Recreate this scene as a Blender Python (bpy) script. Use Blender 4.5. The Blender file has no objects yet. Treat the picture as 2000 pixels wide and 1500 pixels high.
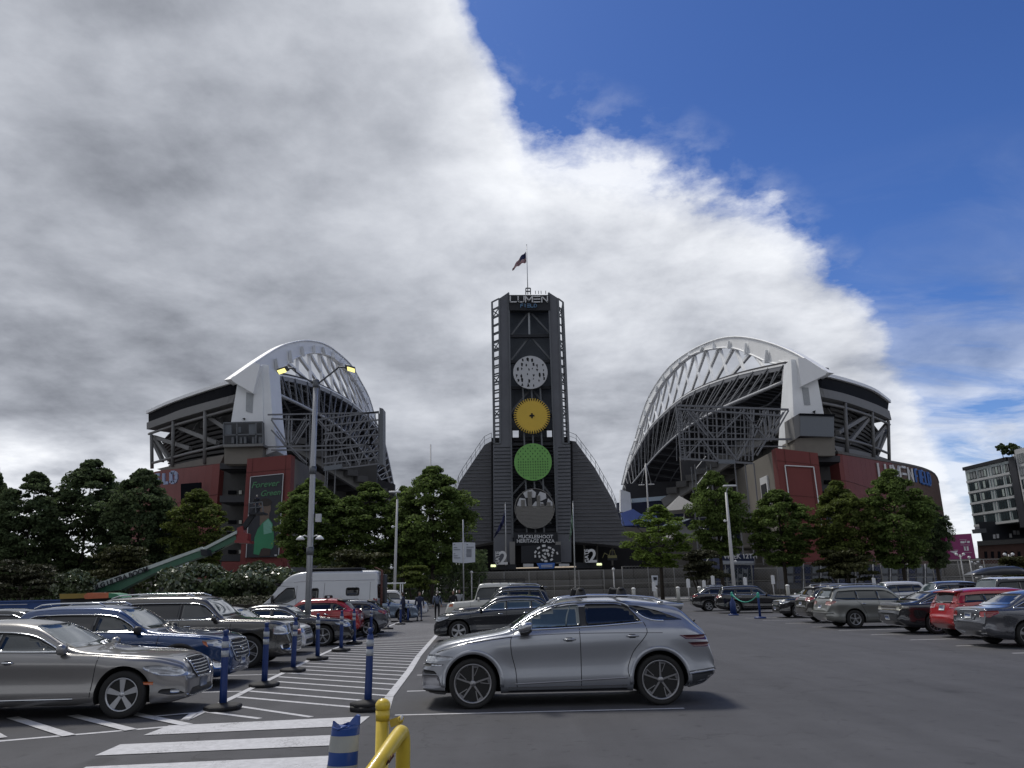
import bpy, bmesh, math, random
from mathutils import Vector, Matrix
from mathutils.bvhtree import BVHTree
from mathutils.geometry import delaunay_2d_cdt
PI = math.pi
R_ = math.radians
random.seed(7)
scene = bpy.context.scene
COL = scene.collection

# ------------------------------------------------------------------ camera
CAM_H, PITCH, ROLL = 1.8, R_(14.9), 0.020
c_f = Vector((0, math.cos(PITCH), math.sin(PITCH)))
_u = Vector((0, -math.sin(PITCH), math.cos(PITCH)))
_r = Vector((1, 0, 0))
c_r = math.cos(ROLL) * _r - math.sin(ROLL) * _u
c_u = math.cos(ROLL) * _u + math.sin(ROLL) * _r
cam_data = bpy.data.cameras.new('camera')
cam = bpy.data.objects.new('camera', cam_data)
COL.objects.link(cam)
cam_data.sensor_width = 36
cam_data.lens = 27.0
cam_data.clip_end = 6000
cam_data.clip_start = 0.05
M = Matrix((c_r, c_u, -c_f)).transposed().to_4x4()
M.translation = Vector((0, 0, CAM_H))
cam.matrix_world = M
scene.camera = cam
ORG = Vector((0, 0, CAM_H))

# ------------------------------------------------------------------ world
SUN_EL, SUN_AZ = R_(58), R_(-34)        # azimuth measured from +Y towards +X
world = bpy.data.worlds.new('World')
scene.world = world
world.use_nodes = True
nt = world.node_tree
N, L = nt.nodes, nt.links
N.clear()
def nd(t, **k):
    n = N.new(t)
    for a, b in k.items():
        setattr(n, a, b)
    return n
def mth(op, a, b=None, c=None, clamp=False):
    n = nd('ShaderNodeMath', operation=op, use_clamp=clamp)
    for i, v in enumerate((a, b, c)):
        if v is None: continue
        if isinstance(v, (int, float)): n.inputs[i].default_value = v
        else: L.new(v, n.inputs[i])
    return n.outputs[0]
def ramp(fac, stops, mode='LINEAR'):
    n = nd('ShaderNodeValToRGB')
    n.color_ramp.interpolation = mode
    e = n.color_ramp.elements
    while len(e) < len(stops): e.new(0.5)
    for i, (p, c) in enumerate(stops):
        e[i].position = p
        e[i].color = (c, c, c, 1) if isinstance(c, (int, float)) else (*c, 1)
    L.new(fac, n.inputs[0])
    return n.outputs[0]
def mixc(f, a, b):
    n = nd('ShaderNodeMix', data_type='RGBA')
    for i, v in ((0, f), (6, a), (7, b)):
        if isinstance(v, (int, float)): n.inputs[i].default_value = v
        elif isinstance(v, tuple): n.inputs[i].default_value = (*v, 1)
        else: L.new(v, n.inputs[i])
    return n.outputs[2]
def noise(vec, scale, detail=6, rough=.55, dist=0, lac=2.0):
    n = nd('ShaderNodeTexNoise')
    n.inputs['Scale'].default_value = scale
    n.inputs['Detail'].default_value = detail
    n.inputs['Roughness'].default_value = rough
    n.inputs['Distortion'].default_value = dist
    L.new(vec, n.inputs['Vector'])
    return n.outputs[0]
tc = nd('ShaderNodeTexCoord')
sep = nd('ShaderNodeSeparateXYZ')
L.new(tc.outputs['Generated'], sep.inputs[0])
dx, dy, dz = sep.outputs
az = mth('ARCTAN2', dx, dy)
el = mth('ARCSINE', dz)
# cloud layer coordinates: the direction carried to a flat layer overhead
zz = mth('ADD', mth('MAXIMUM', dz, 0.0), 0.22)
cmb = nd('ShaderNodeCombineXYZ')
L.new(mth('DIVIDE', dx, zz), cmb.inputs[0])
L.new(mth('DIVIDE', dy, zz), cmb.inputs[1])
L.new(mth('MULTIPLY', dz, 0.6), cmb.inputs[2])
cv = cmb.outputs[0]
n_big = noise(cv, .95, 4, .5, .6)
n_mid = noise(cv, 2.9, 9, .58, .12)
n_fin = noise(cv, 9.0, 8, .62, .1)
# cloud front: elevation of the cloud edge as a function of azimuth
azn = mth('DIVIDE', mth('ADD', az, PI), 2 * PI)
def A(a): return (a + PI) / (2 * PI)
EDGE = [(-PI, .95), (-1.9, 1.2), (-1.2, 1.6), (-.16, 1.0), (-.10, .80), (-.045, .70), (.0, .62), (.018, .575),
        (.12, .55), (.26, .50), (.36, .43), (.43, .355), (.465, .29), (.50, .20), (.53, .08), (.62, .02), (.95, .10), (1.5, .45), (2.2, .85), (PI, .95)]  # unseen cloud behind the camera raised to add fill on camera-facing surfaces
edge = mth('MULTIPLY', ramp(azn, [(A(a), e / 1.6) for a, e in EDGE]), 1.6)
d_edge = mth('SUBTRACT', edge, el)
pert = mth('ADD', mth('MULTIPLY', mth('SUBTRACT', n_mid, .5), .20), mth('MULTIPLY', mth('SUBTRACT', n_fin, .5), .10))
q = mth('ADD', d_edge, pert)
soft = ramp(el, [(.0, .40), (.22, .42), (.36, 1.0)])
mask = ramp(mth('ADD', mth('MULTIPLY', mth('MULTIPLY', q, 4.0), soft), .5, clamp=True), [(.42, 0.0), (.50, .45), (.58, .88), (.72, 1.0)])
# thin wisps and broken low cloud outside the main bank
wv = nd('ShaderNodeMapping')
wv.inputs['Scale'].default_value = (1.0, 1.6, 1.0)
wv.inputs['Rotation'].default_value = (0, 0, .5)
L.new(cv, wv.inputs[0])
wn = noise(wv.outputs[0], 2.2, 9, .6, .6)
low = ramp(el, [(.0, 1.0), (.16, .85), (.27, .45), (.36, .10), (.5, .0)])
wisp = mth('MULTIPLY', ramp(wn, [(.40, 0.0), (.58, 1.0)]), low)
wisp = mth('MULTIPLY', wisp, .82)
near = ramp(mth('ADD', mth('MULTIPLY', d_edge, 2.2), .5, clamp=True), [(.28, 0.0), (.48, .75)])
wisp2 = mth('MULTIPLY', near, ramp(n_fin, [(.46, 0.0), (.72, .45)]))
mask = mth('MAXIMUM', mask, mth('MAXIMUM', wisp, wisp2))
# brightness of the cloud: thick grey masses, thin bright edges
body = ramp(mth('ADD', mth('MULTIPLY', q, 1.15), .1, clamp=True), [(.08, .66), (.18, .60), (.34, .50), (.60, .40), (1.0, .34)])
tex = mth('ADD', mth('MULTIPLY', mth('SUBTRACT', n_big, .5), 1.7), mth('MULTIPLY', mth('SUBTRACT', n_mid, .5), 1.5))
tex = mth('ADD', tex, mth('MULTIPLY', mth('SUBTRACT', n_fin, .5), .35))
cb = mth('MULTIPLY', body, mth('ADD', 1.0, mth('MULTIPLY', tex, 1.15)))
cb = mth('MAXIMUM', cb, .13)
# pale gap low on the left horizon, and the sun glow behind the bank
gl = mth('MULTIPLY', ramp(mth('ADD', az, 1.0, clamp=True), [(.28, 1.0), (.62, .6), (.80, .0)]), ramp(el, [(.02, .7), (.10, 1.0), (.15, .9), (.20, .0)]))
cb = mth('ADD', cb, mth('MULTIPLY', gl, mth('MULTIPLY', n_mid, .75)))
ccol = mixc(mth('MULTIPLY', cb, 1.3, clamp=True), (.76, .83, 1.0), (.94, .96, 1.0))
cl = nd('ShaderNodeVectorMath', operation='SCALE')
L.new(ccol, cl.inputs[0]); L.new(mth('MULTIPLY', mth('MINIMUM', cb, .74), 11.3), cl.inputs['Scale'])
sky = nd('ShaderNodeTexSky', sky_type='NISHITA')
sky.sun_disc = False
sky.sun_elevation = SUN_EL
sky.sun_rotation = SUN_AZ
sky.altitude = 0
sky.air_density = 1.0
sky.dust_density = .6
sky.ozone_density = 2.2
hs = nd('ShaderNodeMix', data_type='RGBA', blend_type='MULTIPLY')
hs.inputs[0].default_value = 1
L.new(sky.outputs[0], hs.inputs[6]); L.new(ramp(el, [(.0, (.62, .72, .95)), (.12, (.50, .64, .92)), (.32, (.33, .50, .84)), (.6, (.29, .44, .76))]), hs.inputs[7])
full = mixc(mask, hs.outputs[2], cl.outputs[0])
bg = nd('ShaderNodeBackground')
L.new(full, bg.inputs[0]); bg.inputs[1].default_value = .1
wo = nd('ShaderNodeOutputWorld')
L.new(bg.outputs[0], wo.inputs[0])

# ------------------------------------------------------------------ sun
sd = bpy.data.lights.new('sun', 'SUN')
sd.energy = 2.0
sd.angle = R_(13)
sd.color = (1.0, .955, .88)
sun = bpy.data.objects.new('sun', sd)
COL.objects.link(sun)
sv = Vector((math.sin(SUN_AZ) * math.cos(SUN_EL), math.cos(SUN_AZ) * math.cos(SUN_EL), math.sin(SUN_EL)))
sun.rotation_euler = sv.to_track_quat('Z', 'Y').to_euler()
vs = scene.view_settings
vs.view_transform = 'Standard'; vs.look = 'None'; vs.gamma = 1; vs.exposure = 0.3
vs.use_curve_mapping = False

# ------------------------------------------------------------------ materials
MATS = {}
def mat(name, col, rough=.6, metal=0, var=.12, scale=3.0, bump=0, bscale=40, coat=0, spec=.5, rand=0, emit=0, ecol=None, detail=5, streak=0, sss=0):
    if name in MATS: return MATS[name]
    m = bpy.data.materials.new(name)
    m.use_nodes = True
    t = m.node_tree; n = t.nodes; l = t.links
    b = n['Principled BSDF']
    b.inputs['Roughness'].default_value = rough
    b.inputs['Metallic'].default_value = metal
    b.inputs['Specular IOR Level'].default_value = spec
    b.inputs['Coat Weight'].default_value = coat
    b.inputs['Coat Roughness'].default_value = .04
    b.inputs['Base Color'].default_value = (*col, 1)
    co = n.new('ShaderNodeTexCoord').outputs['Object']
    if var:
        ns = n.new('ShaderNodeTexNoise'); ns.inputs['Scale'].default_value = scale; ns.inputs['Detail'].default_value = detail
        ns.inputs['Roughness'].default_value = .65
        if streak:
            mp = n.new('ShaderNodeMapping'); mp.inputs['Scale'].default_value = (1, 1, streak)
            l.new(co, mp.inputs[0]); l.new(mp.outputs[0], ns.inputs['Vector'])
        else:
            l.new(co, ns.inputs['Vector'])
        fac = ns.outputs[0]
        if rand:
            g = n.new('ShaderNodeNewGeometry')
            mx = n.new('ShaderNodeMath'); mx.operation = 'MULTIPLY_ADD'
            l.new(g.outputs['Random Per Island'], mx.inputs[0]); mx.inputs[1].default_value = rand; l.new(fac, mx.inputs[2])
            ad = n.new('ShaderNodeMath'); ad.operation = 'SUBTRACT'; l.new(mx.outputs[0], ad.inputs[0]); ad.inputs[1].default_value = rand / 2
            fac = ad.outputs[0]
        r = n.new('ShaderNodeMapRange'); r.inputs[1].default_value = .25; r.inputs[2].default_value = .75
        r.inputs[3].default_value = 1 - var; r.inputs[4].default_value = 1 + var; l.new(fac, r.inputs[0])
        v = n.new('ShaderNodeVectorMath'); v.operation = 'SCALE'; v.inputs[0].default_value = col; l.new(r.outputs[0], v.inputs['Scale'])
        l.new(v.outputs[0], b.inputs['Base Color'])
    if bump:
        nb = n.new('ShaderNodeTexNoise'); nb.inputs['Scale'].default_value = bscale; nb.inputs['Detail'].default_value = 4
        l.new(co, nb.inputs['Vector'])
        bp = n.new('ShaderNodeBump'); bp.inputs['Strength'].default_value = bump; bp.inputs['Distance'].default_value = .02
        l.new(nb.outputs[0], bp.inputs['Height']); l.new(bp.outputs[0], b.inputs['Normal'])
    if emit:
        b.inputs['Emission Color'].default_value = (*(ecol or col), 1)
        b.inputs['Emission Strength'].default_value = emit
    MATS[name] = m
    return m
def paint(name, col, metal=.0, rough=.28):
    m = mat(name, col, rough=rough, metal=metal, var=.05, scale=1.5, coat=1.0)
    m.node_tree.nodes['Principled BSDF'].inputs['Coat Roughness'].default_value = .03
    return m
def foliage(name, col, trans=.25, rough=.62, var=.45, rand=.8, scale=.35):
    m = mat(name, col, rough=rough, var=var, scale=scale, rand=rand, spec=.18)
    t = m.node_tree; n = t.nodes; l = t.links
    b = n['Principled BSDF']; o = n['Material Output']
    tr = n.new('ShaderNodeBsdfTranslucent')
    l.new(b.inputs['Base Color'].links[0].from_socket, tr.inputs[0])
    mx = n.new('ShaderNodeMixShader'); mx.inputs[0].default_value = trans
    l.new(b.outputs[0], mx.inputs[1]); l.new(tr.outputs[0], mx.inputs[2]); l.new(mx.outputs[0], o.inputs[0])
    return m

# ------------------------------------------------------------------ helpers
def ray(px, py):
    return ((px - 1000) / 1500) * c_r + ((750 - py) / 1500) * c_u + c_f
def P(px, py, Y):
    d = ray(px, py); return ORG + d * (Y / d.y)
def PX(px, py, X0, k=0, Y0=0):
    d = ray(px, py); t = (X0 - k * Y0) / (d.x - k * d.y); return ORG + d * t
def G(px, py, z=0):
    d = ray(px, py); return ORG + d * ((z - CAM_H) / d.z)

def tag(o, label=None, cat=None, group=None, kind=None):
    if label: o['label'] = label
    if cat: o['category'] = cat
    if group: o['group'] = group
    if kind: o['kind'] = kind
    return o
def thing(name, label, cat, loc=(0, 0, 0), rz=0, group=None):
    o = bpy.data.objects.new(name, None); COL.objects.link(o)
    o.empty_display_size = .2
    o.location = loc; o.rotation_euler = (0, 0, rz)
    return tag(o, label, cat, group)
def place(root, loc, rz=0):
    root.location = loc; root.rotation_euler = (0, 0, rz)
def link(name, mesh, parent=None, loc=None):
    o = bpy.data.objects.new(name, mesh); COL.objects.link(o)
    if parent is not None:
        o.parent = parent
    if loc is not None: o.location = loc
    return o
def kids(o): return [c for c in bpy.data.objects if c.parent == o]
def copy_tree(o, parent=None):
    c = o.copy(); COL.objects.link(c); c.parent = parent
    for ch in list(o.children): copy_tree(ch, c)
    return c

class MB:
    def __init__(s): s.v = []; s.f = []; s.m = []; s.sm = []
    def add(s, vs, fs, mi=0, smooth=False):
        b = len(s.v); s.v += [tuple(v) for v in vs]
        for f in fs:
            s.f.append(tuple(i + b for i in f)); s.m.append(mi); s.sm.append(smooth)
    def box(s, c, d, mi=0, rz=0, mtx=None):
        x, y, z = (k / 2 for k in d)
        vs = [Vector((a * x, b * y, e * z)) for e in (-1, 1) for b in (-1, 1) for a in (-1, 1)]
        if rz: vs = [Matrix.Rotation(rz, 3, 'Z') @ v for v in vs]
        if mtx is not None: vs = [mtx @ v for v in vs]
        vs = [v + Vector(c) for v in vs]
        s.add(vs, [(0, 2, 3, 1), (4, 5, 7, 6), (0, 1, 5, 4), (2, 6, 7, 3), (0, 4, 6, 2), (1, 3, 7, 5)], mi)
    def bar(s, a, b, w=.1, h=None, n=4, mi=0, w2=None, smooth=None):
        a = Vector(a); b = Vector(b); h = h or w; d = b - a
        if d.length < 1e-6: return
        z = d.normalized(); up = Vector((0, 0, 1)) if abs(z.z) < .95 else Vector((0, 1, 0))
        x = z.cross(up).normalized(); y = x.cross(z)
        k = (w2 / w) if w2 is not None else 1
        vs = []
        for p, q_ in ((a, 1), (b, k)):
            for i in range(n):
                t = 2 * PI * (i + .5) / n; r = .7071 if n == 4 else .5
                vs.append(p + x * (math.cos(t) * w * r * q_) + y * (math.sin(t) * h * r * q_))
        fs = [tuple(range(n))[::-1], tuple(range(n, 2 * n))] + [(i, (i + 1) % n, n + (i + 1) % n, n + i) for i in range(n)]
        s.add(vs, fs[:2], mi, False); s_b = len(s.v) - 2 * n
        for f in fs[2:]:
            s.f.append(tuple(i + s_b for i in f)); s.m.append(mi); s.sm.append(n > 6 if smooth is None else smooth)
    def tube(s, pts, r, n=8, mi=0, radii=None):
        pts = [Vector(p) for p in pts]; rings = []
        for i, p in enumerate(pts):
            d = (pts[min(i + 1, len(pts) - 1)] - pts[max(i - 1, 0)]).normalized()
            up = Vector((0, 0, 1)) if abs(d.z) < .95 else Vector((0, 1, 0))
            x = d.cross(up).normalized(); y = x.cross(d); rr = radii[i] if radii else r
            rings.append([p + (x * math.cos(2 * PI * j / n) + y * math.sin(2 * PI * j / n)) * rr for j in range(n)])
        vs = [v for g in rings for v in g]
        fs = []
        for i in range(len(pts) - 1):
            for j in range(n):
                fs.append((i * n + j, i * n + (j + 1) % n, (i + 1) * n + (j + 1) % n, (i + 1) * n + j))
        s.add(vs, fs, mi, True)
        b = len(s.v) - len(vs)
        s.f.append(tuple(b + j for j in range(n))[::-1]); s.m.append(mi); s.sm.append(False)
        s.f.append(tuple(b + (len(pts) - 1) * n + j for j in range(n))); s.m.append(mi); s.sm.append(False)
    def lathe(s, prof, n=16, c=(0, 0, 0), mi=0, axis='Z', smooth=True):
        vs = []; c = Vector(c)
        for (r, z) in prof:
            for j in range(n):
                t = 2 * PI * j / n
                p = Vector((r * math.cos(t), r * math.sin(t), z))
                if axis == 'Y': p = Vector((p.x, p.z, p.y))
                if axis == 'X': p = Vector((p.z, p.x, p.y))
                vs.append(c + p)
        fs = []
        for i in range(len(prof) - 1):
            for j in range(n):
                fs.append((i * n + j, i * n + (j + 1) % n, (i + 1) * n + (j + 1) % n, (i + 1) * n + j))
        s.add(vs, fs, mi, smooth)
        b = len(s.v) - len(vs)
        for k in (0, len(prof) - 1):
            if prof[k][0] > 1e-5:
                s.f.append(tuple(b + k * n + j for j in range(n))); s.m.append(mi); s.sm.append(False)
    def prism(s, front, off, mi=0):
        front = [Vector(p) for p in front]; n = len(front)
        back = [p + Vector(o) for p, o in zip(front, off)] if isinstance(off, list) else [p + Vector(off) for p in front]
        s.add(front + back, [tuple(range(n)), tuple(range(2 * n - 1, n - 1, -1))] + [(i, n + i, n + (i + 1) % n, (i + 1) % n) for i in range(n)], mi)
    def strip(s, a, b, off, mi=0, smooth=False):
        """thick band between polylines a and b (same count), thickened by off"""
        a = [Vector(p) for p in a]; b = [Vector(p) for p in b]; n = len(a)
        offs = off if isinstance(off, list) else [Vector(off)] * n
        a2 = [p + Vector(o) for p, o in zip(a, offs)]; b2 = [p + Vector(o) for p, o in zip(b, offs)]
        fs = []
        for i in range(n - 1):
            j = i + 1
            fs += [(i, j, n + j, n + i), (2 * n + i, 3 * n + i, 3 * n + j, 2 * n + j), (i, 2 * n + i, 2 * n + j, j), (n + i, n + j, 3 * n + j, 3 * n + i)]
        fs += [(0, n, 3 * n, 2 * n), (n - 1, 3 * n - 1, 4 * n - 1, 2 * n - 1)]
        s.add(a + b + a2 + b2, fs, mi, smooth)
    def mesh(s, name, mats):
        me = bpy.data.meshes.new(name)
        me.from_pydata(s.v, [], s.f)
        for m in (mats if isinstance(mats, (list, tuple)) else [mats]): me.materials.append(m)
        me.polygons.foreach_set('material_index', s.m)
        me.polygons.foreach_set('use_smooth', s.sm)
        bm = bmesh.new(); bm.from_mesh(me); bmesh.ops.recalc_face_normals(bm, faces=bm.faces); bm.to_mesh(me); bm.free()
        me.update()
        return me
    def build(s, name, mats, parent=None, **k):
        o = link(name, s.mesh(name, mats), parent)
        if k: tag(o, **k)
        return o
def bevel_mesh(me, w, seg=2, angle=35):
    bm = bmesh.new(); bm.from_mesh(me)
    es = [e for e in bm.edges if len(e.link_faces) == 2 and e.calc_face_angle(0) > R_(angle)]
    bmesh.ops.bevel(bm, geom=es, offset=w, segments=seg, profile=.5, affect='EDGES', clamp_overlap=True)
    for f in bm.faces: f.smooth = True
    bm.to_mesh(me); bm.free()
    return me
def bars(name, segs, w, m, parent, h=None, n=4, **k):
    """each bar an object of its own"""
    out = []
    for a, b in segs:
        mb = MB(); mb.bar(a, b, w, h, n); out.append(mb.build(name, m, parent, **k))
    return out
def resample(pts, n):
    pts = [Vector(p) for p in pts]; ls = [0]
    for a, b in zip(pts, pts[1:]): ls.append(ls[-1] + (b - a).length)
    out = []; j = 0
    for i in range(n):
        t = ls[-1] * i / (n - 1)
        while j < len(pts) - 2 and ls[j + 1] < t: j += 1
        u = (t - ls[j]) / max(1e-9, ls[j + 1] - ls[j]); out.append(pts[j].lerp(pts[j + 1], min(1, u)))
    return out
def smooth2(pts, n):
    """Catmull-Rom through 2D/3D points, n samples evenly along"""
    pts = [Vector(p) for p in pts]; dense = []
    for i in range(len(pts) - 1):
        p0 = pts[max(i - 1, 0)]; p1 = pts[i]; p2 = pts[i + 1]; p3 = pts[min(i + 2, len(pts) - 1)]
        for k in range(8):
            t = k / 8
            dense.append(.5 * ((2 * p1) + (p2 - p0) * t + (2 * p0 - 5 * p1 + 4 * p2 - p3) * t * t + (3 * p1 - p0 - 3 * p2 + p3) * t ** 3))
    dense.append(pts[-1])
    return resample(dense, n)
FONT_CACHE = {}
def text_mesh(s, size=1, depth=.02, shear=0, bold=0):
    key = (s, size, depth, shear, bold)
    if key in FONT_CACHE: return FONT_CACHE[key]
    cu = bpy.data.curves.new('t', 'FONT'); cu.body = s; cu.size = size; cu.extrude = depth / 2; cu.shear = shear
    cu.offset = bold; cu.align_x = 'CENTER'; cu.align_y = 'CENTER'; cu.resolution_u = 3
    o = bpy.data.objects.new('t', cu); COL.objects.link(o)
    dg = bpy.context.evaluated_depsgraph_get(); dg.update()
    me = bpy.data.meshes.new_from_object(o.evaluated_get(dg)); me.name = 'lettering'
    bpy.data.objects.remove(o); FONT_CACHE[key] = me
    return me
def text(name, s, m, loc, size, depth=.02, parent=None, right=(1, 0, 0), up=(0, 0, 1), **k):
    me = text_mesh(s, size, depth, k.get('shear', 0), k.get('bold', 0)).copy()
    me.materials.clear(); me.materials.append(m)
    r = Vector(right).normalized(); u = Vector(up).normalized(); nn = r.cross(u).normalized(); u = nn.cross(r)
    me.transform(Matrix((r, u, nn)).transposed().to_4x4()); me.transform(Matrix.Translation(Vector(loc)))
    return link(name, me, parent)
# ================================================================== SETTING
def asphalt():
    m = mat('asphalt', (.06, .06, .063), rough=.82, var=0, bump=.35, bscale=90, spec=.35)
    t = m.node_tree; n = t.nodes; l = t.links; b = n['Principled BSDF']
    co = n.new('ShaderNodeTexCoord').outputs['Object']
    def ns(sc, det, rough=.6):
        x = n.new('ShaderNodeTexNoise'); x.inputs['Scale'].default_value = sc; x.inputs['Detail'].default_value = det
        x.inputs['Roughness'].default_value = rough; l.new(co, x.inputs['Vector']); return x.outputs[0]
    def mr(f, a, b_, c, d):
        r = n.new('ShaderNodeMapRange'); l.new(f, r.inputs[0])
        for i, v in enumerate((a, b_, c, d)): r.inputs[i + 1].default_value = v
        return r.outputs[0]
    def mul(a, b_):
        x = n.new('ShaderNodeMath'); x.operation = 'MULTIPLY'; l.new(a, x.inputs[0]); l.new(b_, x.inputs[1]); return x.outputs[0]
    f = mul(mr(ns(.12, 4), .3, .7, .86, 1.16), mr(ns(1.3, 6, .7), .3, .7, .9, 1.1))
    f = mul(f, mr(ns(160, 2, .8), .3, .7, .7, 1.3))
    f = mul(f, mr(ns(4.5, 3, .5), .62, .72, 1.0, .72))
    f = mul(f, mr(ns(.9, 2, .4), .66, .74, 1.0, .70))
    vo = n.new('ShaderNodeTexVoronoi'); vo.feature = 'DISTANCE_TO_EDGE'; vo.inputs['Scale'].default_value = .16
    wn = n.new('ShaderNodeTexNoise'); wn.inputs['Scale'].default_value = 1.1; wn.inputs['Detail'].default_value = 6; l.new(co, wn.inputs['Vector'])
    wa = n.new('ShaderNodeVectorMath'); wa.operation = 'MULTIPLY_ADD'; l.new(wn.outputs[1], wa.inputs[0]); wa.inputs[1].default_value = (1.4, 1.4, 0); l.new(co, wa.inputs[2])
    l.new(wa.outputs[0], vo.inputs['Vector'])
    ck = mr(vo.outputs['Distance'], .0006, .0022, .74, 1.0)
    f = mul(f, ck)
    mp = n.new('ShaderNodeMapping'); mp.inputs['Scale'].default_value = (1.6, .06, 1); mp.inputs['Rotation'].default_value = (0, 0, .03); l.new(co, mp.inputs[0])
    tn = n.new('ShaderNodeTexNoise'); tn.inputs['Scale'].default_value = 1.0; tn.inputs['Detail'].default_value = 4; l.new(mp.outputs[0], tn.inputs['Vector'])
    f = mul(f, mr(tn.outputs[0], .35, .65, .91, 1.09))
    v = n.new('ShaderNodeVectorMath'); v.operation = 'SCALE'; v.inputs[0].default_value = (.066, .066, .071); l.new(f, v.inputs['Scale'])
    l.new(v.outputs[0], b.inputs['Base Color'])
    return m
M_ASPH = asphalt()
M_PAINT = mat('road_paint', (.50, .50, .51), rough=.7, var=.22, scale=9, bump=.1, detail=8)
_t = M_PAINT.node_tree; _b = _t.nodes['Principled BSDF']; _c = _b.inputs['Base Color'].links[0].from_socket
_co = _t.nodes.new('ShaderNodeTexCoord'); _n1 = _t.nodes.new('ShaderNodeTexNoise'); _n1.inputs['Scale'].default_value = 38; _n1.inputs['Detail'].default_value = 7; _n1.inputs['Roughness'].default_value = .75
_n2 = _t.nodes.new('ShaderNodeTexNoise'); _n2.inputs['Scale'].default_value = 1.3; _n2.inputs['Detail'].default_value = 4
_t.links.new(_co.outputs['Object'], _n1.inputs['Vector']); _t.links.new(_co.outputs['Object'], _n2.inputs['Vector'])
_a = _t.nodes.new('ShaderNodeMath'); _a.operation = 'MULTIPLY_ADD'; _t.links.new(_n2.outputs[0], _a.inputs[0]); _a.inputs[1].default_value = .55; _t.links.new(_n1.outputs[0], _a.inputs[2])
_r = _t.nodes.new('ShaderNodeMapRange'); _r.inputs[1].default_value = .86; _r.inputs[2].default_value = .98; _r.inputs[4].default_value = .85; _t.links.new(_a.outputs[0], _r.inputs[0])
_m = _t.nodes.new('ShaderNodeMix'); _m.data_type = 'RGBA'; _t.links.new(_r.outputs[0], _m.inputs[0]); _t.links.new(_c, _m.inputs[6]); _m.inputs[7].default_value = (.11, .11, .115, 1)
_t.links.new(_m.outputs[2], _b.inputs['Base Color'])
M_CONC = mat('concrete', (.21, .205, .195), rough=.85, var=.18, scale=.6, bump=.1, bscale=12, streak=.25)
M_CONC_D = mat('dark_concrete', (.105, .10, .092), rough=.85, var=.22, scale=.5, bump=.1, bscale=12, streak=.2)
M_WALK = mat('pavement', (.26, .255, .245), rough=.85, var=.15, scale=.5)

mb = MB(); S = 2500
mb.add([(-S, -S, 0), (S, -S, 0), (S, S, 0), (-S, S, 0)], [(0, 1, 2, 3)])
ground = mb.build('ground', M_ASPH, kind='structure')
mb = MB(); mb.box((40, 140, .07), (240, 104, .14)); mb.build('pavement', M_WALK, kind='structure')

def sheet(pts, name='painted_line', z=.004, m=None):
    """thin painted strip lying on the asphalt, from ground points"""
    mb = MB(); vs = [Vector((p[0], p[1], z)) for p in pts]
    mb.add(vs, [tuple(range(len(vs)))])
    return mb.build(name, m or M_PAINT, ground)
def line(a, b, w=.11, name='painted_line', z=.004):
    a = Vector((a[0], a[1])); b = Vector((b[0], b[1])); d = (b - a).normalized(); s = Vector((-d.y, d.x)) * w / 2
    n = max(1, int((b - a).length / 2)); 
    return sheet([a + s, a - s, b - s, b + s], name, z)
g2 = lambda x, y: (G(x, y).x, G(x, y).y)
# walkway edges
Ledge = [(-4.95, 12.25), (-5.15, 15.2), (-5.42, 18.6), (-5.72, 22.3), (-6.0, 27), (-6.35, 33), (-6.95, 48)]
Redge = [(-2.02, 12.35), (-2.26, 14.4), (-2.5, 18.7), (-2.78, 22.7), (-3.15, 30), (-3.9, 46)]
for i, (a, b) in enumerate(zip(Ledge, Ledge[1:])): line(a, b, .13, 'walkway_edge_line', .008 + .004 * (i % 2))
for i, (a, b) in enumerate(zip(Redge, Redge[1:])): line(a, b, .15, 'walkway_edge_line', .008 + .004 * (i % 2))
def edge_x(E, y):
    for (x0, y0), (x1, y1) in zip(E, E[1:]):
        if y0 <= y <= y1: return x0 + (x1 - x0) * (y - y0) / (y1 - y0)
    return E[-1][0] if y > E[-1][1] else E[0][0]
y = 12.1
while y < 44:
    yl = y + 1.9
    xr = edge_x(Redge, y); xl = edge_x(Ledge, yl)
    if y < 12.35:
        line((xl, yl), (-3.1, 12.35), .10, 'walkway_stripe')
    else:
        line((xl + .05, yl), (xr - .05, y), .115, 'walkway_stripe')
    y += .83
line((-4.98, 13.1), (-3.85, 12.3), .10, 'walkway_stripe')
# crosswalk
for pts in [[(330, 1418), (280, 1437), (700, 1418), (722, 1400)], [(235, 1455), (185, 1477), (672, 1456), (690, 1435)],
            [(168, 1499), (110, 1530), (655, 1503), (672, 1476)]]:
    sheet([g2(*p) for p in pts], 'crosswalk_bar', .008)
# lot line left, with short slanted stripes beneath the sedan
pl = [g2(-60, 1453), g2(0, 1446), g2(330, 1416), g2(420, 1399), g2(735, 1399)]
line(g2(-60, 1453), g2(366, 1416.5), .11); line(g2(290, 1402), g2(380, 1394), .09, z=.016); line(g2(380, 1394), (-4.95, 12.3), .12, z=.020)
for a, b in [((-60, 1408), (0, 1443)), ((57, 1413), (135, 1438)), ((177, 1407), (256, 1427)), ((290, 1401), (366, 1417))]:
    a = g2(*a); b = g2(*b); line(b, (b[0] + (a[0] - b[0]) * 1.5, b[1] + (a[1] - b[1]) * 1.5), .17, 'walkway_stripe', .012)
# stall lines
line((-1.85, 12.36), (2.5, 12.47), .085)
for i in range(1, 9): line((edge_x(Redge, 12.4 + i * 2.75) + .25, 12.4 + i * 2.75), (2.7, 12.6 + i * 2.75), .10)
for i in range(0, 11):
    yy = 15.65 + i * 3.05
    line((edge_x(Ledge, yy) - .1, yy), (-11, yy - .3), .10)
for yy in [14.8, 17.5, 20.23, 22.75, 25.35, 28.1, 30.9, 33.6, 36.85, 40.2, 43.4]: line((12.3, yy), (17.5, yy + .2), .10)

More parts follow.
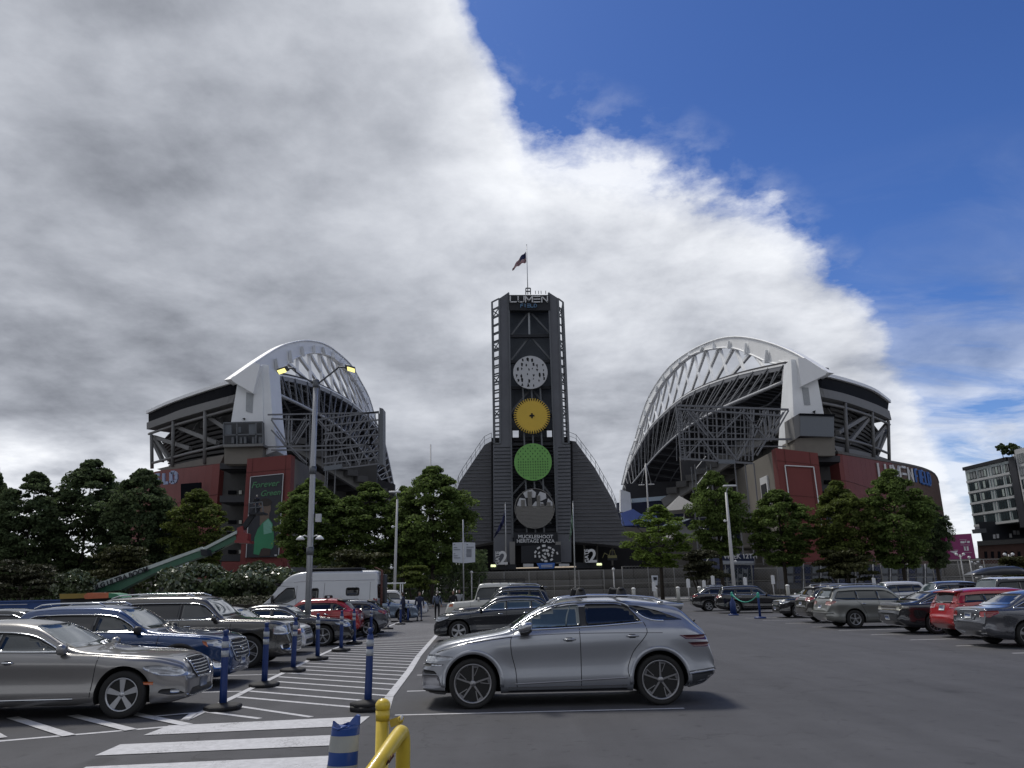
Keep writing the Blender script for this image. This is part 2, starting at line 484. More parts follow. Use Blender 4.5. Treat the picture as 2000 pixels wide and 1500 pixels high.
# ------------------------------------------------------------------ retaining terrace, steps and fence in front of the stadium
GR = 'stadium forecourt walls'
def wall_box(name, label, c, d, m=M_CONC_D, rz=0, cat='wall', parts=None):
    mb = MB(); mb.box((0, 0, 0), d); me = mb.mesh(name, m); bevel_mesh(me, .03, 1)
    o = link(name, me); o.location = c; o.rotation_euler = (0, 0, rz)
    return tag(o, label, cat)
# terrace block with stepped front, with construction joints as separate courses
t = thing('terrace_wall', 'dark concrete terrace wall below the central clock tower, seen between the lamp posts', 'wall', (4, 122, 0))
for r in range(3):
    for i in range(12):
        mb = MB(); mb.box((0, 0, 0), (4.9, 5.9 - r * 1.3, 1.42)); me = mb.mesh('concrete_panel', M_CONC_D); bevel_mesh(me, .04, 1)
        link('concrete_panel', me, t, (-28 + i * 4.95, r * .65, .72 + r * 1.45))
t = thing('terrace_wall', 'long grey concrete terrace wall behind the right-hand trees and mesh fence', 'wall', (62, 124, 0))
for r in range(2):
    for i in range(12):
        mb = MB(); mb.box((0, 0, 0), (4.9, 4, 2.0)); me = mb.mesh('concrete_panel', M_CONC_D); bevel_mesh(me, .04, 1)
        link('concrete_panel', me, t, (-28 + i * 4.95, r * .4, 1.02 + r * 2.02))
mb = MB(); mb.box((0, 152.5, 2.2), (150, 46, 4.2)); mb.build('plaza_floor', M_CONC, kind='structure')
# stairs with rails at left of the tower
M_RAIL = mat('pale_steel', (.42, .43, .44), rough=.4, metal=.6, var=.05)
t = thing('stairway', 'concrete stairway with steel handrails climbing left of the clock tower', 'stairs', (-14, 114, 0))
for i in range(14):
    mb = MB(); mb.box((0, 0, 0), (15, .5, .38)); link('step', mb.mesh('step', M_CONC_D), t, (0, i * .5, .2 + i * .38))
for x in (-7.0, -4.6, -2.2, .2, 2.6, 5.0):
    for dx_ in (0, .45):
        mb = MB(); mb.tube([(x + dx_, -.5, 0), (x + dx_, -.5, 1.0), (x + dx_ , 6.5, 6.2), (x + dx_, 6.5, 5.3)], .05, 6); mb.build('handrail', M_RAIL, t)

# mesh security fence
M_FENCE = mat('galvanised_wire', (.22, .22, .215), rough=.5, metal=.5, var=.1)
def fence(name, label, x0, x1, Y, zt, gap=3.4, wire=.42):
    t = thing(name, label, 'fence', (x0, Y, 0))
    n = int((x1 - x0) / gap)
    for i in range(n + 1):
        mb = MB(); mb.bar((0, 0, .1), (0, 0, zt), .11, n=8); link('post', mb.mesh('post', M_FENCE), t, (i * gap, 0, 0))
    for z in (.35, zt * .5, zt):
        mb = MB(); mb.bar((0, 0, z), (n * gap, 0, z), .08); mb.build('rail', M_FENCE, t)
    mb = MB(); k = 0
    L_ = n * gap; x = -zt
    while x < L_:
        a0 = max(0, x); a1 = min(L_, x + zt)
        if a1 > a0:
            mb.bar((a0, .02, .15 + a0 - x), (a1, .02, .15 + a1 - x), .018, n=3); mb.bar((a0, -.02, zt - (a0 - x)), (a1, -.02, zt - (a1 - x)), .018, n=3)
        x += wire
    mb.build('wire_mesh', M_FENCE, t, kind='stuff')
    return t
fence('mesh_fence', 'tall mesh security fence in front of the right-hand stand, behind the parked black cars', 14, 70, 104, 4.3)
fence('mesh_fence', 'mesh security fence below the clock tower, behind the white truck and pedestrians', -22, 13, 108, 4.0)
# white bollards on the far kerb
bol = None
BL = [(1120, 'second from the left'), (1040, 'at far left just above the silver car roof'), (1200, 'third'), (1238, ''), (1281, ''), (1325, ''), (1367, ''), (1540, '')]
M_BOL = mat('white_bollard_paint', (.5, .5, .47), rough=.6, var=.15)
names = ['white round bollard seen just above the windscreen pillar of the silver crossover', 'white round bollard above the front roof rack foot of the silver crossover', 'white round bollard between the two roof rack feet of the silver crossover',
         'white cylindrical bollard nearest the rear roof rack foot of the silver crossover', 'white cylindrical bollard beneath the light green tree', 'white cylindrical bollard at the left of the black crossover tail',
         'white bollard behind the black crossover roof', 'white bollard behind the long black wagon bonnet']
for (px, _), lab in zip(BL, names):
    b = P(px, 1165, 88)
    if bol is None:
        bol = thing('bollard', lab, 'bollard')
        mb = MB(); mb.lathe([(.2, 0), (.2, 1.45), (.17, 1.5)], 14); mb.build('post', M_BOL, bol)
        mb = MB(); mb.lathe([(.23, 1.42), (.23, 1.54), (.12, 1.62), (0, 1.64)], 14); mb.build('cap', mat('bollard_cap', (.75, .75, .73), rough=.4), bol)
        o = bol
    else: o = copy_tree(bol)
    o.location = (b.x, 88, .0); tag(o, lab, 'bollard', 'white bollards along the far kerb')

# ================================================================== CLOCK TOWER
M_DARK = mat('charcoal_steel', (.024, .026, .031), rough=.6, spec=.25, var=.15, scale=.3)
M_PANEL = mat('tower_cladding', (.125, .13, .146), rough=.6, spec=.3, var=.10, scale=.4)
M_PANEL2 = mat('perforated_cladding', (.098, .099, .107), rough=.7, spec=.25, var=.25, scale=.35, streak=6)
M_STEEL = mat('grey_steel', (.11, .118, .13), rough=.5, metal=.3, var=.08)
M_BACK = mat('blue_grey_sheet', (.055, .066, .082), rough=.6, var=.12, scale=.4)
M_WHITE = mat('white_enamel', (.62, .63, .64), rough=.45, var=.06)
M_BLUE = mat('blue_letter', (.04, .13, .40), rough=.4, var=.03)
YT = 138
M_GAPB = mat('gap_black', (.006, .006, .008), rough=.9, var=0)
tower = thing('stadium_tower', 'tall dark steel tower carrying four stacked round discs and a name board', 'tower', (0, 0, 0))
def quadpts(px, Y): return [P(x, y, Y) for x, y in px]
def slab(name, px, Y, depth, m, parent=tower, **k):
    mb = MB(); mb.prism(quadpts(px, Y), (0, depth, 0)); return mb.build(name, m, parent, **k)
# inner fin panels
slab('fin_panel', [(975, 583), (993, 571), (1002, 1098), (964, 1098), (963, 868), (976, 868)], YT, 1.2, M_PANEL)
slab('fin_panel', [(1072, 571), (1091, 583), (1101, 868), (1114, 868), (1116, 1098), (1089, 1098)], YT, 1.2, M_PANEL)
slab('fin_edge', [(992, 570), (995, 572), (1003, 1050), (1000, 1050)], YT - .25, .3, M_STEEL)
slab('fin_edge', [(1070, 572), (1073, 570), (1090, 1050), (1087, 1050)], YT - .25, .3, M_STEEL)
# side lattice masts
for xt0, xb0, xt1, xb1, sg in [(961, 965, 975, 977, 1), (1099.5, 1111, 1090, 1100, -1)]:
    yt0, yb = 590, 866
    f0 = lambda t, a=xt0, b=xb0: P(a + (b - a) * t, yt0 + (yb - yt0) * t, YT)
    f1 = lambda t, a=xt1, b=xb1: P(a + (b - a) * t, (583) + (yb - 583) * t, YT)
    for f in (f0, f1):
        for dyy in (0, 4.2):
            bars('mast_chord', [(f(0) + Vector((0, dyy, 0)), f(1) + Vector((0, dyy, 0)))], .36, M_STEEL, tower)
    n = 17
    for i in range(n + 1):
        t_ = i / n
        bars('mast_rung', [(f0(t_), f1(t_)), (f0(t_) + Vector((0, 4.2, 0)), f1(t_) + Vector((0, 4.2, 0)))], .24, M_STEEL, tower)
        bars('mast_rung', [(f0(t_), f0(t_) + Vector((0, 4.2, 0)))], .2, M_STEEL, tower)
        if i < n and i % 4 == 1: bars('mast_brace', [(f0(t_), f1(t_ + 1 / n)), (f1(t_), f0(t_ + 1 / n))], .18, M_STEEL, tower)
# back sheet and frames of the recess
slab('back_sheet', [(993, 577), (1073, 577), (1082, 840), (998, 840)], YT + 3.4, .5, M_BACK)
slab('lower_back_sheet', [(1013, 838), (1068, 838), (1069, 870), (1013, 870)], YT + 3.4, .5, M_BACK)
slab('side_post', [(996, 836), (1001, 836), (1002, 872), (997, 872)], YT + 2, .8, M_DARK)
slab('side_post', [(1078, 836), (1083, 836), (1084, 872), (1079, 872)], YT + 2, .8, M_DARK)
slab('sign_board', [(993, 576), (1073, 576), (1075, 606), (994, 606)], YT - .3, .5, M_DARK)
for y0, x0, x1 in [(608, 994, 1074), (657, 995, 1075), (707, 996, 1077), (758, 998, 1079), (812, 998, 1080), (868, 999, 1083), (922, 1001, 1085), (977, 1002, 1087), (1036, 1003, 1089)]:
    bars('cross_beam', [(P(x0, y0, YT + .6), P(x1, y0 - 1, YT + .6))], .55, M_DARK, tower)
    bars('cross_beam', [(P(x0, y0, YT + 3), P(x1, y0 - 1, YT + 3))], .35, M_STEEL, tower)
bars('centre_post', [(P(1033, 608, YT + .9), P(1034, 657, YT + .9))], .35, mat('bright_post', (.3, .32, .34), rough=.4), tower)
for y0 in (608, 657, 758, 922, 977):
    c = P(1034 + (y0 - 600) * .021, y0, YT + 1.4)
    bars('diagonal_brace', [(c, P(999, y0 + 46, YT + 1.4)), (c, P(1076, y0 + 46, YT + 1.4))], .32, M_STEEL, tower)
for x0 in (1020, 1037, 1054):
    bars('hanger', [(P(x0 + 1, 758, YT - .6), P(x0 + 3, 790, YT - .6)), (P(x0 + 3, 838, YT - .6), P(x0 + 5, 880, YT - .6)), (P(x0 + 6, 930, YT - .6), P(x0 + 8, 965, YT - .6)), (P(x0 + 8, 1022, YT - .6), P(x0 + 9, 1042, YT - .6))], .28, M_STEEL, tower)
# louvred recess lower down: gapped slats through which light shows
for i in range(24):
    yy = 872 + i * 6.6
    mb = MB(); a = P(1000 + i * .2, yy, YT + 4.5); b = P(1083 + i * .3, yy - 1, YT + 4.5); mb.box((a + b) / 2, ((b - a).length, .5, .34)); mb.build('slat', M_DARK, tower)
slab('rear_wall', [(985, 868), (1100, 868), (1112, 1110), (985, 1110)], YT + 16, 1.0, M_DARK)
# platform and railing ledges at the shoulder
slab('shoulder_deck', [(960, 855), (1112, 853), (1113, 862), (960, 862)], YT + 2, 6, M_DARK)
# base walls: sloping pyramid sides
for nm, px, Yv in [('base_wall', [(959, 862), (946, 869), (898, 940), (882, 985), (880, 1070), (931, 1064), (968, 1058), (968, 862)], YT + 1.5), ('base_wall', [(1110, 860), (1124, 862), (1162, 914), (1198, 978), (1225, 1052), (1226, 1068), (1170, 1062), (1112, 1058)], YT + 1.5)]:
    slab(nm, px, Yv, 7, M_PANEL2)
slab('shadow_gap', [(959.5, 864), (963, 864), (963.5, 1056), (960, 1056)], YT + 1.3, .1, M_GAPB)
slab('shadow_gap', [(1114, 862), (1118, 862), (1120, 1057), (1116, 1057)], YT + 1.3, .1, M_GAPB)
# horizontal seams of the cladding, each a proud rail
for side in (0, 1):
    for i in range(26):
        yy = 882 + i * 7
        if side == 0: xa = 944 - (yy - 869) * .60 if yy < 985 else 882; xb = 958
        else: xa = 1119; xb = 1126 + (yy - 862) * .545
        mb = MB(); a = P(xa, yy, YT + 1.4); b = P(xb, yy - 1, YT + 1.4); mb.bar(a, b, .10); mb.build('cladding_rail', M_PANEL, tower)
    for i in range(25):
        yy = 874 + i * 7
        xa, xb = ((965, 998) if side == 0 else (1090, 1114))
        mb = MB(); mb.bar(P(xa, yy, YT - .08), P(xb, yy - .6, YT - .08), .09); mb.build('cladding_rail', M_DARK, tower)
def railing(pts, h=1.5, parent=tower, m=M_STEEL, w=.075, step=1.6):
    pts = resample(pts, int(sum((Vector(b) - Vector(a)).length for a, b in zip(pts, pts[1:])) / step) + 2)
    up = Vector((0, 0, h))
    for p in pts: bars('rail_post', [(p, p + up)], w, m, parent)
    mb = MB(); mb.tube([p + up for p in pts], w * .6, 5); mb.tube([p + up * .5 for p in pts], w * .4, 5); mb.build('handrail', m, parent)
railing(quadpts([(960, 861), (946, 868), (898, 939), (885, 975)], YT + 2.5))
railing(quadpts([(1112, 859), (1123, 861), (1162, 913), (1198, 977), (1223, 1050)], YT + 2.5))
# black sheet coloured as the shaded void under the base, and piers
slab('undercroft_shade', [(870, 1060), (1290, 1060), (1290, 1132), (870, 1132)], YT + 12, 1, mat('black_void', (.008, .008, .01), rough=.9, var=0))
slab('pier', [(995, 1058), (1006, 1058), (1006, 1104), (996, 1104)], YT - 1.5, 1.6, M_CONC)
slab('pier', [(1085, 1058), (1095, 1058), (1096, 1100), (1086, 1100)], YT - 1.5, 1.6, M_CONC)
for x0 in (1140, 1165, 1195): slab('column', [(x0, 1060), (x0 + 3, 1060), (x0 + 3, 1104), (x0, 1104)], YT + 5, 1, M_CONC_D)
# name lettering
LM = MB
def lett(s, px, py, Y, h, m, parent, **k):
    p = P(px, py, Y); return text('lettering', s, m, p, h, .15, parent, right=c_r * 1.0 - Vector((0, c_r.y, 0)), up=(0.02, 0, 1), **k)
def bar_letters(word, x0, x1, yt, yb, Y, m, parent, w=.28, depth=.2):
    """stroke letters, each its own object; E as three bars"""
    cw = (x1 - x0) / len(word)
    G_ = {'L': [((.1, 0), (.1, 1)), ((.1, 1), (.85, 1))], 'U': [((.1, 0), (.1, .8)), ((.1, .8), (.25, 1)), ((.25, 1), (.7, 1)), ((.7, 1), (.85, .8)), ((.85, .8), (.85, 0))],
          'M': [((.05, 1), (.05, 0)), ((.05, 0), (.47, .75)), ((.47, .75), (.9, 0)), ((.9, 0), (.9, 1))], 'E': [((.1, 0), (.85, 0)), ((.1, .5), (.85, .5)), ((.1, 1), (.85, 1))],
          'N': [((.1, 1), (.1, 0)), ((.1, 0), (.82, 1)), ((.82, 1), (.82, 0))], 'F': [((.12, 1), (.12, 0)), ((.12, 0), (.8, 0)), ((.12, .5), (.7, .5))], 'I': [((.45, 0), (.45, 1))],
          'D': [((.12, 0), (.12, 1)), ((.12, 0), (.6, 0)), ((.6, 0), (.85, .25)), ((.85, .25), (.85, .75)), ((.85, .75), (.6, 1)), ((.6, 1), (.12, 1))]}
    for i, ch in enumerate(word):
        mb = MB()
        for (a, b), (c, d) in G_[ch]:
            A_ = P(x0 + (i + a) * cw, yt + (yb - yt) * b - .02 * (a * cw), Y); B_ = P(x0 + (i + c) * cw, yt + (yb - yt) * d - .02 * (c * cw), Y)
            e = (B_ - A_).normalized() * w * .45
            mb.bar(A_ - e, B_ + e, w, h=w)
        mb.build('letter', m, parent)
bar_letters('LUMEN', 995, 1072, 579, 590, YT - .6, M_WHITE, tower, .2)
bar_letters('FIELD', 1016, 1049, 594, 600, YT - .6, mat('dim_blue_letter', (.12, .25, .42), rough=.4), tower, .11)
for s_, yy, w_ in [('MUCKLESHOOT', 1048.5, 1.05), ('HERITAGE PLAZA', 1057, 1.05)]:
    lett(s_, 1046, yy, YT - 1.6, w_ * .80, M_WHITE, tower, bold=.012)
slab('sign_backing', [(1003, 1040), (1089, 1040), (1090, 1065), (1003, 1065)], YT - .9, .3, M_DARK)
# discs
def disc(px, py, rpx, m, back=None):
    c = P(px, py, YT - 1.6); r = rpx / 1500 * (YT + 6)
    return c, r
M_YEL = mat('mustard_disc', (.60, .40, .04), rough=.5, var=.06, scale=.5)
M_GRN = mat('green_disc', (.14, .36, .08), rough=.5, var=.08, scale=.5)
M_GRY = mat('light_grey_disc', (.46, .47, .49), rough=.5, var=.05)
M_GR2 = mat('mid_grey_disc', (.15, .145, .135), rough=.5, var=.05)
M_HOLE = mat('disc_cutout', (.006, .006, .008), rough=.8, var=0)
def flat_poly(mb, c, pts, y0, dp, mi=0):
    mb.prism([c + Vector((x, y0, z)) for x, z in pts], (0, dp, 0), mi)
def circle(r, n=48, a0=0): return [(r * math.cos(a0 + 2 * PI * i / n), r * math.sin(a0 + 2 * PI * i / n)) for i in range(n)]
c, r = disc(1036, 727, 33, M_GRY); mb = MB(); flat_poly(mb, c, circle(r), 0, .35); d1 = mb.build('grey_disc', M_GRY, tower, label='light grey disc pierced by irregular dark shapes, topmost of four')
rng = random.Random(3)
for i in range(34):
    gx, gz = (i % 6 - 2.5) * r * .31 + rng.uniform(-.25, .25), (i // 6 - 2.5) * r * .31 + rng.uniform(-.25, .25)
    if math.hypot(gx, gz) > r * .92: continue
    s_ = rng.uniform(.20, .42); k = rng.choice([3, 4, 5]); a0 = rng.uniform(0, 6)
    pts = [(gx + s_ * rng.uniform(.6, 1.2) * math.cos(a0 + 2 * PI * j / k) * .7, gz + s_ * rng.uniform(.8, 1.6) * math.sin(a0 + 2 * PI * j / k)) for j in range(k)]
    mb = MB(); flat_poly(mb, c, pts, -.02, .1); mb.build('cutout', M_HOLE, d1)
c, r = disc(1039, 812, 34, M_YEL); n = 44; pts = []
mb = MB(); flat_poly(mb, c, circle(r * .97, 64), 0, .35); d2 = mb.build('yellow_disc', M_YEL, tower, label='mustard yellow toothed disc with a small cross at its centre')
mb = MB(); pts = []
for i in range(n * 2):
    a_ = 2 * PI * i / (n * 2); rr = r * (1.02 if i % 2 else .97); pts.append((rr * math.cos(a_), rr * math.sin(a_)))
flat_poly(mb, c, pts, .05, .25); mb.build('toothed_rim', M_YEL, d2)
for i in range(n):
    a_ = 2 * PI * i / n; p0 = r * .97; w_ = .16
    e = Vector((math.cos(a_), 0, math.sin(a_))); t_ = Vector((-e.z, 0, e.x))
    mb = MB(); mb.prism([c + e * p0 + t_ * w_ + Vector((0, -.03, 0)), c + e * p0 - t_ * w_ + Vector((0, -.03, 0)), c + e * (p0 - .48) + Vector((0, -.03, 0))], (0, .1, 0)); mb.build('notch', M_HOLE, d2)
mb = MB(); mb.box(c + Vector((0, -.03, 0)), (.9, .08, .3)); mb.box(c + Vector((0, -.035, 0)), (.3, .08, .9)); mb.build('cross_mark', M_HOLE, d2)
c, r = disc(1041, 902, 35, M_GRN); mb = MB(); flat_poly(mb, c, circle(r), 0, .35); d3 = mb.build('green_disc', M_GRN, tower, label='green disc with rows of small dark slots')
for row in range(13):
    for k in range(15):
        gz = (row - 6) * r * .145; gx = (k - 7) * r * .13
        if math.hypot(gx, gz) > r * .9: continue
        if row > 6 and (row + k) % 2: continue
        mb = MB(); a_ = rng.uniform(-.9, .9) * (row / 12); s_ = .13
        pts = [(gx + s_ * .7 * math.cos(a_ + q_) * (1 if j % 2 else 1), gz + s_ * 1.5 * math.sin(a_ + q_)) for j, q_ in enumerate((.6, 2.5, 3.8, 5.7))]
        flat_poly(mb, c, pts, -.02, .08); mb.build('slot', M_HOLE, d3)
c, r = disc(1044, 993, 36, M_GR2); mb = MB(); flat_poly(mb, c, circle(r), 0.1, .35); d4 = mb.build('skyline_disc', M_DARK, tower, label='dark disc with a grey skyline silhouette under pale cloud shapes, lowest of four')
cl_ = [((-.95, .0), (-.75, .55), (-.45, .5), (-.4, .1)), ((-.6, .85), (-.1, .97), (.1, .8), (.05, .55), (-.45, .55)), ((.15, .6), (.3, .85), (.6, .75), (.62, .5), (.3, .35)), ((-.15, .1), (.05, .35), (.45, .3), (.5, .05), (.2, -.05)), ((.6, .1), (.7, .5), (.92, .3), (.93, .05))]
for pl_ in cl_:
    mb = MB(); flat_poly(mb, c, [(x * r, z * r) for x, z in pl_], -.05, .1); mb.build('cloud_shape', M_GRY, d4)
mb = MB(); mb.tube([c + Vector((1.0 * r * math.cos(a_), -.05, 1.0 * r * math.sin(a_))) for a_ in [2 * PI * k / 48 for k in range(49)]], .09, 6); mb.build('disc_rim', M_GR2, d4)
def clipx(z): return math.sqrt(max(0, 1 - z * z)) * r
for i in range(16):
    z0 = -.93 + i * .068; w_ = clipx(z0 + .03) * .96
    mb = MB(); mb.box(c + Vector((0, 0, z0 * r)), (2 * w_, .22, .058 * r)); mb.build('skyline_band', M_GR2, d4)
for x0, x1, z1 in [(-.68, -.48, .48), (-.34, -.12, .92), (.12, .3, .72), (.34, .5, .3), (.62, .82, .35), (-.9, -.8, .2)]:
    nb = int((z1 - .1) / .07)
    for k in range(nb):
        mb = MB(); mb.box(c + Vector(((x0 + x1) / 2 * r, -.1, (.13 + k * .07) * r)), ((x1 - x0) * r, .22, .058 * r)); mb.build('skyline_band', M_GR2, d4)
# roof clutter and flag
bars('roof_mast', [(P(x0, 574, YT + 2), P(x0 - .3, 568, YT + 2)) for x0 in (1046, 1052, 1057, 1066)], .12, M_STEEL, tower)
bars('roof_frame', [(P(1027, 575, YT + 1), P(1027, 563, YT + 1)), (P(1036, 575, YT + 1), P(1036, 563, YT + 1)), (P(1027, 563, YT + 1), P(1036, 563, YT + 1)), (P(1027, 569, YT + 1), P(1036, 569, YT + 1))], .2, M_STEEL, tower)
M_FLAG_R = mat('flag_red', (.28, .03, .04), rough=.8); M_FLAG_W = mat('flag_white', (.45, .45, .47), rough=.8); M_FLAG_B = mat('flag_navy', (.015, .02, .08), rough=.8)
def flagpole(lab, base, top, Y, r=.09):
    t = thing('flagpole', lab, 'flagpole'); mb = MB(); a = P(*base, Y); b = P(*top, Y); mb.tube([a, (a + b) / 2, b], r, 8, radii=[r, r * .8, r * .55]); mb.build('pole', M_RAIL, t)
    mb = MB(); mb.lathe([(0, -.12), (.11, 0), (0, .12)], 8, c=b); mb.build('finial', M_RAIL, t); return t
fp = flagpole('thin flagpole on the tower roof flying a striped flag with a blue canton', (1031, 575), (1028.5, 478), YT + 1)
def flag(pts_top, pts_bot, Y, parent, stripes=None, m=None, nrow=13, canton=None):
    a = smooth2([P(x, y, Y) for x, y in pts_top], 13); b = smooth2([P(x, y, Y) for x, y in pts_bot], 13)
    for i in range(1, 13): a[i].y += .35 * math.sin(i * 1.3); b[i].y += .35 * math.sin(i * 1.3 + .6)
    if stripes:
        fl = None
        for k in range(nrow):
            a_ = [p.lerp(q_, k / nrow) for p, q_ in zip(a, b)]; b_ = [p.lerp(q_, (k + 1) / nrow) for p, q_ in zip(a, b)]
            mb = MB(); mb.strip(a_, b_, (0, .03, 0), smooth=True)
            o = mb.build('flag' if fl is None else 'stripe', stripes[k % 2], parent if fl is None else fl)
            fl = fl or o
        mb = MB(); a_ = [v + Vector((0, -.03, 0)) for v in a[:6]]; b_ = [p.lerp(q_, .54) + Vector((0, -.03, 0)) for p, q_ in zip(a[:6], b[:6])]; mb.strip(a_, b_, (0, .02, 0)); mb.build('canton', M_FLAG_B, fl)
    else:
        mb = MB(); mb.strip(a, b, (0, .03, 0), smooth=True); fl = mb.build('flag', m, parent)
    return fl
flag([(1027, 491), (1014, 505), (1001, 524)], [(1028, 512), (1014, 518), (1000, 529)], YT + .9, fp, stripes=(M_FLAG_R, M_FLAG_W))
fp = flagpole('white flagpole left of the tower entrance with a hanging navy flag', (988, 1105), (987, 982), 126, .12)
flag([(986, 995), (980, 1015), (968, 1040)], [(986, 1016), (978, 1034), (964, 1052)], 126, fp, m=M_FLAG_B)
fp = flagpole('white flagpole right of the tower entrance with a limp pale green flag', (1124, 1170), (1119, 980), 112, .11)
flag([(1119, 992), (1116, 1010), (1113, 1045)], [(1120, 1020), (1117, 1040), (1111, 1060)], 112, fp, m=mat('flag_sage', (.16, .25, .19), rough=.8))

# entrance canopy with gate numbers
t = thing('gate_canopy', 'black entrance canopy below the tower carrying two white gate number 2 signs', 'canopy')
slab('beam', [(958, 1102), (1008, 1102), (1008, 1112), (958, 1112)], 126, 3, M_DARK, t)
slab('beam', [(1125, 1099), (1176, 1098), (1176, 1109), (1125, 1110)], 126, 3, M_DARK, t)
slab('light_strip', [(1008, 1108.5), (1052, 1107.5), (1052, 1109.5), (1008, 1110.5)], 126, 1, mat('strip_light', (.8, .7, .55), rough=.4, emit=.2, ecol=(1, .8, .6), var=0), t)
slab('light_strip', [(1084, 1106.5), (1125, 1105.5), (1125, 1108), (1084, 1109)], 126, 1, MATS['strip_light'], t)
slab('beam', [(1008, 1110.5), (1125, 1108), (1125, 1111), (1008, 1113)], 126.2, 2, M_DARK, t)
b_ = slab('sign_board', [(1048, 1100), (1084, 1099), (1082, 1110), (1054, 1111)], 125.5, .4, mat('sign_blue', (.03, .12, .42), rough=.4), t)
for k in range(2): slab('sign_text_line', [(1057, 1103.5 + k * 3.2), (1079, 1103 + k * 3.2), (1079, 1104.2 + k * 3.2), (1057, 1104.7 + k * 3.2)], 125.4, .06, M_WHITE, t)
for x0 in (1022, 1092): slab('ticket_window', [(x0, 1101), (x0 + 20, 1101), (x0 + 20, 1107), (x0, 1107)], 126, .5, M_GRY, t)
for x0 in (986, 992, 1140, 1147): slab('leg', [(x0, 1112), (x0 + 2, 1112), (x0 + 2, 1150), (x0, 1150)], 126, .4, M_DARK, t)
for cx, cy in [(979, 1091), (1153, 1087)]:
    p = P(cx + 4, cy, 125.5); text('gate_number', '2', M_WHITE, p, 2.9, .15, t, bold=.06)
    p = P(cx - 7, cy - 1, 125.5); text('gate_word', 'GATE', M_WHITE, p, .85, .12, t, right=(0, 0, 1), up=(-1, 0, 0), bold=.02)
for x0 in (961, 966, 1168, 1173):
    mb = MB(); mb.lathe([(0, -.05), (.22, 0), (.2, .3), (0, .35)], 10, c=P(x0, 1107 if x0 < 1000 else 1104, 125.5)); mb.build('flood_lamp', mat('flood_glow', (.8, .85, .5), rough=.3, emit=.8, ecol=(.9, 1, .55), var=0), t)
# tribal-pattern mural behind the gate
t = thing('round_mural', 'black and white round artwork with curved strokes behind the entrance canopy', 'mural')
slab('backing', [(1018, 1066), (1095, 1064), (1096, 1098), (1018, 1099)], 131, .4, M_DARK, t)
rng = random.Random(9)
for ring, nn, rad in ((0, 7, .55), (1, 9, 1.15), (2, 13, 1.85)):
    for i in range(nn):
        a0 = 2 * PI * i / nn + ring * .3
        if ring == 2 and math.sin(a0) < -.3: continue
        cc = P(1066, 1084, 130.8) + Vector((rng.uniform(-.2, .2), 0, rng.uniform(-.15, .15))); pts = []
        mb = MB(); th = .1 + .05 * rng.random(); da = 2 * PI / nn * .62
        mb.strip([cc + Vector(((rad + th) * 1.05 * math.cos(a0 + da * k / 4), 0, (rad + th) * .8 * math.sin(a0 + da * k / 4))) for k in range(5)], [cc + Vector(((rad - th) * 1.05 * math.cos(a0 + da * k / 4), 0, (rad - th - .2) * .8 * math.sin(a0 + da * k / 4))) for k in range(5)], (0, .12, 0)); mb.build('painted_stroke', M_WHITE, t)
# white notice board
t = thing('notice_board', 'white two-panel notice board on a post left of the tower steps', 'sign')
M_SIGN = mat('sign_white', (.46, .49, .54), rough=.5, var=.04)
slab('left_panel', [(884, 1060), (904, 1059), (905, 1100), (884, 1098)], 84, .15, M_SIGN, t)
slab('right_panel', [(906, 1059), (928, 1060), (928, 1098), (906, 1100)], 84, .15, M_SIGN, t)
for (x0, x1, y0) in [(886, 889, 1063), (886, 893, 1069), (886, 899, 1073), (886, 889, 1081), (886, 894, 1085), (886, 899, 1089), (911, 914, 1063), (911, 925, 1068)] + [(911, 921, 1072 + 2.4 * k) for k in range(7)]:
    slab('printed_line', [(x0, y0), (x1, y0), (x1, y0 + 1.0), (x0, y0 + 1.0)], 83.95, .04, mat('sign_ink', (.08, .09, .13), rough=.6, var=0), t)
mb = MB(); mb.tube([P(906, 1180, 84), P(905, 1100, 84), P(904.5, 1015, 84)], .07, 6); mb.build('post', M_RAIL, t)
# small excavator arm seen at the right foot of the tower
t = thing('mini_excavator', 'small yellow excavator parked under the right foot of the tower', 'excavator', P(1196, 1094, 128))
t.scale = (.55, .55, .6)
M_EXY = mat('machine_yellow', (.16, .15, .06), rough=.6)
mb = MB(); mb.box((0, 0, .9), (2.6, 1.6, .7)); mb.build('body', M_EXY, t)
mb = MB(); mb.box((0, 0, .25), (2.8, 1.8, .5)); mb.build('track', M_DARK, t)
for a, b in [((-.9, -.7, 1.2), (-.5, -.7, 2.6)), ((.9, -.7, 1.2), (.6, -.7, 2.6)), ((-.5, -.7, 2.6), (.6, -.7, 2.6))]: bars('cab_frame', [(a, b)], .14, M_EXY, t)
mb = MB(); mb.tube([(-1.0, -.3, 1.2), (-2.2, -.3, 1.9), (-2.9, -.3, .6)], .14, 6); mb.build('digger_arm', M_EXY, t)
# ================================================================== STADIUM STANDS
M_ARCH = mat('white_arch_steel', (.80, .81, .82), rough=.5, var=.05, scale=.15, streak=.3)
M_PYL = mat('white_concrete', (.76, .78, .80), rough=.65, var=.08, scale=.2)
M_RED = mat('red_brick_panel', (.160, .037, .034), rough=.75, var=.10, scale=.25)
M_REDJ = mat('panel_joint', (.085, .022, .020), rough=.8, var=0)
M_BEI = mat('beige_concrete', (.16, .148, .13), rough=.85, var=.12, scale=.3)
M_BAND = mat('grey_fascia', (.165, .165, .165), rough=.7, var=.08, scale=.2)
M_BLK = mat('black_louvre', (.006, .007, .010), rough=.8, var=.3, scale=.5, spec=.08)
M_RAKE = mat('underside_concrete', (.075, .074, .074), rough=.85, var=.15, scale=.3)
M_TRUSS = mat('roof_truss_steel', (.16, .165, .18), rough=.5, metal=.2, var=.06)
M_ROOF = mat('roof_deck', (.028, .028, .033), rough=.8, var=.2, scale=.2)
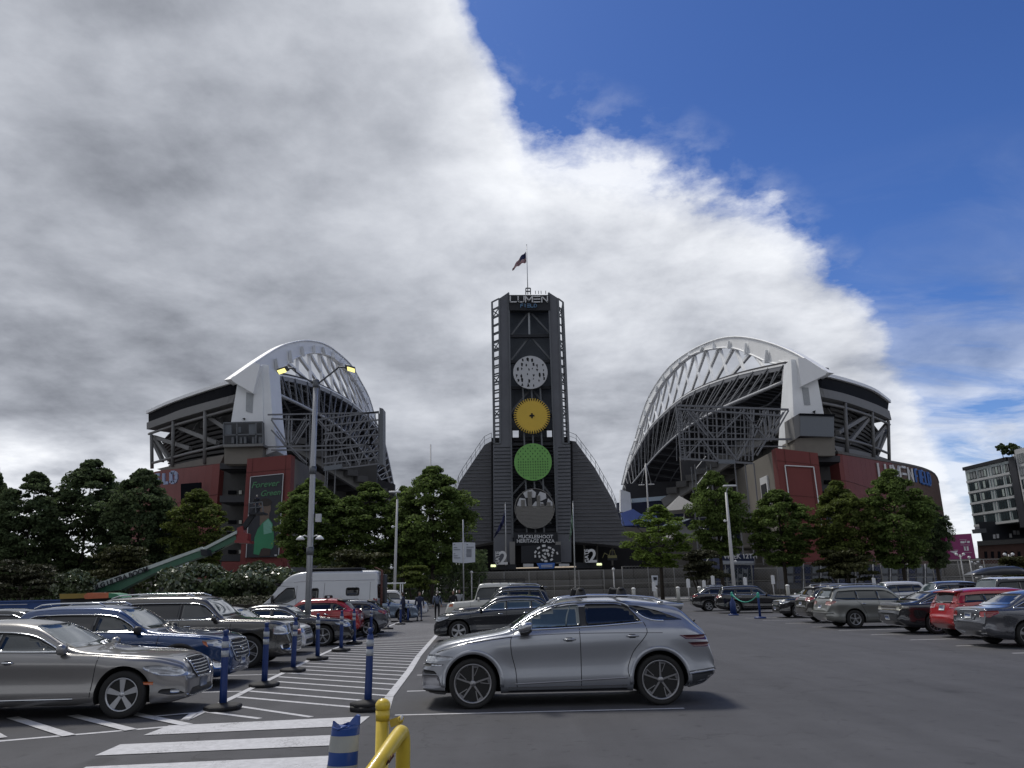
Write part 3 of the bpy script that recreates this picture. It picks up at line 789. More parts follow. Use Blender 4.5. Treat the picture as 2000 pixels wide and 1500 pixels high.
M_SEAT = mat('navy_seats', (.008, .013, .045), rough=.6, var=.3, scale=1.5)
M_GLASSB = mat('box_glass', (.03, .04, .05), rough=.15, var=0, coat=.5)
M_BOXP = mat('grey_box_panel', (.13, .145, .165), rough=.6, var=.05)

def stand(side, label):
    R = side == 'R'
    t = thing('stadium_stand', label, 'stadium', (0, 0, 0))
    if R:
        X0, k, Y0 = 60.0, 0.0, 142
        outer = [(1616, 727), (1553, 689), (1500, 668), (1451, 658), (1412, 660), (1373, 673), (1340, 691), (1311, 713), (1288, 741), (1268, 774), (1254, 810), (1239, 862), (1226, 898), (1214, 947)]
        inner = [(1566, 753), (1530, 716), (1500, 707), (1471, 694), (1438, 681), (1412, 679), (1386, 682), (1360, 689), (1334, 705), (1311, 728), (1294, 748), (1277, 777), (1262, 810), (1250, 842), (1236, 885), (1222, 940)]
        up = [(1530, 713), (1458, 728), (1406, 743), (1360, 761), (1327, 780), (1295, 807), (1268, 836), (1249, 869), (1229, 908), (1218, 944), (1215, 958)]
        lo = [(1528, 747), (1470, 771), (1412, 796), (1365, 821), (1324, 849), (1288, 882), (1260, 914), (1239, 940), (1226, 955), (1219, 963)]
        s = 1
    else:
        X0, k, Y0 = -53.8, 0.0, 142
        outer = [(451, 740), (505, 702), (548, 676), (584, 666), (610, 666), (636, 673), (662, 691), (685, 713), (704, 745), (718, 771), (727, 797), (738, 838), (748, 880)]
        inner = [(494, 767), (527, 733), (554, 715), (571, 702), (597, 691), (620, 689), (642, 694), (662, 707), (682, 728), (698, 751), (711, 777), (721, 800), (731, 840), (742, 880)]
        up = [(526, 731), (564, 736), (610, 748), (642, 761), (678, 780), (704, 800), (728, 824), (747, 850), (760, 900), (770, 950)]
        lo = [(528, 764), (570, 783), (610, 803), (650, 826), (690, 860), (727, 911), (744, 937), (752, 955)]
        s = -1
    W = lambda p, dX=0: PX(p[0], p[1], X0 + dX * s, k, Y0)
    NO = 56
    so = [W(p) for p in smooth2([Vector((x, y)) for x, y in outer], NO)]
    si = [W(p) for p in smooth2([Vector((x, y)) for x, y in inner], NO)]
    # arch: box rib with plate joints
    mb = MB(); mb.strip(so, si, (1.3 * s, 0, -.2)); mb.build('arch', M_ARCH, t)
    mb = MB(); mb.tube([p + Vector((-.15 * s, 0, 0)) for p in so], .22, 6); mb.tube([p + Vector((-.1 * s, 0, 0)) for p in si[3:]], .2, 6); mb.build('arch_edge_pipe', M_ARCH, t)
    # roof edge trusses
    NU = 30
    ow = lambda p: max(1.0, min(44, (.46 * p.y - 63) if R else (.44 * p.y - 68)))
    pu = [W(p, -2) for p in smooth2([Vector(p) for p in up], NU)]
    pl = [W(p, -3) for p in smooth2([Vector(p) for p in lo], NU)]
    pl = resample(pl, NU)
    mb = MB(); mb.strip(pu, [p + Vector((0, 0, -1.1)) for p in pu], (2.2 * s, 0, .2)); mb.build('roof_edge', M_TRUSS, t)
    mb = MB(); mb.strip([p + Vector((-.1 * s, 0, .25)) for p in pu], [p + Vector((-.1 * s, 0, -.15)) for p in pu], (.5 * s, 0, 0)); mb.build('edge_gutter', M_ARCH, t)
    mb = MB(); mb.tube(pl, .38, 6); mb.build('lower_chord', mat('chord_white', (.34, .35, .37), rough=.5), t)
    n = NU - 1
    inn = [p + Vector((9 * s, 0, -1)) for p in pu]
    for i in range(n):
        bars('web_member', [(pu[i] + Vector((0, 0, -1)), pl[i])], .34, M_TRUSS, t)
        bars('web_member', [(inn[i], pl[i])], .3, M_TRUSS, t)
        if i % 2 == 0: bars('web_member', [(pu[i], pl[min(i + 1, n)])], .24, M_STEEL, t)
    for i in range(0, n, 1):
        bars('roof_purlin', [(pu[i] + Vector((2 * s, 0, -1.2)), pu[i] + Vector((ow(pu[i]) * s, 0, -1.2 - ow(pu[i]) * .18)))], .9, M_STEEL, t)
    # roof deck sloping outwards
    mb = MB(); mb.strip([p + Vector((.5 * s, 0, 0)) for p in pu], [p + Vector((ow(p) * s, 0, -ow(p) * .17)) for p in pu], (0, 0, .8)); mb.build('roof_deck', M_ROOF, t)
    for j in range(1, 6): 
        mb = MB(); mb.tube([p + Vector((j / 6 * ow(p) * s, 0, -.19 * j / 6 * ow(p) - 1.2)) for p in pu], .3, 5); mb.build('roof_beam', M_STEEL, t)
    # diagonal lattice between arch and roof
    m_ = 17 if R else 14
    a_ = resample(si[3:], m_ + 1); b_ = resample(pu, m_ + 1)
    for i in range(m_ + 1):
        for dj in (-1, 1):
            j = i + dj
            if 0 <= j <= m_ and (a_[i] - b_[j]).length > 2 and a_[i].z > b_[j].z + .5:
                mb = MB(); mb.bar(a_[i] + Vector((1.2 * s, 0, .5)), b_[j] + Vector((1.2 * s, 0, 0)), .85, .8, mi=0, w2=.65); mb.build('lattice_strut', M_ARCH, t)
    for i in range(1, m_):
        q_ = a_[i]; o_ = min(so, key=lambda v: (v - q_).length); e = (o_ - q_)
        mb = MB(); mb.bar(q_ + Vector((-.5 * s, 0, -.3)), q_ + e * .62 + Vector((-.5 * s, 0, 0)), 1.1, .8, w2=.6); mb.build('arch_fin', M_PYL, t)
    # pylon
    if R:
        fr = [(1545, 702), (1562, 702), (1575, 735), (1597, 742), (1609, 808), (1609, 880), (1553, 880)]
        offs = [(0, 4, 0), (0, 6, 0), (0, 8, 0), (0, 8, 0), (0, 9, 0), (0, 10, 0), (0, 10, 0)]
        beak = [(1558, 700), (1572, 699), (1616, 727), (1612, 732), (1566, 754)]
        slot = [(1566, 757), (1579, 757), (1583, 791), (1571, 791)]
        boxf = [(1563, 809), (1629, 811), (1629, 853), (1563, 851)]; boxc = [(1550, 814), (1563, 809), (1563, 851), (1553, 858)]
        lowf = [(1553, 856), (1630, 853), (1631, 890), (1553, 890)]
        YF = 140
    else:
        fr = [(451, 826), (463, 752), (495, 716), (512, 712), (515, 890), (451, 890)]
        offs = [(0, 9, 0)] * 6
        beak = [(451, 739), (455, 745), (494, 768), (508, 712), (496, 709)]
        slot = [(481, 766), (495, 769), (493, 807), (480, 803)]
        boxf = [(437, 826), (513, 824), (514, 868), (436, 869)]; boxc = None
        lowf = [(438, 870), (513, 868), (512, 906), (438, 906)]
        YF = 140
    slab('pylon', fr, YF, 0, M_PYL, t).data  # placeholder replaced below
    bpy.data.objects.remove([o for o in t.children if o.name.startswith('pylon')][0])
    mb = MB(); mb.prism(quadpts(fr, YF), [Vector(o) for o in offs]); mb.build('pylon', M_PYL, t)
    if not R:
        slab('pylon_side', [(512, 712), (525, 713), (531, 800), (540, 880), (515, 890)], YF + .4, 7, M_PYL, t)
    mb = MB(); mb.prism(quadpts(beak, YF - 1.2), (0, 7, 0)); mb.build('arch_foot', M_ARCH, t)
    slab('recess', slot, YF - .08, .06, mat('pylon_recess', (.34, .36, .38), rough=.7), t)
    if R:
        b1 = slab('plant_box', boxf, YF - 2.4, 6, M_BOXP, t); slab('plant_box', boxc, YF - 2.3, 5, M_BAND, t)
        slab('coping', [(1562, 807), (1631, 809), (1631, 813), (1562, 811)], YF - 2.6, 6.3, M_BLK, t)
        slab('plinth', lowf, YF - 1.6, 7, M_BEI, t)
        slab('flood_lamp', [(1588, 803), (1593, 801), (1592, 807)], YF - .4, .4, M_DARK, t)
    else:
        slab('plant_deck', [(436, 868), (514, 866), (514, 871), (436, 873)], YF - 2.6, 6, M_BAND, t)
        slab('plant_back', boxf, YF - .5, 1.5, mat('plant_back', (.06, .062, .066), rough=.8), t)
        for x0, y0, x1, y1 in [(438, 830, 452, 848), (486, 829, 500, 847), (465, 834, 470, 845)]: slab('screen_panel', [(x0, y0), (x1, y0 - .5), (x1, y1), (x0, y1)], YF - 2.2, .3, M_BOXP, t)
        for x0 in (452, 468, 476, 492, 505): slab('air_unit', [(x0, 853), (x0 + 5, 853), (x0 + 5, 866), (x0, 866)], YF - 2.2, 1, M_STEEL, t)
        for a, b in [((437, 826), (513, 824)), ((437, 850), (513, 848)), ((437, 826), (437, 868)), ((463, 826), (463, 868)), ((500, 825), (500, 866)), ((513, 824), (514, 866))]: bars('guard_rail', [(P(*a, YF - 2.5), P(*b, YF - 2.5))], .22, M_STEEL, t)
        slab('plinth', lowf, YF - 1.6, 7, M_BEI, t)
        slab('flood_lamp', [(473, 817), (478, 816), (477, 820)], YF - .4, .4, M_DARK, t)
    # outer ring
    if R:
        Yr = lambda x: 146 + max(0, x - 1600) ** 1.35 * .058
        top = [(1597, 731), (1608, 734), (1656, 746), (1704, 763), (1736, 786)]
        bb = [(1597, 758), (1600, 759), (1648, 770), (1704, 789), (1734, 803)]
        gb = [(1600, 775), (1603, 776), (1648, 786), (1704, 805), (1738, 821)]
        cols = [(1650, 787, 1655, 886), (1703, 804, 1707, 896), (1735, 822, 1737, 905)]
        rail = [(1629, 854), (1688, 867), (1736, 886)]
        par = [(1629, 870), (1690, 883), (1736, 897)]; rw = [(1638, 887), (1712, 899), (1740, 904)]
        braces = [((1656, 866), (1700, 812)), ((1700, 868), (1732, 828)), ((1636, 845), (1697, 809)), ((1710, 880), (1722, 842)), ((1712, 890), (1734, 838))]
    else:
        Yr = lambda x: 146 + max(0, 461 - x) ** 1.3 * .040
        top = [(463, 745), (401, 764), (335, 787), (290, 807)]
        bb = [(463, 771), (368, 797), (330, 811), (290, 826)]
        gb = [(458, 787), (368, 813), (330, 825), (290, 839)]
        cols = [(401, 803, 400, 906), (339, 823, 337, 911), (296, 849, 297, 915)]
        rail = [(438, 870), (370, 885), (296, 905)]
        par = [(438, 888), (380, 899), (306, 916)]; rw = [(430, 905), (370, 912), (315, 919)]
        braces = [((345, 833), (425, 865)), ((410, 815), (440, 835)), ((300, 853), (372, 876)), ((300, 862), (318, 900)), ((304, 856), (330, 895))]
    ring = lambda pts, n=16: [P(p.x, p.y, Yr(p.x)) for p in smooth2([Vector(p) for p in pts], n)]
    T, B, Gb, Pa, Rw, Ra = map(ring, (top, bb, gb, par, rw, rail))
    inn_ = Vector((-4 * s, 5, 0))
    mb = MB(); mb.strip(T, B, inn_); mb.build('louvre_band', M_BLK, t)
    mb = MB(); mb.strip([p + Vector((.4 * s, -.4, .5)) for p in T], [p + Vector((.4 * s, -.4, -.2)) for p in T], (-5 * s, 6, 0)); mb.build('roof_rim', M_ARCH, t)
    mb = MB(); mb.strip([p + Vector((.3 * s, -.3, 0)) for p in B], [p + Vector((.3 * s, -.3, 0)) for p in Gb], inn_); mb.build('fascia_band', M_BAND, t)
    mb = MB(); mb.tube([p + Vector((0, .4, -1.0)) for p in Gb], .30, 6); mb.build('ring_beam', M_BAND, t)
    mb = MB(); mb.tube(Ra, .30, 6); mb.build('ring_beam', M_BAND, t)
    mb = MB(); mb.strip(Pa, Rw, inn_); mb.build('parapet', M_BAND if R else M_BEI, t)
    for x0, y0, x1, y1 in cols: bars('column', [(P(x0, y0, Yr(x0) - .2), P(x1, y1, Yr(x0) - .2))], .78, M_BAND, t, n=8)
    for a, b in braces: bars('raker_brace', [(P(*a, Yr(a[0]) + 3), P(*b, Yr(b[0]) + 3))], .8, M_BAND, t)
    # stepped underside of the upper tier
    ST = 13
    for i in range(ST):
        a1 = [p + Vector((-(2 + i * 1.9) * s, 3 + i * 1.5, -.6 - i * 1.15)) for p in Gb[:13]]
        b1 = [p + Vector((-(2 + (i + 1) * 1.9) * s, 3 + (i + 1) * 1.5, -.6 - i * 1.15)) for p in Gb[:13]]
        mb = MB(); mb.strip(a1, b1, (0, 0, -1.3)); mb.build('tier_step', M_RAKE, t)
    for p in (Gb[1], Gb[5], Gb[9]):
        bars('raker_beam', [(p + Vector((-2 * s, 2, -1.5)), p + Vector((-28 * s, 24, -17.5)))], 1.1, M_BAND, t, h=1.8)
    # receding stepped rows seen behind the columns
    sp = [(1622, 786), (1665, 800), (1700, 822), (1722, 850)] if R else [(458, 796), (410, 806), (350, 830), (316, 862)]
    ep = [(1622, 884), (1665, 892), (1692, 897), (1712, 902)] if R else [(458, 900), (410, 905), (360, 910), (322, 916)]
    Yk = lambda x: Yr(x) + 9
    sa = [P(p.x, p.y, Yk(p.x)) for p in smooth2([Vector(p) for p in sp], 10)]; ea = [P(p.x, p.y, Yk(p.x)) for p in smooth2([Vector(p) for p in ep], 10)]
    for i in range(11):
        a1 = [p.lerp(q_, i / 11) + Vector((0, i * .25, 0)) for p, q_ in zip(sa, ea)]; b1 = [p.lerp(q_, (i + .62) / 11) + Vector((0, i * .25, 0)) for p, q_ in zip(sa, ea)]
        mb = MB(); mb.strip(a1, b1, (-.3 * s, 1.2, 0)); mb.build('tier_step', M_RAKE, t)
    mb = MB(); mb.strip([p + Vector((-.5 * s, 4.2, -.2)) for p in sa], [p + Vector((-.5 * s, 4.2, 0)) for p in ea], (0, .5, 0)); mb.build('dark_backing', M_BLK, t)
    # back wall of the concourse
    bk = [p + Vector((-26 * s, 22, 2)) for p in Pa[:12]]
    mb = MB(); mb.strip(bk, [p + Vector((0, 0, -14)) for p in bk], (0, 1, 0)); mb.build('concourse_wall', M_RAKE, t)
    # seating bowl under the roof
    NB = 15
    if R: ya, yb, xi, xo = 150, 425, 66, 112
    else: ya, yb, xi, xo = 150, 300, -58, -104
    for i in range(NB):
        f0 = i / NB; f1 = (i + 1) / NB
        xa, xb = xi + (xo - xi) * f0, xi + (xo - xi) * f1; z = 6 + 28 * f0; y0_ = max(ya, abs(xb) / .455)
        mb = MB(); mb.box(((xa + xb) / 2, (y0_ + yb) / 2, z - 1), (abs(xb - xa), yb - y0_, 2.2)); mb.build('seat_tier', M_SEAT, t)
    mb = MB(); y0_ = abs(xo) / .45; mb.box(((xo + 1 * s), (y0_ + yb) / 2, 18), (1, yb - y0_, 36)); mb.build('rear_wall', M_ROOF, t)
    for z in (13, 25): 
        mb = MB(); xf_ = xi + (xo - xi) * (z - 6) / 28 - .6 * s; y0_ = max(ya, abs(xf_) / .455); mb.box((xf_, (y0_ + yb) / 2, z + 1.2), (.5, yb - y0_, 1.5)); mb.build('tier_fascia', mat('pale_fascia', (.28, .33, .38), rough=.5), t)
    for j in range(8):
        yy = ya + 12 + j * 16
        if yy > 205: bars('roof_prop', [((xi + 4 * s, yy, 12), (xi + 20 * s, yy + 8, 44 if R else 42))], .4, M_STEEL, t)
    return t, Yr, P

st_R, YrR, _ = stand('R', 'right-hand stadium stand with a white lattice arch roof and dark red lower walls')
st_L, YrL, _ = stand('L', 'left stadium stand with a white lattice arch roof, a banner on its red wall')

def S(name, px, Y, depth, m, t, **k): return slab(name, px, Y, depth, m, t, **k)
# ---- right stand lower walls
t = st_R
fr = quadpts([(1515, 875), (1597, 885), (1592, 1160), (1545, 1160)], 136)
fr[2].x = fr[1].x; fr[3].x = fr[0].x; fr[2].z = fr[3].z = 0
mb = MB(); mb.prism(fr, (0, 2.4, 0)); blk = mb.build('red_wall', M_RED, t)
mb = MB(); mb.prism([v + Vector((.25, 1, -.15)) for v in fr], (0, 27, 0)); mb.build('block_wall', M_BEI, t)
def on(fr, u, v, off=0):   # u across, v down (0..1) on a 4-corner wall TL,TR,BR,BL
    a = fr[0].lerp(fr[1], u); b = fr[3].lerp(fr[2], u); return a.lerp(b, v) + Vector((0, off, 0))
def joints(fr, us, vs, t, w=.10, m=None):
    for u in us: bars('panel_joint', [(on(fr, u, 0, -.02), on(fr, u, 1, -.02))], w, m or M_REDJ, t)
    for v in vs: bars('panel_joint', [(on(fr, 0, v, -.02), on(fr, 1, v, -.02))], w, m or M_REDJ, t)
joints(fr, [.2, .8], [.09, .33, .56, .78], t, .07)
A1, A2, A3 = P(1533, 909, 135.8), P(1589, 912, 135.8), P(1545, 1003, 135.8)
bars('white_frame', [(A1, A2), (A1, Vector((A1.x + .2, A1.y, A1.z - 12))), (A2, Vector((A2.x + .2, A2.y, A2.z - 12)))], .16, M_WHITE, t)
# concrete side return with door opening and ledges (plane x = const)
xs_ = fr[0].x + .2
mb = MB(); mb.box((xs_ - .1, 144.5, fr[0].z - 7.5), (.3, 4.2, 7)); mb.build('doorway_surround', M_WHITE, t)
mb = MB(); mb.box((xs_ - .2, 144.5, fr[0].z - 8.2), (.4, 2.8, 5.6)); mb.build('doorway', M_DARK, t)
for z in (8.5, 13.5):
    mb = MB(); mb.box((xs_ - 5, 152, z), (10, 14, .5)); mb.build('terrace_slab', M_BEI, t)
railing([Vector((xs_ - 10, 145, 13.8)), Vector((xs_ - .4, 145, 13.8))], 1.1, t)
# stair tower scaffold
for x0 in (xs_ - 12.5, xs_ - 9.5):
    for y0 in (146, 149): bars('scaffold_post', [((x0, y0, 0), (x0, y0, 24))], .22, M_STEEL, t)
for z in range(2, 24, 3): bars('scaffold_rail', [((xs_ - 12.5, 146, z), (xs_ - 9.5, 146, z)), ((xs_ - 12.5, 146, z), (xs_ - 9.5, 149, z + 3))], .16, M_STEEL, t)
for z, w_ in ((16.5, 6), (11, 5)):
    mb = MB(); mb.add([(xs_ - 16, 158, z), (xs_ - 16 + w_, 154, z), (xs_ - 16 + w_, 164, z), (xs_ - 16, 168, z), (xs_ - 13, 160, z + 3.2)], [(0, 1, 4), (1, 2, 4), (2, 3, 4), (3, 0, 4), (3, 2, 1, 0)]); mb.build('tent_canopy', mat('tent_white', (.20, .20, .20), rough=.7), t)
# lower bowl ribbons visible at left
for z0, y0, y1, dz in ((24.5, 190, 330, 1.7),):
    mb = MB(); mb.box((60.5, (y0 + 420) / 2, z0), (.6, 420 - y0, dz)); mb.build('ribbon_board', mat('ribbon_pale', (.25, .31, .36), rough=.4), t)
slab('far_pylon', [(1212, 956), (1231, 962), (1234, 1000), (1212, 1000)], 338, 4, M_PYL, t); slab('end_band', [(1234, 974), (1400, 960), (1400, 968), (1234, 982)], 342, 1, mat('ribbon_bright', (.5, .6, .68), rough=.4), t); slab('dark_backing', [(1222, 945), (1480, 930), (1480, 1000), (1222, 1000)], 350, 1, M_ROOF, t)
M_TARP = mat('blue_tarpaulin', (.13, .20, .55), rough=.6, var=.12, scale=.2)
for px in ([(1213, 1002), (1236, 994), (1252, 1004), (1237, 1026), (1216, 1027)], [(1253, 1004), (1275, 998), (1290, 1020), (1240, 1026)]):
    S('seat_cover', px, 330, 2, M_TARP, t)
S('lower_bowl', [(1205, 982), (1400, 968), (1480, 960), (1480, 1140), (1205, 1140)], 345, 3, M_SEAT, t)
S('field_wall', [(1205, 1028), (1400, 1040), (1400, 1150), (1205, 1150)], 328, 2, M_BEI, t)
S('terrace_edge', [(1300, 1042), (1380, 1030), (1380, 1036), (1300, 1048)], 240, 2, M_CONC, t)
S('terrace_wall_band', [(1270, 1068), (1345, 1050), (1345, 1075), (1270, 1085)], 235, 2, M_CONC_D, t)
# recess between the block and curved wall
def recess(x0, x1, ytop, ys, Y, t):
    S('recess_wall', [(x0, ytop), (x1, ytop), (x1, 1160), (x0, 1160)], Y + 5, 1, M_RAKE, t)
    for y0, y1 in ys:
        S('balcony_parapet', [(x0 - 1, y0), (x1 + 1, y0), (x1 + 1, y1), (x0 - 1, y1)], Y, .6, mat('charcoal_balcony', (.035, .036, .042), rough=.7), t)
        S('balcony_soffit', [(x0, y1 - 1), (x1, y1 - 1), (x1, y1), (x0, y1)], Y, 5, M_DARK, t)
        w_ = (x1 - x0)
        S('lit_sign', [(x0 + w_ * .72, y0 - 10), (x0 + w_ * .82, y0 - 10), (x0 + w_ * .82, y0 - 3), (x0 + w_ * .72, y0 - 3)], Y + 4.7, .2, mat('pale_sign', (.6, .6, .55), rough=.5), t)
        S('dark_window', [(x0 + w_ * .3, y0 - 10), (x0 + w_ * .6, y0 - 10), (x0 + w_ * .6, y0 - 3), (x0 + w_ * .3, y0 - 3)], Y + 4.7, .2, M_BLK, t)
recess(1598, 1640, 884, [(890, 903), (948, 960), (1004, 1016), (1060, 1072)], 140, st_R)
recess(430, 481, 904, [(905, 917), (968, 982), (1026, 1040), (1084, 1097)], 141, st_L)
# curved red wall, right
Yc = lambda x: 143 + max(0, x - 1640) ** 1.3 * .0805
topc = [(1636, 886), (1712, 899), (1780, 911), (1812, 920), (1828, 930), (1834, 944)]
pts = [P(p.x, p.y, Yc(p.x)) for p in smooth2([Vector(p) for p in topc], 25)]
M_BRN = mat('brown_brick', (.105, .062, .045), rough=.8, var=.12, scale=.3)
for i in range(24):
    a, b = pts[i], pts[i + 1]
    mb = MB(); g = (b - a) * .004
    mb.strip([a + g, b - g], [Vector((a.x, a.y, 0)) + g, Vector((b.x, b.y, 0)) - g], (-1.5, 3, 0)); mb.build('wall_panel', M_RED if i < 12 else M_BRN, st_R)
for z in (6, 11, 16, 20): bars('panel_joint', [(Vector((pts[i].x, pts[i].y - .05, min(z, pts[i].z - 1))), Vector((pts[i + 1].x, pts[i + 1].y - .05, min(z, pts[i + 1].z - 1)))) for i in range(0, 24, 1)], .08, M_REDJ, st_R)
for i in (17, 19, 21):
    for z in (4, 10, 15.5):
        a, b = pts[i], pts[i + 1]; d_ = Vector((.12, -.2, 0))
        mb = MB(); mb.strip([Vector((a.x, a.y, z + 3.6)) + d_, Vector((b.x, b.y, z + 3.6)) + d_], [Vector((a.x, a.y, z)) + d_, Vector((b.x, b.y, z)) + d_], (0, .5, 0)); mb.build('wall_opening', M_BLK, st_R)
mb = MB(); mb.strip([p + Vector((0, -.2, .5)) for p in pts], [p + Vector((0, -.2, 0)) for p in pts], (-1.5, 3, 0)); mb.build('coping', M_CONC_D, st_R)
# letters along the curved wall
def wall_pt(px, zf):
    for a, b in zip(pts, pts[1:]):
        pa, pb = proj_x(a), proj_x(b)
        if pa <= px <= pb:
            u = (px - pa) / (pb - pa); p = a.lerp(b, u); return Vector((p.x, p.y - .25, p.z)), (b - a).normalized()
    return pts[-1], (pts[-1] - pts[-2]).normalized()
def proj_x(v):
    d = v - ORG; return 1000 + 1500 * d.dot(c_r) / d.dot(c_f)
STROKES = {'L': [((.1, 0), (.1, 1)), ((.1, 1), (.85, 1))], 'U': [((.1, 0), (.1, 1)), ((.1, 1), (.85, 1)), ((.85, 1), (.85, 0))],
           'M': [((.05, 1), (.05, 0)), ((.05, 0), (.47, .75)), ((.47, .75), (.9, 0)), ((.9, 0), (.9, 1))], 'E': [((.1, 0), (.85, 0)), ((.1, .5), (.85, .5)), ((.1, 1), (.85, 1))],
           'N': [((.1, 1), (.1, 0)), ((.1, 0), (.82, 1)), ((.82, 1), (.82, 0))], 'F': [((.12, 1), (.12, 0)), ((.12, 0), (.8, 0)), ((.12, .5), (.7, .5))], 'I': [((.45, 0), (.45, 1))],
           'e': [((.1, 0), (.1, 1)), ((.1, 0), (.8, 0)), ((.1, .5), (.7, .5)), ((.1, 1), (.8, 1))],
           'D': [((.12, 0), (.12, 1)), ((.12, 0), (.6, 0)), ((.6, 0), (.85, .25)), ((.85, .25), (.85, .75)), ((.85, .75), (.6, 1)), ((.6, 1), (.12, 1))]}
bounds = [1708, 1722, 1736, 1753, 1766, 1780, 1786, 1791, 1794, 1801, 1807, 1814]
for (x0, x1), ch in zip([(1709, 1721), (1723, 1737), (1739, 1754), (1756, 1766), (1768, 1779), (1782, 1788), (1790, 1793), (1794, 1800), (1801, 1806), (1807, 1813)], 'LUMENFIeLD'):
    p, d_ = wall_pt(x0, 0); q2, _d = wall_pt(x1, 0); ww = (q2 - p); hh = 3.3
    mb = MB()
    for (a, b), (c, e) in STROKES[ch]:
        A_ = p + ww * a + Vector((0, -.2, -.7 - b * hh)); B_ = p + ww * c + Vector((0, -.2, -.7 - e * hh)); mb.bar(A_, B_, .42, h=.5)
    mb.build('letter', M_WHITE if ord(ch) and x0 < 1780 else M_BLUE, st_R)
# ---- left stand lower walls
t = st_L
fr = quadpts([(483, 896), (569, 888), (560, 1114), (466, 1114)], 136)
fr[2].x = fr[1].x + .4; fr[3].x = fr[0].x; fr[2].z = fr[3].z = 0
mb = MB(); mb.prism(fr, (0, 2.4, 0)); mb.build('red_wall', M_RED, t)
mb = MB(); mb.prism([v + Vector((-.25, 1, -.15)) for v in fr], (0, 26, 0)); mb.build('block_wall', M_BEI, t)
joints(fr, [.13, .88], [.10, .33, .56, .78], t, .07)
mb = MB(); a = P(433, 1097, 135.5); b = P(552, 1097, 135.5); mb.prism([a, b, Vector((b.x, b.y, 0)), Vector((a.x, a.y, 0))], (0, 2, 0)); mb.build('red_wall', M_RED, t)
xs_ = fr[1].x
mb = MB(); mb.box((xs_ + .15, 143, fr[0].z - 8), (.3, 4.2, 8)); mb.build('doorway_surround', M_BAND, t)
mb = MB(); mb.box((xs_ + .2, 143, fr[0].z - 8.5), (.4, 2.8, 6.6)); mb.build('doorway', M_DARK, t)
topc = [(430, 905), (370, 913), (319, 918), (290, 925), (262, 936), (240, 950)]
Yd = lambda x: 145 + max(0, 430 - x) ** 1.3 * .045
pts = [P(p.x, p.y, Yd(p.x)) for p in smooth2([Vector(p) for p in topc], 15)]
for i in range(14):
    a, b = pts[i], pts[i + 1]; g = (b - a) * .004
    mb = MB(); mb.strip([a + g, b - g], [Vector((a.x, a.y, 0)) + g, Vector((b.x, b.y, 0)) - g], (1.5, 3, 0)); mb.build('wall_panel', M_RED, t)
for z in (11, 16, 20): bars('panel_joint', [(Vector((pts[i].x, pts[i].y - .05, z)), Vector((pts[i + 1].x, pts[i + 1].y - .05, z))) for i in range(14)], .1, M_REDJ, t)
S('wall_opening', [(353, 945), (392, 942), (392, 985), (353, 985)], 146, .5, M_BLK, t)
def lletter(ch, x0, y0, x1, y1, Y, m, parent, w=.5):
    p = P(x0, y0, Y); ux = P(x1, y0 - 1, Y) - p; uy = P(x0, y1, Y) - p; mb = MB()
    for (a, b), (c, e) in STROKES[ch]: mb.bar(p + ux * a + uy * b, p + ux * c + uy * e, w, h=.6)
    return mb.build('letter', m, parent)
M_LB = mat('lavender_letter', (.30, .36, .52), rough=.4)
lletter('L', 319, 925, 331, 944, 151, M_LB, t); lletter('D', 333, 923, 347, 943, 150.5, M_LB, t, .6)
lletter('e', 303, 928, 315, 946, 153, M_LB, t); lletter('I', 292, 931, 300, 948, 155, M_LB, t)
# far end of left bowl
S('end_wall', [(560, 905), (660, 915), (700, 925), (770, 945), (770, 980), (560, 1100)], 285, 3, M_ROOF, t)
# banner with figure
t = thing('wall_banner', 'tall dark banner reading Forever Green with a green-shirted player, on the left red wall', 'banner')
YB = 135.6
M_BAN = mat('banner_cloth', (.028, .030, .038), rough=.7, var=.15, scale=.3)
S('cloth', [(490, 932), (553, 926), (544, 1088), (481, 1089)], YB, .1, M_BAN, t)
for a, b in [((489.5, 931.5), (553.5, 925)), ((553.5, 925), (544, 1088)), ((489.5, 931.5), (480.5, 1089))]: bars('frame_edge', [(P(*a, YB - .05), P(*b, YB - .05))], .12, M_GRY, t)
M_GT = mat('green_print', (.07, .20, .10), rough=.7, var=.05)
d_ = (P(553, 926, YB) - P(490, 932, YB)).normalized()
text('lettering', 'Forever', M_GT, P(517, 946, YB - .1), 1.5, .04, t, right=d_, shear=.35, bold=.02)
text('lettering', 'Green', M_GT, P(527.5, 963, YB - .1), 1.38, .04, t, right=d_, shear=.35, bold=.02)
S('printed_neck', [(508, 1000), (526, 1000), (525, 1024), (507, 1026)], YB - .04, .03, mat('print_skin', (.13, .095, .075), rough=.7, var=.1), t)
def oval(cx, cy, rx, ry, n=20): return [(cx + rx * math.cos(2 * PI * i / n), cy + ry * math.sin(2 * PI * i / n)) for i in range(n)]
S('printed_head', oval(518, 992, 11, 15), YB - .06, .03, MATS['print_skin'], t)
S('printed_hair', oval(519, 981, 12, 8), YB - .08, .03, mat('print_hair', (.03, .025, .022), rough=.8), t)
S('printed_shirt', [(495, 1082), (497, 1050), (503, 1034), (512, 1022), (524, 1012), (532, 1022), (535, 1045), (534, 1068), (529, 1074), (510, 1072), (506, 1084)], YB - .05, .03, mat('print_green', (.04, .22, .11), rough=.7, var=.15, scale=.4), t)
S('printed_shoulder', [(514, 1022), (524, 1013), (531, 1024), (531, 1040), (515, 1044)], YB - .08, .03, mat('print_mint', (.16, .36, .28), rough=.7, var=.15), t)
S('printed_arm', [(508, 1078), (514, 1070), (529, 1072), (527, 1085), (505, 1087)], YB - .07, .03, mat('print_brown', (.05, .035, .03), rough=.7), t)
S('printed_mark', [(536, 1083), (541, 1083), (541, 1086), (536, 1086)], YB - .05, .03, M_GRY, t)
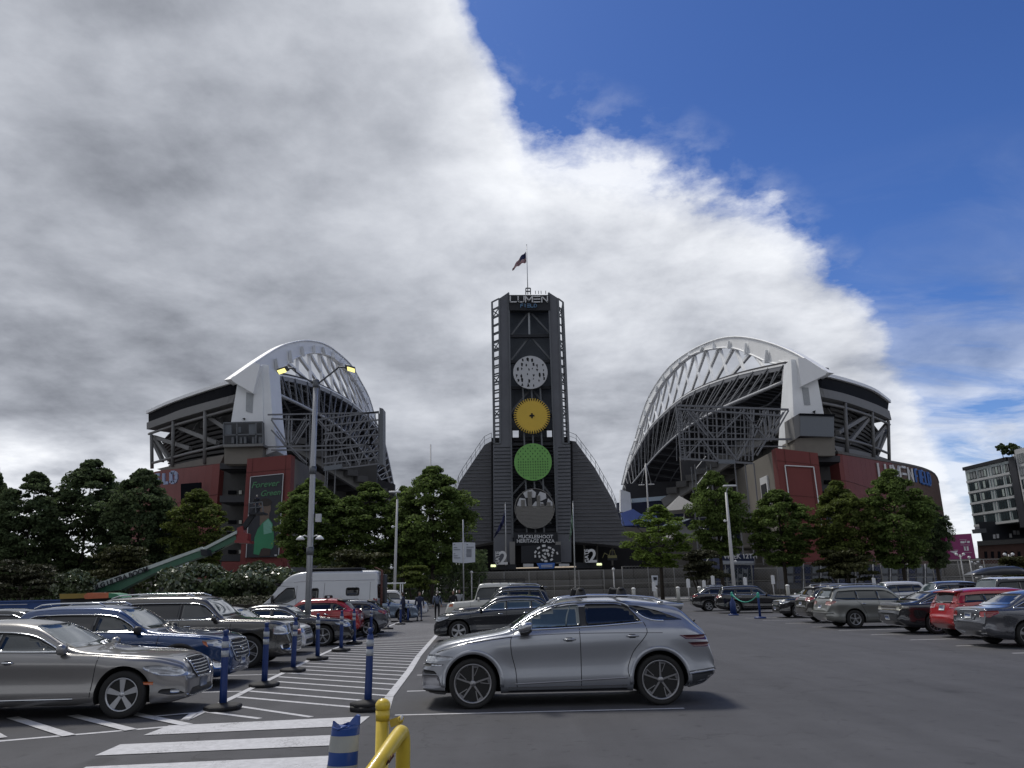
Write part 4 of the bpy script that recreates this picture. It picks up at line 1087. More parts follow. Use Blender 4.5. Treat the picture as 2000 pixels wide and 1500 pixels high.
# ------------------------------------------------------------------ scoreboard frames
def frame_R():
    t = thing('scoreboard_frame', 'open steel lattice frame of the scoreboard back, beside the right white pylon', 'steel frame')
    Y = 139; q_ = lambda x, y, d=0: P(x, y, Y + d)
    hs_ = [((1322, 792), (1540, 800)), ((1325, 799), (1528, 812)), ((1330, 858), (1546, 858)), ((1330, 896), (1470, 905)), ((1330, 870), (1535, 872)), ((1326, 828), (1470, 836)), ((1328, 843), (1470, 848)), ((1330, 883), (1470, 890)), ((1324, 813), (1470, 822))]
    for i, (a, b) in enumerate(hs_): bars('horizontal_chord', [(q_(*a), q_(*b)), (q_(a[0], a[1], 3), q_(b[0] - 6, b[1], 3))] if i < 5 else [(q_(a[0], a[1], 1), q_(b[0], b[1], 1))], 0.341 if i < 4 else 0.174, M_TR2, t)
    for x in (1330, 1348, 1366, 1384, 1402, 1420, 1438, 1456, 1470):
        bars('vertical_post', [(q_(x - 3, 796, 1), q_(x, 899, 1))], 0.223, M_TR2, t); bars('vertical_post', [(q_(x - 10, 797, 4), q_(x - 8, 900, 4))], 0.124, M_TR2, t)
    for a, b in [((1472, 800), (1470, 900)), ((1490, 802), (1496, 850)), ((1500, 802), (1505, 850)), ((1512, 804), (1512, 856)), ((1530, 805), (1478, 890)), ((1540, 802), (1505, 862)), ((1400, 855), (1455, 800)), ((1350, 800), (1395, 856)), ((1455, 806), (1500, 862)), ((1340, 895), (1372, 858)), ((1372, 858), (1400, 898)), ((1410, 858), (1440, 900)), ((1440, 900), (1462, 858)), ((1470, 858), (1500, 800)), ((1340, 800), (1380, 850))]:
        bars('diagonal_brace', [(q_(*a), q_(*b))], 0.260, M_TR2, t); bars('diagonal_brace', [(q_(a[0] - 6, a[1], 3), q_(b[0] - 6, b[1], 3))], 0.155, M_TR2, t)
    for x0 in (1321, 1329): bars('edge_rail', [(q_(x0, 790, .2), q_(x0 + 9, 900, .2))], 0.211, M_TR2, t)
    for i in range(22): bars('edge_rung', [(q_(1322 + i * .4, 793 + i * 4.9, .1), q_(1330 + i * .4, 793 + i * 4.9, .1))], 0.136, M_TR2, t)
    slab('bottom_panel', [(1404, 897), (1436, 898), (1436, 906), (1404, 905)], Y - .5, .4, M_BOXP, t)
    for x in (1435, 1455, 1472): bars('support_leg', [(q_(x, 905, 2), Vector((q_(x, 905, 2).x, Y + 2, 5)))], 0.186, M_TR2, t)
    return t
M_TR2 = mat('scoreboard_steel', (.135, .14, .155), rough=.45, metal=.3, var=.05)
frame_R()
def frame_L():
    t = thing('scoreboard_frame', 'open steel lattice scoreboard frame behind the tall lamp post on the left', 'steel frame')
    Y = 139; q_ = lambda x, y, d=0: P(x, y, Y + d)
    for a, b in [((523, 810), (740, 806)), ((530, 818), (605, 820)), ((620, 820), (740, 804)), ((522, 873), (742, 868)), ((530, 879), (650, 879)), ((650, 879), (740, 866)), ((632, 919), (745, 905)), ((632, 848), (740, 836)), ((632, 860), (740, 848)), ((632, 893), (740, 880)), ((632, 906), (740, 893)), ((632, 832), (740, 820)), ((530, 840), (560, 872))]:
        bars('horizontal_chord', [(q_(*a), q_(*b))], 0.260, M_TR2, t); bars('horizontal_chord', [(q_(a[0] + 3, a[1] + 1, 3), q_(b[0] - 3, b[1], 3))], 0.136, M_TR2, t)
    for x in (605, 636, 652, 667, 684, 701, 720, 740): bars('vertical_post', [(q_(x, 808, 1), q_(x, 915 - (x - 632) * .08, 1))], 0.223, M_TR2, t); bars('vertical_post', [(q_(x - 7, 808, 4), q_(x - 7, 915 - (x - 632) * .1, 4))], 0.124, M_TR2, t)
    for a, b in [((564, 812), (562, 870)), ((570, 818), (568, 870)), ((568, 868), (600, 815)), ((577, 868), (604, 825)), ((622, 820), (666, 866)), ((668, 866), (720, 810)), ((530, 820), (564, 870)), ((564, 870), (600, 905)), ((652, 912), (667, 880)), ((667, 880), (684, 910)), ((701, 908), (715, 872)), ((722, 872), (740, 903)), ((724, 812), (740, 834)), ((636, 868), (652, 820)), ((684, 870), (701, 905))]:
        bars('diagonal_brace', [(q_(*a), q_(*b))], 0.248, M_TR2, t); bars('diagonal_brace', [(q_(a[0] - 5, a[1], 3), q_(b[0] - 5, b[1], 3))], 0.136, M_TR2, t)
    slab('edge_box', [(741, 796), (748, 798), (748, 907), (741, 908)], Y - .6, 3, M_STEEL, t)
    slab('bottom_panel', [(632, 911), (667, 906), (667, 915), (632, 920)], Y - .4, .4, M_BOXP, t)
    for x in (636, 640, 655): bars('support_leg', [(q_(x, 915, 2), Vector((q_(x, 915, 2).x, Y + 2, 5)))], 0.186, M_TR2, t)
frame_L()
# ================================================================== BUILDINGS AT RIGHT
M_GLZ = mat('pale_spandrel_glass', (.33, .40, .40), rough=.3, var=.08, scale=.4, coat=.4)
M_GLW = mat('hotel_window_glass', (.035, .05, .055), rough=.08, var=.25, scale=.15, coat=.6)
M_CURT = mat('hotel_curtain', (.36, .42, .40), rough=.5, var=.1)
M_FRM = mat('hotel_floor_band', (.46, .47, .48), rough=.5, var=.05)
h = thing('hotel_building', 'pale glass hotel block with a dark vertical bay, above the brick building', 'building')
TL, BL_ = P(1884, 915, 246), P(1905, 1030, 246)
TR_ = P(1968, 896, 226); BR_ = P(1990, 1019, 226)
BL_ = Vector((TL.x, TL.y, BL_.z)); BR_ = Vector((TR_.x, TR_.y, BL_.z)); TR_.z = TL.z
wall = [TL, TR_, BR_, BL_]
back = Vector((14, 24, 0))
mb = MB(); mb.prism(wall, back); mb.build('wall', M_GLZ, h)
nrm = (TR_ - TL).cross(Vector((0, 0, 1))).normalized(); nrm = nrm if nrm.y < 0 else -nrm
def wq(u0, v0, u1, v1, off, d, name, m, parent, wall=wall, nrm=nrm):
    pts_ = [on(wall, u, v) + nrm * off for u, v in ((u0, v0), (u1, v0), (u1, v1), (u0, v1))]
    mb = MB(); mb.prism(pts_, nrm * -d); return mb.build(name, m, parent)
wq(-.02, -.02, 1.0, .035, .5, .9, 'roof_edge', M_DARK, h)
for fl in range(5):
    v0 = .085 + fl * .185
    wq(0, v0 + .135, 1.0, v0 + .17, .25, .3, 'floor_band', M_FRM, h)
    for ci, (u0, u1) in enumerate([(.04, .25), (.31, .50), (.64, .82), (.90, 1.0)]):
        kind = [(0, 0), (1, 3), (2, 3)][(fl + ci) % 3]
        w_ = wq(u0, v0, u1, v0 + .125, .12, .2, 'window', M_DARK, h)
        for k in range(3):
            du = (u1 - u0) / 3
            wq(u0 + k * du + .008, v0 + .008, u0 + (k + 1) * du - .008, v0 + .117, .16, .1, 'pane', M_CURT if (k + fl + ci) % 3 == 0 and fl < 3 else M_GLW, w_)
    for u0 in (.27, .54, .60, .85): wq(u0, v0, u0 + .012, v0 + .13, .18, .15, 'mullion', M_FRM, h)
wall2 = [P(1968, 893, 225), P(1981, 891, 222), P(1998, 1030, 222), P(1991, 1030, 225)]
wall2[2] = Vector((wall2[1].x, wall2[1].y, wall2[2].z)); wall2[3] = Vector((wall2[0].x, wall2[0].y, wall2[3].z))
mb = MB(); mb.prism(wall2, back); mb.build('dark_bay', mat('dark_bay', (.03, .032, .04), rough=.5, var=.15), h)
A0, B0 = P(1981, 879, 221), P(2080, 855, 200); zb_ = P(2000, 1040, 221).z
w3 = [A0, Vector((B0.x, B0.y, A0.z)), Vector((B0.x, B0.y, zb_)), Vector((A0.x, A0.y, zb_))]
mb = MB(); mb.prism(w3, back); mb.build('wall', M_FRM, h)
n3 = (w3[1] - w3[0]).cross(Vector((0, 0, 1))).normalized(); n3 = n3 if n3.y < 0 else -n3
for fl in range(6):
    for ci in range(5):
        w_ = wq(.03 + ci * .2, .06 + fl * .155, .17 + ci * .2, .06 + fl * .155 + .115, .1, .2, 'window', M_GLW, h, w3, n3)
        for k in (1, 2): wq(.03 + ci * .2 + k * .045, .06 + fl * .155, .036 + ci * .2 + k * .045, .06 + fl * .155 + .115, .15, .1, 'mullion', M_FRM, w_, w3, n3)
# podium (dark, recessed) and brick base
def px_block(name, px, Y, d, m, parent):
    if d < 10: return slab(name, px, Y, d, m, parent)
    mb = MB(); mb.prism(quadpts(px, Y), (d * .66, d, 0)); return mb.build(name, m, parent)
px_block('podium', [(1911, 1020), (2060, 1010), (2075, 1062), (1920, 1062)], 236, 24, mat('podium_dark', (.016, .019, .026), rough=.5, var=.2), h)
px_block('balcony', [(1909, 1033), (1926, 1032), (1927, 1040), (1911, 1041)], 233, 3, M_STEEL, h)
for x0, y0 in [(1940, 1044), (1947, 1043), (1972, 1042)]: px_block('lit_window', [(x0, y0), (x0 + 4, y0), (x0 + 4.5, y0 + 8), (x0 + .5, y0 + 8)], 235.8, .2, M_WHITE, h)
for x0 in (1979, 1986): px_block('lit_window', [(x0, 1036), (x0 + 5, 1036), (x0 + 6, 1044), (x0 + 1, 1044)], 235.8, .2, M_GRY, h)
M_BRK = mat('dark_red_brick', (.07, .035, .028), rough=.85, var=.2, scale=.6)
bk_ = thing('brick_building', 'low dark brick building with a concrete cornice at the far right, below the hotel', 'building')
px_block('wall', [(1909, 1062), (2080, 1055), (2090, 1150), (1915, 1150)], 225, 30, M_BRK, bk_)
px_block('cornice', [(1908, 1057), (2080, 1047), (2081, 1056), (1909, 1066)], 224, 31, mat('dark_cornice', (.06, .058, .055), rough=.8), bk_)
for i in range(6): px_block('window', [(1923 + i * 13, 1077), (1928 + i * 13, 1077), (1929 + i * 13, 1090), (1924 + i * 13, 1090)], 224.8, .2, M_BLK, bk_)
px_block('garage_shed', [(1938, 1113), (1975, 1112), (1976, 1119), (1938, 1119)], 120, 5, M_CONC_D, bk_)
# umbrella pines on the hotel roof come with the trees
# billboard
t = thing('billboard', 'magenta billboard wall with small white print beside the brown stadium corner', 'billboard')
M_MAG = mat('magenta_vinyl', (.22, .018, .115), rough=.5, var=.08, scale=.2)
YBB = 200
px_block('board', [(1846, 1045), (1897, 1042), (1906, 1091), (1850, 1093)], YBB, 4, M_MAG, t)
px_block('base_wall', [(1840, 1091), (1915, 1090), (1915, 1150), (1840, 1150)], YBB + .5, 6, M_CONC_D, t)
px_block('ledge', [(1856, 1094), (1915, 1092), (1915, 1094), (1856, 1096)], YBB - .4, 1, mat('pale_ledge', (.4, .38, .33), rough=.6), t)
px_block('printed_square', [(1882, 1066), (1891, 1066), (1892.5, 1075.5), (1883.5, 1075.5)], YBB - .08, .05, M_WHITE, t)
text('logo_letter', 'T', M_MAG, P(1887.3, 1070.6, YBB - .15), 1.6, .03, t, bold=.03)
for x0, y0, x1, y1, mm in [(1876, 1057, 1884, 1061, M_WHITE), (1885, 1056, 1887, 1060, M_WHITE), (1889, 1056.5, 1894, 1060.5, M_WHITE), (1874, 1054, 1888, 1054.5, M_WHITE), (1876, 1064, 1894, 1064.6, M_GRY), (1880, 1079, 1898, 1079.6, M_GRY), (1864, 1074, 1871, 1074.6, M_GRY), (1850, 1055, 1852, 1061, M_GRY), (1889, 1086.5, 1896, 1087, M_WHITE)]:
    px_block('printed_line', [(x0, y0), (x1, y0), (x1, y1), (x0, y1)], YBB - .06, .04, mm, t)
px_block('printed_wedge', [(1855, 1077), (1871, 1075.5), (1866, 1083), (1862, 1080)], YBB - .06, .04, M_WHITE, t)
# low buildings / kiosk walls behind the right fence
t = thing('shop_front', 'dark blue shop front with gridded doors under a grey sign, behind the slim lamp post', 'shop')
M_NAVY = mat('navy_panel', (.012, .02, .06), rough=.4, var=.08)
px_block('navy_wall', [(1405, 1082), (1473, 1084), (1473, 1160), (1405, 1160)], 118, 4, M_NAVY, t)
px_block('name_board', [(1412, 1095), (1472, 1096), (1472, 1103.5), (1412, 1103)], 117.6, .4, mat('grey_sign', (.26, .28, .32), rough=.5), t)
text('lettering', 'WEEK 12TH', M_GRY, P(1446, 1087, 117.8), .95, .06, t, bold=.02)
for i in range(6):
    for j in range(4):
        px_block('door_pane', [(1414 + i * 9.6, 1112 + j * 9), (1421 + i * 9.6, 1112 + j * 9), (1421 + i * 9.6, 1119 + j * 9), (1414 + i * 9.6, 1119 + j * 9)], 117.8, .1, M_GLASSB if (i + j) % 4 else M_BOXP, t)
for i in range(7): px_block('door_frame', [(1411.5 + i * 9.6, 1109), (1413 + i * 9.6, 1109), (1413 + i * 9.6, 1150), (1411.5 + i * 9.6, 1150)], 117.7, .15, M_BOXP, t)
t = thing('portable_cabin', 'row of grey gridded site cabins behind the mesh fence under the large right trees', 'cabin')
M_CAB = mat('cabin_grey', (.065, .07, .085), rough=.5, var=.1)
for i in range(9):
    x0 = 1535 + i * 34
    px_block('cabin_wall', [(x0, 1102), (x0 + 32, 1103), (x0 + 32, 1150), (x0, 1150)], 112, 4, M_CAB, t)
    for j in range(2):
        for k in range(2): px_block('window', [(x0 + 3 + k * 15, 1107 + j * 18), (x0 + 14 + k * 15, 1107 + j * 18), (x0 + 14 + k * 15, 1120 + j * 18), (x0 + 3 + k * 15, 1120 + j * 18)], 111.8, .15, M_NAVY if (i + k) % 2 else M_BOXP, t)
    px_block('frame_bar', [(x0, 1101), (x0 + 1.2, 1101), (x0 + 1.2, 1150), (x0, 1150)], 111.7, .2, M_GRY, t)
wall_box('back_wall', 'far dark wall closing the view behind the left trees', (-75, 150, 4), (70, 2, 8))
# ================================================================== STREET FURNITURE
M_POLE = mat('galvanised_pole', (.36, .37, .39), rough=.45, metal=.55, var=.1, scale=1, streak=.2)
M_LAMPG = mat('lamp_glow', (.9, .8, .25), rough=.3, emit=1.1, ecol=(1, .88, .30), var=0)
M_WPOLE = mat('white_pole', (.5, .5, .5), rough=.5, var=.08)
# tall twin-headed lamp in the left rows
t = thing('lamp_post', 'tall fluted steel lamp post with two glowing yellow heads, in front of the silver van', 'lamp post')
YL = 29.5
b0 = P(603, 1172, YL); b0 = Vector((b0.x, YL, 0)); top = P(617, 748, YL)
mb = MB(); mb.tube([b0, b0.lerp(top, .35), b0.lerp(top, .7), top], .2, 10, radii=[.118, .112, .104, .098]); mb.build('pole', M_POLE, t)
for i in range(5):
    a_ = 2 * PI * i / 5 + .3; o_ = Vector((math.cos(a_) * .100, math.sin(a_) * .100, 0)); o2 = o_ * .8
    mb = MB(); mb.tube([b0 + o_, top + o2], .022, 5); mb.build('flute', M_POLE, t)
for f_ in (.32, .63): mb = MB(); mb.lathe([(.14, 0), (.14, .3)], 12, c=b0.lerp(top, f_)); mb.build('collar', M_STEEL, t)
mb = MB(); mb.lathe([(.11, -.2), (.13, -.1), (.13, .12), (.0, .18)], 12, c=top); mb.build('pole_cap', M_STEEL, t)
for sx, hx, hy in ((-1, 553, 722), (1, 684, 719)):
    e = P(hx, hy, YL - .4); m1 = top.lerp(e, .62) + Vector((0, 0, .12 if sx < 0 else .22))
    ar = smooth2([top + Vector((sx * .12, 0, 0)), m1, e + Vector((-sx * .45, 0, .06)), e], 12)
    mb = MB(); mb.tube(ar, .035, 8); arm = mb.build('arm', M_STEEL, t)
    hd = MB(); tl = Matrix.Rotation(R_(18 * sx), 3, 'Y') @ Matrix.Rotation(R_(-22), 3, 'X')
    hd.box((0, 0, 0), (.44, .30, .08), mtx=tl); me = hd.mesh('lamp_head', M_STEEL); bevel_mesh(me, .03, 1); ho = link('lamp_head', me, t, e)
    gl_ = MB(); gl_.box(tl @ Vector((sx * .06, 0, -.06)), (.30, .22, .03), mtx=tl); o = gl_.build('lamp_lens', M_LAMPG, ho)
for sx in (-1, 1):
    c = b0.lerp(top, .385)
    mb = MB(); mb.tube([c, c + Vector((sx * .22, 0, .09)), c + Vector((sx * .34, -.05, .04))], .025, 6); mb.lathe([(.03, .08), (.10, .03), (.17, -.05), (.165, -.07), (0, -.06)], 12, c=c + Vector((sx * .36, -.05, .0))); mb.build('bell_lamp', M_WHITE, t)
mb = MB(); mb.box(b0.lerp(top, .46) + Vector((.28, 0, 0)), (.2, .15, .3)); mb.build('junction_box', M_GRY, t)
mb = MB(); mb.box(b0 + Vector((0, 0, .3)), (.7, .7, .6)); mb.build('foundation', M_CONC, t)
# further lamp posts
def slim_lamp(lab, base, top, Y, r, head=None, extras=()):
    t = thing('lamp_post', lab, 'lamp post'); a = P(*base, Y); a = Vector((a.x, Y, 0)); b = P(*top, Y)
    mb = MB(); mb.tube([a, a.lerp(b, .5), b], r, 8, radii=[r * 1.15, r, r * .7]); mb.build('pole', M_WPOLE, t)
    if head:
        for hx, hy, w_ in head:
            c = P(hx, hy, Y); mb = MB(); mb.tube([b, b.lerp(c, .5) + Vector((0, 0, .1)), c], r * .35, 6); mb.build('arm', M_POLE, t)
            mb = MB(); mb.box(c, (w_, .5, .16)); me = mb.mesh('lamp_head', M_WHITE); bevel_mesh(me, .05, 1); link('lamp_head', me, t)
    for f_, s_ in extras:
        c = a.lerp(b, f_) + Vector((s_ * .35, 0, 0)); mb = MB(); mb.lathe([(0, .12), (.16, .02), (.13, -.12), (0, -.16)], 8, c=c); mb.bar(c, c - Vector((s_ * .35, 0, 0)), .06); mb.build('camera_dome', M_WHITE, t)
    return t
slim_lamp('slim white lamp post with a small flat head, between left trees and tower', (770, 1160), (776, 975), 74, .13, [(771, 961, 1.1)], ((.75, -1), (.38, -1)))
slim_lamp('slim white lamp post with a flat head and camera domes, before the right trees', (1434, 1152), (1418, 962), 78, .17, [(1425, 949, 1.3)], ((.74, -1), (.37, 1), (.12, 1)))
slim_lamp('distant two-armed lamp post against the blue seats of the right stand', (1266, 1010), (1261, 905), 165, .2, [(1253, 947, 1.3), (1272, 946, 1.3)])
slim_lamp('thin aerial mast above the tree just left of the tower', (843, 1120), (841, 868), 112, .13, None, ((.83, 1),))
def globe_lamp(lab, px, py, Y, r=.32, n=1):
    t = thing('globe_lamp', lab, 'street lamp'); c = P(px, py, Y)
    mb = MB(); mb.tube([Vector((c.x, Y, 0)), c], .09, 6); mb.build('post', M_WPOLE, t)
    for k in range(n):
        o_ = Vector(((k - (n - 1) / 2) * 1.0, 0, 0)); mb = MB(); mb.lathe([(0, r), (r * .7, r * .75), (r, 0), (r * .6, -r * .5), (0, -r * .6)], 12, c=c + o_); mb.build('globe', M_WHITE, t)
        if n > 1: bars('arm', [(c - Vector((0, 0, .4)), c + o_)], .06, M_WPOLE, t)
    return t
for lab, px, py, Y, n in [('globe street lamp in front of the magenta billboard', 1875, 1083, 110, 2), ('saucer street lamp at the lower right corner of the magenta billboard', 1893, 1089, 110, 1), ('triple globe lamp in front of the brick building, right of the billboard', 1904, 1098, 130, 2),
                          ('short globe lamp just right of the triple globe lamp', 1916, 1109, 90, 1), ('globe lamp above the pine at the far right edge', 1970, 1083, 100, 2), ('globe lamp on a thin post right of the tower entrance, by the wall', 1198, 1112, 104, 1),
                          ('globe lamp left of the gate sign, over the stair wall', 921, 1118, 106, 1)]: globe_lamp(lab, px, py, Y, .22, n)

# small upright sign posts along the far kerb
sp = None
for px, y0, lab in [(1343, 1130, 'thin sign pole left of the black crossover tail'), (1276, 1137, 'thin sign pole under the light green tree'), (1374, 1133, 'thin sign pole behind the low pine bush'), (1391, 1124, 'double white sign pole left of the shop front'),
                    (1454, 1127, 'white sign pole above the black estate roof'), (1508, 1123, 'tall white sign pole behind the long black wagon bonnet'), (1275 + 430, 1128, 'sign pole behind the silver hatchback roof, by the cabins')]:
    c = P(px, y0, 86)
    t = thing('sign_pole', lab, 'sign'); mb = MB(); mb.tube([Vector((c.x, 86, 0)), Vector((c.x, 86, c.z))], .06, 6); mb.build('post', M_WPOLE, t)
    mb = MB(); mb.box((c.x, 85.9, c.z - .5), (.38, .04, .9)); mb.build('sign_plate', M_WHITE, t)
t = thing('pay_machine', 'white free-standing parking pay sign beside the trunk of the light green tree', 'sign')
slab('board', [(1273, 1124), (1285, 1124), (1284, 1143), (1275, 1143)], 90, .3, M_SIGN, t); slab('dark_panel', [(1276, 1127), (1283, 1127), (1283, 1133), (1277, 1133)], 89.9, .1, M_DARK, t)
mb = MB(); c = P(1280, 1143, 90); mb.bar((c.x, 90.15, 0), (c.x, 90.15, c.z), .12); mb.build('post', M_POLE, t)

# ------------------------------------------------------------------ blue channelizer posts
M_DPB = mat('blue_plastic', (.006, .028, .135), rough=.5, var=.08, scale=4, coat=.05)
M_REFL = mat('reflective_sleeve', (.34, .36, .38), rough=.35, var=.12, scale=12)
M_RUB = mat('black_rubber', (.010, .010, .011), rough=.75, var=.2, scale=8, bump=.2)
def channelizer():
    t = thing('channelizer_post', 'x', 'traffic post')
    mb = MB(); mb.lathe([(.062, .06), (.058, .3), (.055, .85), (.054, 1.05), (.050, 1.10), (.036, 1.13)], 18); mb.build('tube', M_DPB, t)
    mb = MB(); mb.lathe([(.036, 1.12), (.036, 1.17), (.044, 1.18), (.044, 1.215), (.02, 1.225), (0, 1.226)], 14); mb.build('cap', M_DPB, t)
    for z in (.80, .945):
        mb = MB(); mb.lathe([(.0585, z), (.0575, z + .10)], 18); mb.build('reflective_band', M_REFL, t)
    mb = MB(); n = 8; prof = [(.29, 0), (.30, .03), (.295, .055), (.27, .07), (.12, .085), (.07, .10)]
    mb.lathe(prof, 8); me = mb.mesh('rubber_base', M_RUB); me.transform(Matrix.Rotation(PI / 8, 4, 'Z')); 
    for p in me.polygons: p.use_smooth = False
    link('rubber_base', me, t)
    return t
ch0 = channelizer()
posts = [((435, 1386), 'blue traffic post with a wide rubber base nearest the grey sedan bonnet', 3), ((516, 1341), 'blue traffic post in front of the blue SUV and dark SUV grille', 3), ((572, 1312), 'blue traffic post at the chrome grille of the dark grey SUV', 2),
         ((620, 1289), 'blue traffic post at the left of the black sedan alloy wheel', -3), ((666, 1272), 'blue traffic post in front of the black sedan front wing', -1), ((692, 1258), 'leaning blue traffic post at the nose of the black sedan', -5),
         ((724, 1245), 'blue traffic post directly behind the tall nearest one', 0), ((738, 1236), 'blue traffic post just right of the silver van rear corner', -2), ((757, 1229), 'blue traffic post by the front wheel of the silver SUV', -1), ((782, 1220), 'blue traffic post in front of the silver SUV door', 0), ((797, 1215), 'farthest blue traffic post, beside the walking people', 1)]
for i, ((px, py), lab, tilt) in enumerate(posts):
    g = G(px, py); o = copy_tree(ch0); o.location = (g.x, g.y, .008); o.rotation_euler = (R_(tilt * .4), R_(-tilt * .5), i * .7)
    tag(o, lab, 'traffic post', 'blue traffic posts along the striped walkway')
g = G(718, 1387); ch0.location = (g.x, g.y, .008); ch0.rotation_euler = (0, R_(.6), .2)
tag(ch0, 'tallest-looking nearest blue traffic post with a thick stacked rubber base', 'traffic post', 'blue traffic posts along the striped walkway')
mb = MB(); mb.lathe([(.27, .055), (.28, .085), (.275, .11), (.10, .14), (.07, .15)], 8); mb.build('rubber_weight', M_RUB, ch0)
# two posts with a green rope on the right
M_ROPE = mat('green_tape', (.03, .30, .22), rough=.5, var=.1)
pr = []
for (px, py, lab) in [(1433, 1202, 'thick blue post with green top, left end of the green tape'), (1485, 1208, 'slim blue post with green top, right end of the green tape')]:
    g = G(px, py); t = thing('barrier_post', lab, 'traffic post', (g.x, g.y, 0), 0, 'two taped posts by the black estate')
    w_ = .20 if px < 1440 else .07
    mb = MB(); mb.lathe([(w_, 0), (w_ * .85, .75), (.06, .95), (.05, 1.25)], 12); mb.build('tube', M_DPB, t)
    mb = MB(); mb.lathe([(.06, 1.05), (.075, 1.1), (.075, 1.28), (.04, 1.34), (0, 1.35)], 12); mb.build('green_cap', M_ROPE, t)
    mb = MB(); mb.lathe([(.32, 0), (.3, .08), (.1, .1)], 12); mb.build('base', M_DPB, t)
    pr.append(Vector((g.x, g.y, 1.22)))
mb = MB(); n = 12; mb.tube([pr[0].lerp(pr[1], i / n) + Vector((0, 0, -.42 * (1 - (2 * i / n - 1) ** 2))) for i in range(n + 1)], .028, 6)
mb.build('green_tape', M_ROPE, label='sagging green tape strung between the two blue posts by the black estate', cat='tape')

# ------------------------------------------------------------------ yellow bollard, rail and crushed blue post in the foreground
M_YP = mat('yellow_gloss_paint', (.62, .45, .035), rough=.38, var=.10, scale=7, coat=.3, bump=.06, bscale=30)
M_YD = mat('yellow_paint_worn', (.50, .36, .04), rough=.5, var=.2, scale=9)
t = thing('bollard', 'yellow steel bollard with a domed cap and side hook, nearest the camera', 'bollard')
YB_ = 5.2
c = P(748, 1372, YB_); sc = YB_
r = .0415
mb = MB(); mb.lathe([(r, 0), (r, c.z - .065)], 32); mb.build('post', M_YP, t, ).location = (c.x, YB_, 0)
mb = MB(); mb.lathe([(r * 1.06, -.105), (r * 1.07, -.045)], 32); mb.lathe([(r * 1.06, -.045), (r * 1.14, -.020), (r * 1.13, -.008), (r * .95, .006), (r * .7, .017), (r * .35, .023), (0, .025)], 32); mb.build('domed_cap', M_YP, t).location = (c.x, YB_, c.z)
a = P(764, 1413, YB_ - .02); b = P(783, 1406, YB_ - .06)
mb = MB(); mb.bar(a, b, .022, .045); mb.tube([b + Vector((.012 * math.cos(k), -.004 * k, .012 * math.sin(k) + .004)) for k in [x * .7 for x in range(10)]], .009, 6); mb.build('hook', M_YD, t)
mb = MB(); mb.tube([P(784, 1409, YB_ - .08), P(785, 1396, YB_ - .08)], .008, 6); mb.build('pin', M_WHITE, t)
t = thing('guard_rail', 'yellow painted tube rail rising to a rounded corner post at the bottom edge', 'rail')
YR_ = 4.75
tp = P(783, 1431, YR_); rr = .0415
pth = resample([P(712, 1530, 4.35), P(744, 1484, 4.5), P(768, 1449, 4.65), P(777, 1437, 4.72)], 10)
pth += smooth2([P(777, 1437, 4.72), tp + Vector((.0, .01, .0)), tp + Vector((.005, .045, -.03)), tp + Vector((.006, .06, -.085))], 9)[1:] + [Vector((tp.x + .006, tp.y + .06, 0))]
mb = MB(); mb.tube(pth, rr, 28); mb.build('tube_rail', M_YP, t)
M_RST = mat('rust_mark', (.06, .018, .008), rough=.9, var=.3)
for px0, py0, ln in [(745, 1500, 12), (750, 1494, 12), (755, 1490, 14), (760, 1482, 11)]:
    p0 = P(px0 + 5, py0, 4.47); p1 = P(px0 + 8, py0 - ln, 4.50); mb = MB(); mb.tube([p0, p0.lerp(p1, .4) + Vector((.004, 0, .002)), p1], .005, 5, radii=[.003, .007, .002]); mb.build('rust_streak', M_RST, t)
t = thing('delineator_post', 'crumpled blue and silver banded plastic post at the bottom edge beside the yellow bollard', 'traffic post')
YC = 4.6
M_BLU2 = mat('bright_blue_plastic', (.010, .055, .25), rough=.35, var=.1, scale=6, coat=.3)
M_SLV = mat('silver_sheeting', (.36, .37, .35), rough=.4, var=.08, scale=14, bump=.15, bscale=20)
ctop = P(676, 1412, YC); cbot = P(668, 1500, YC); ax = (ctop - cbot)
def band(f0, f1, m, name='band', n=28, rows=5, extra=0):
    mb = MB(); vs = []; rows_ = rows
    for i in range(rows_ + 1):
        f_ = f0 + (f1 - f0) * i / rows_; c_ = ctop - ax * f_
        rx = (.0765 + .006 * f_) + extra; ry = .06 + extra
        for j in range(n):
            a_ = 2 * PI * j / n; w_ = 1 + .012 * math.sin(3 * a_ + f_ * 9) 
            z = 0
            if f_ < .06: z = .012 * math.sin(2 * a_ + 1) + .006 * math.sin(5 * a_); w_ *= .97
            vs.append(c_ + Vector((rx * w_ * math.cos(a_), ry * w_ * math.sin(a_), z)))
    fs = [(i * n + j, i * n + (j + 1) % n, (i + 1) * n + (j + 1) % n, (i + 1) * n + j) for i in range(rows_) for j in range(n)]
    mb.add(vs, fs, 0, True)
    if f0 <= 0: mb.add([v - Vector((0, 0, .018)) for v in vs[:n]] , [tuple(range(n))], 0)
    return mb.build(name, m, t)
band(0, .26, M_BLU2, 'crumpled_top', rows=7); band(.26, .62, M_SLV, 'silver_band', extra=.0012); band(.62, .92, M_BLU2, 'blue_band'); band(.92, 1.6, M_SLV, 'silver_band', extra=.0012); band(1.6, 2.4, M_BLU2, 'blue_band')
c_ = ctop - ax * 2.4; mb = MB(); mb.tube([Vector((c_.x, c_.y, 0)), c_], .08, 20); mb.build('lower_tube', M_BLU2, t)
mb = MB(); p = ctop + Vector((.045, -.03, -.005)); mb.prism([p + Vector((-.03, 0, 0)), p + Vector((.03, .0, -.004)), p + Vector((.028, .01, .042)), p + Vector((.012, .012, .048)), p + Vector((-.006, .005, .03))], (.004, .03, 0)); mb.build('torn_flap', M_BLU2, t)
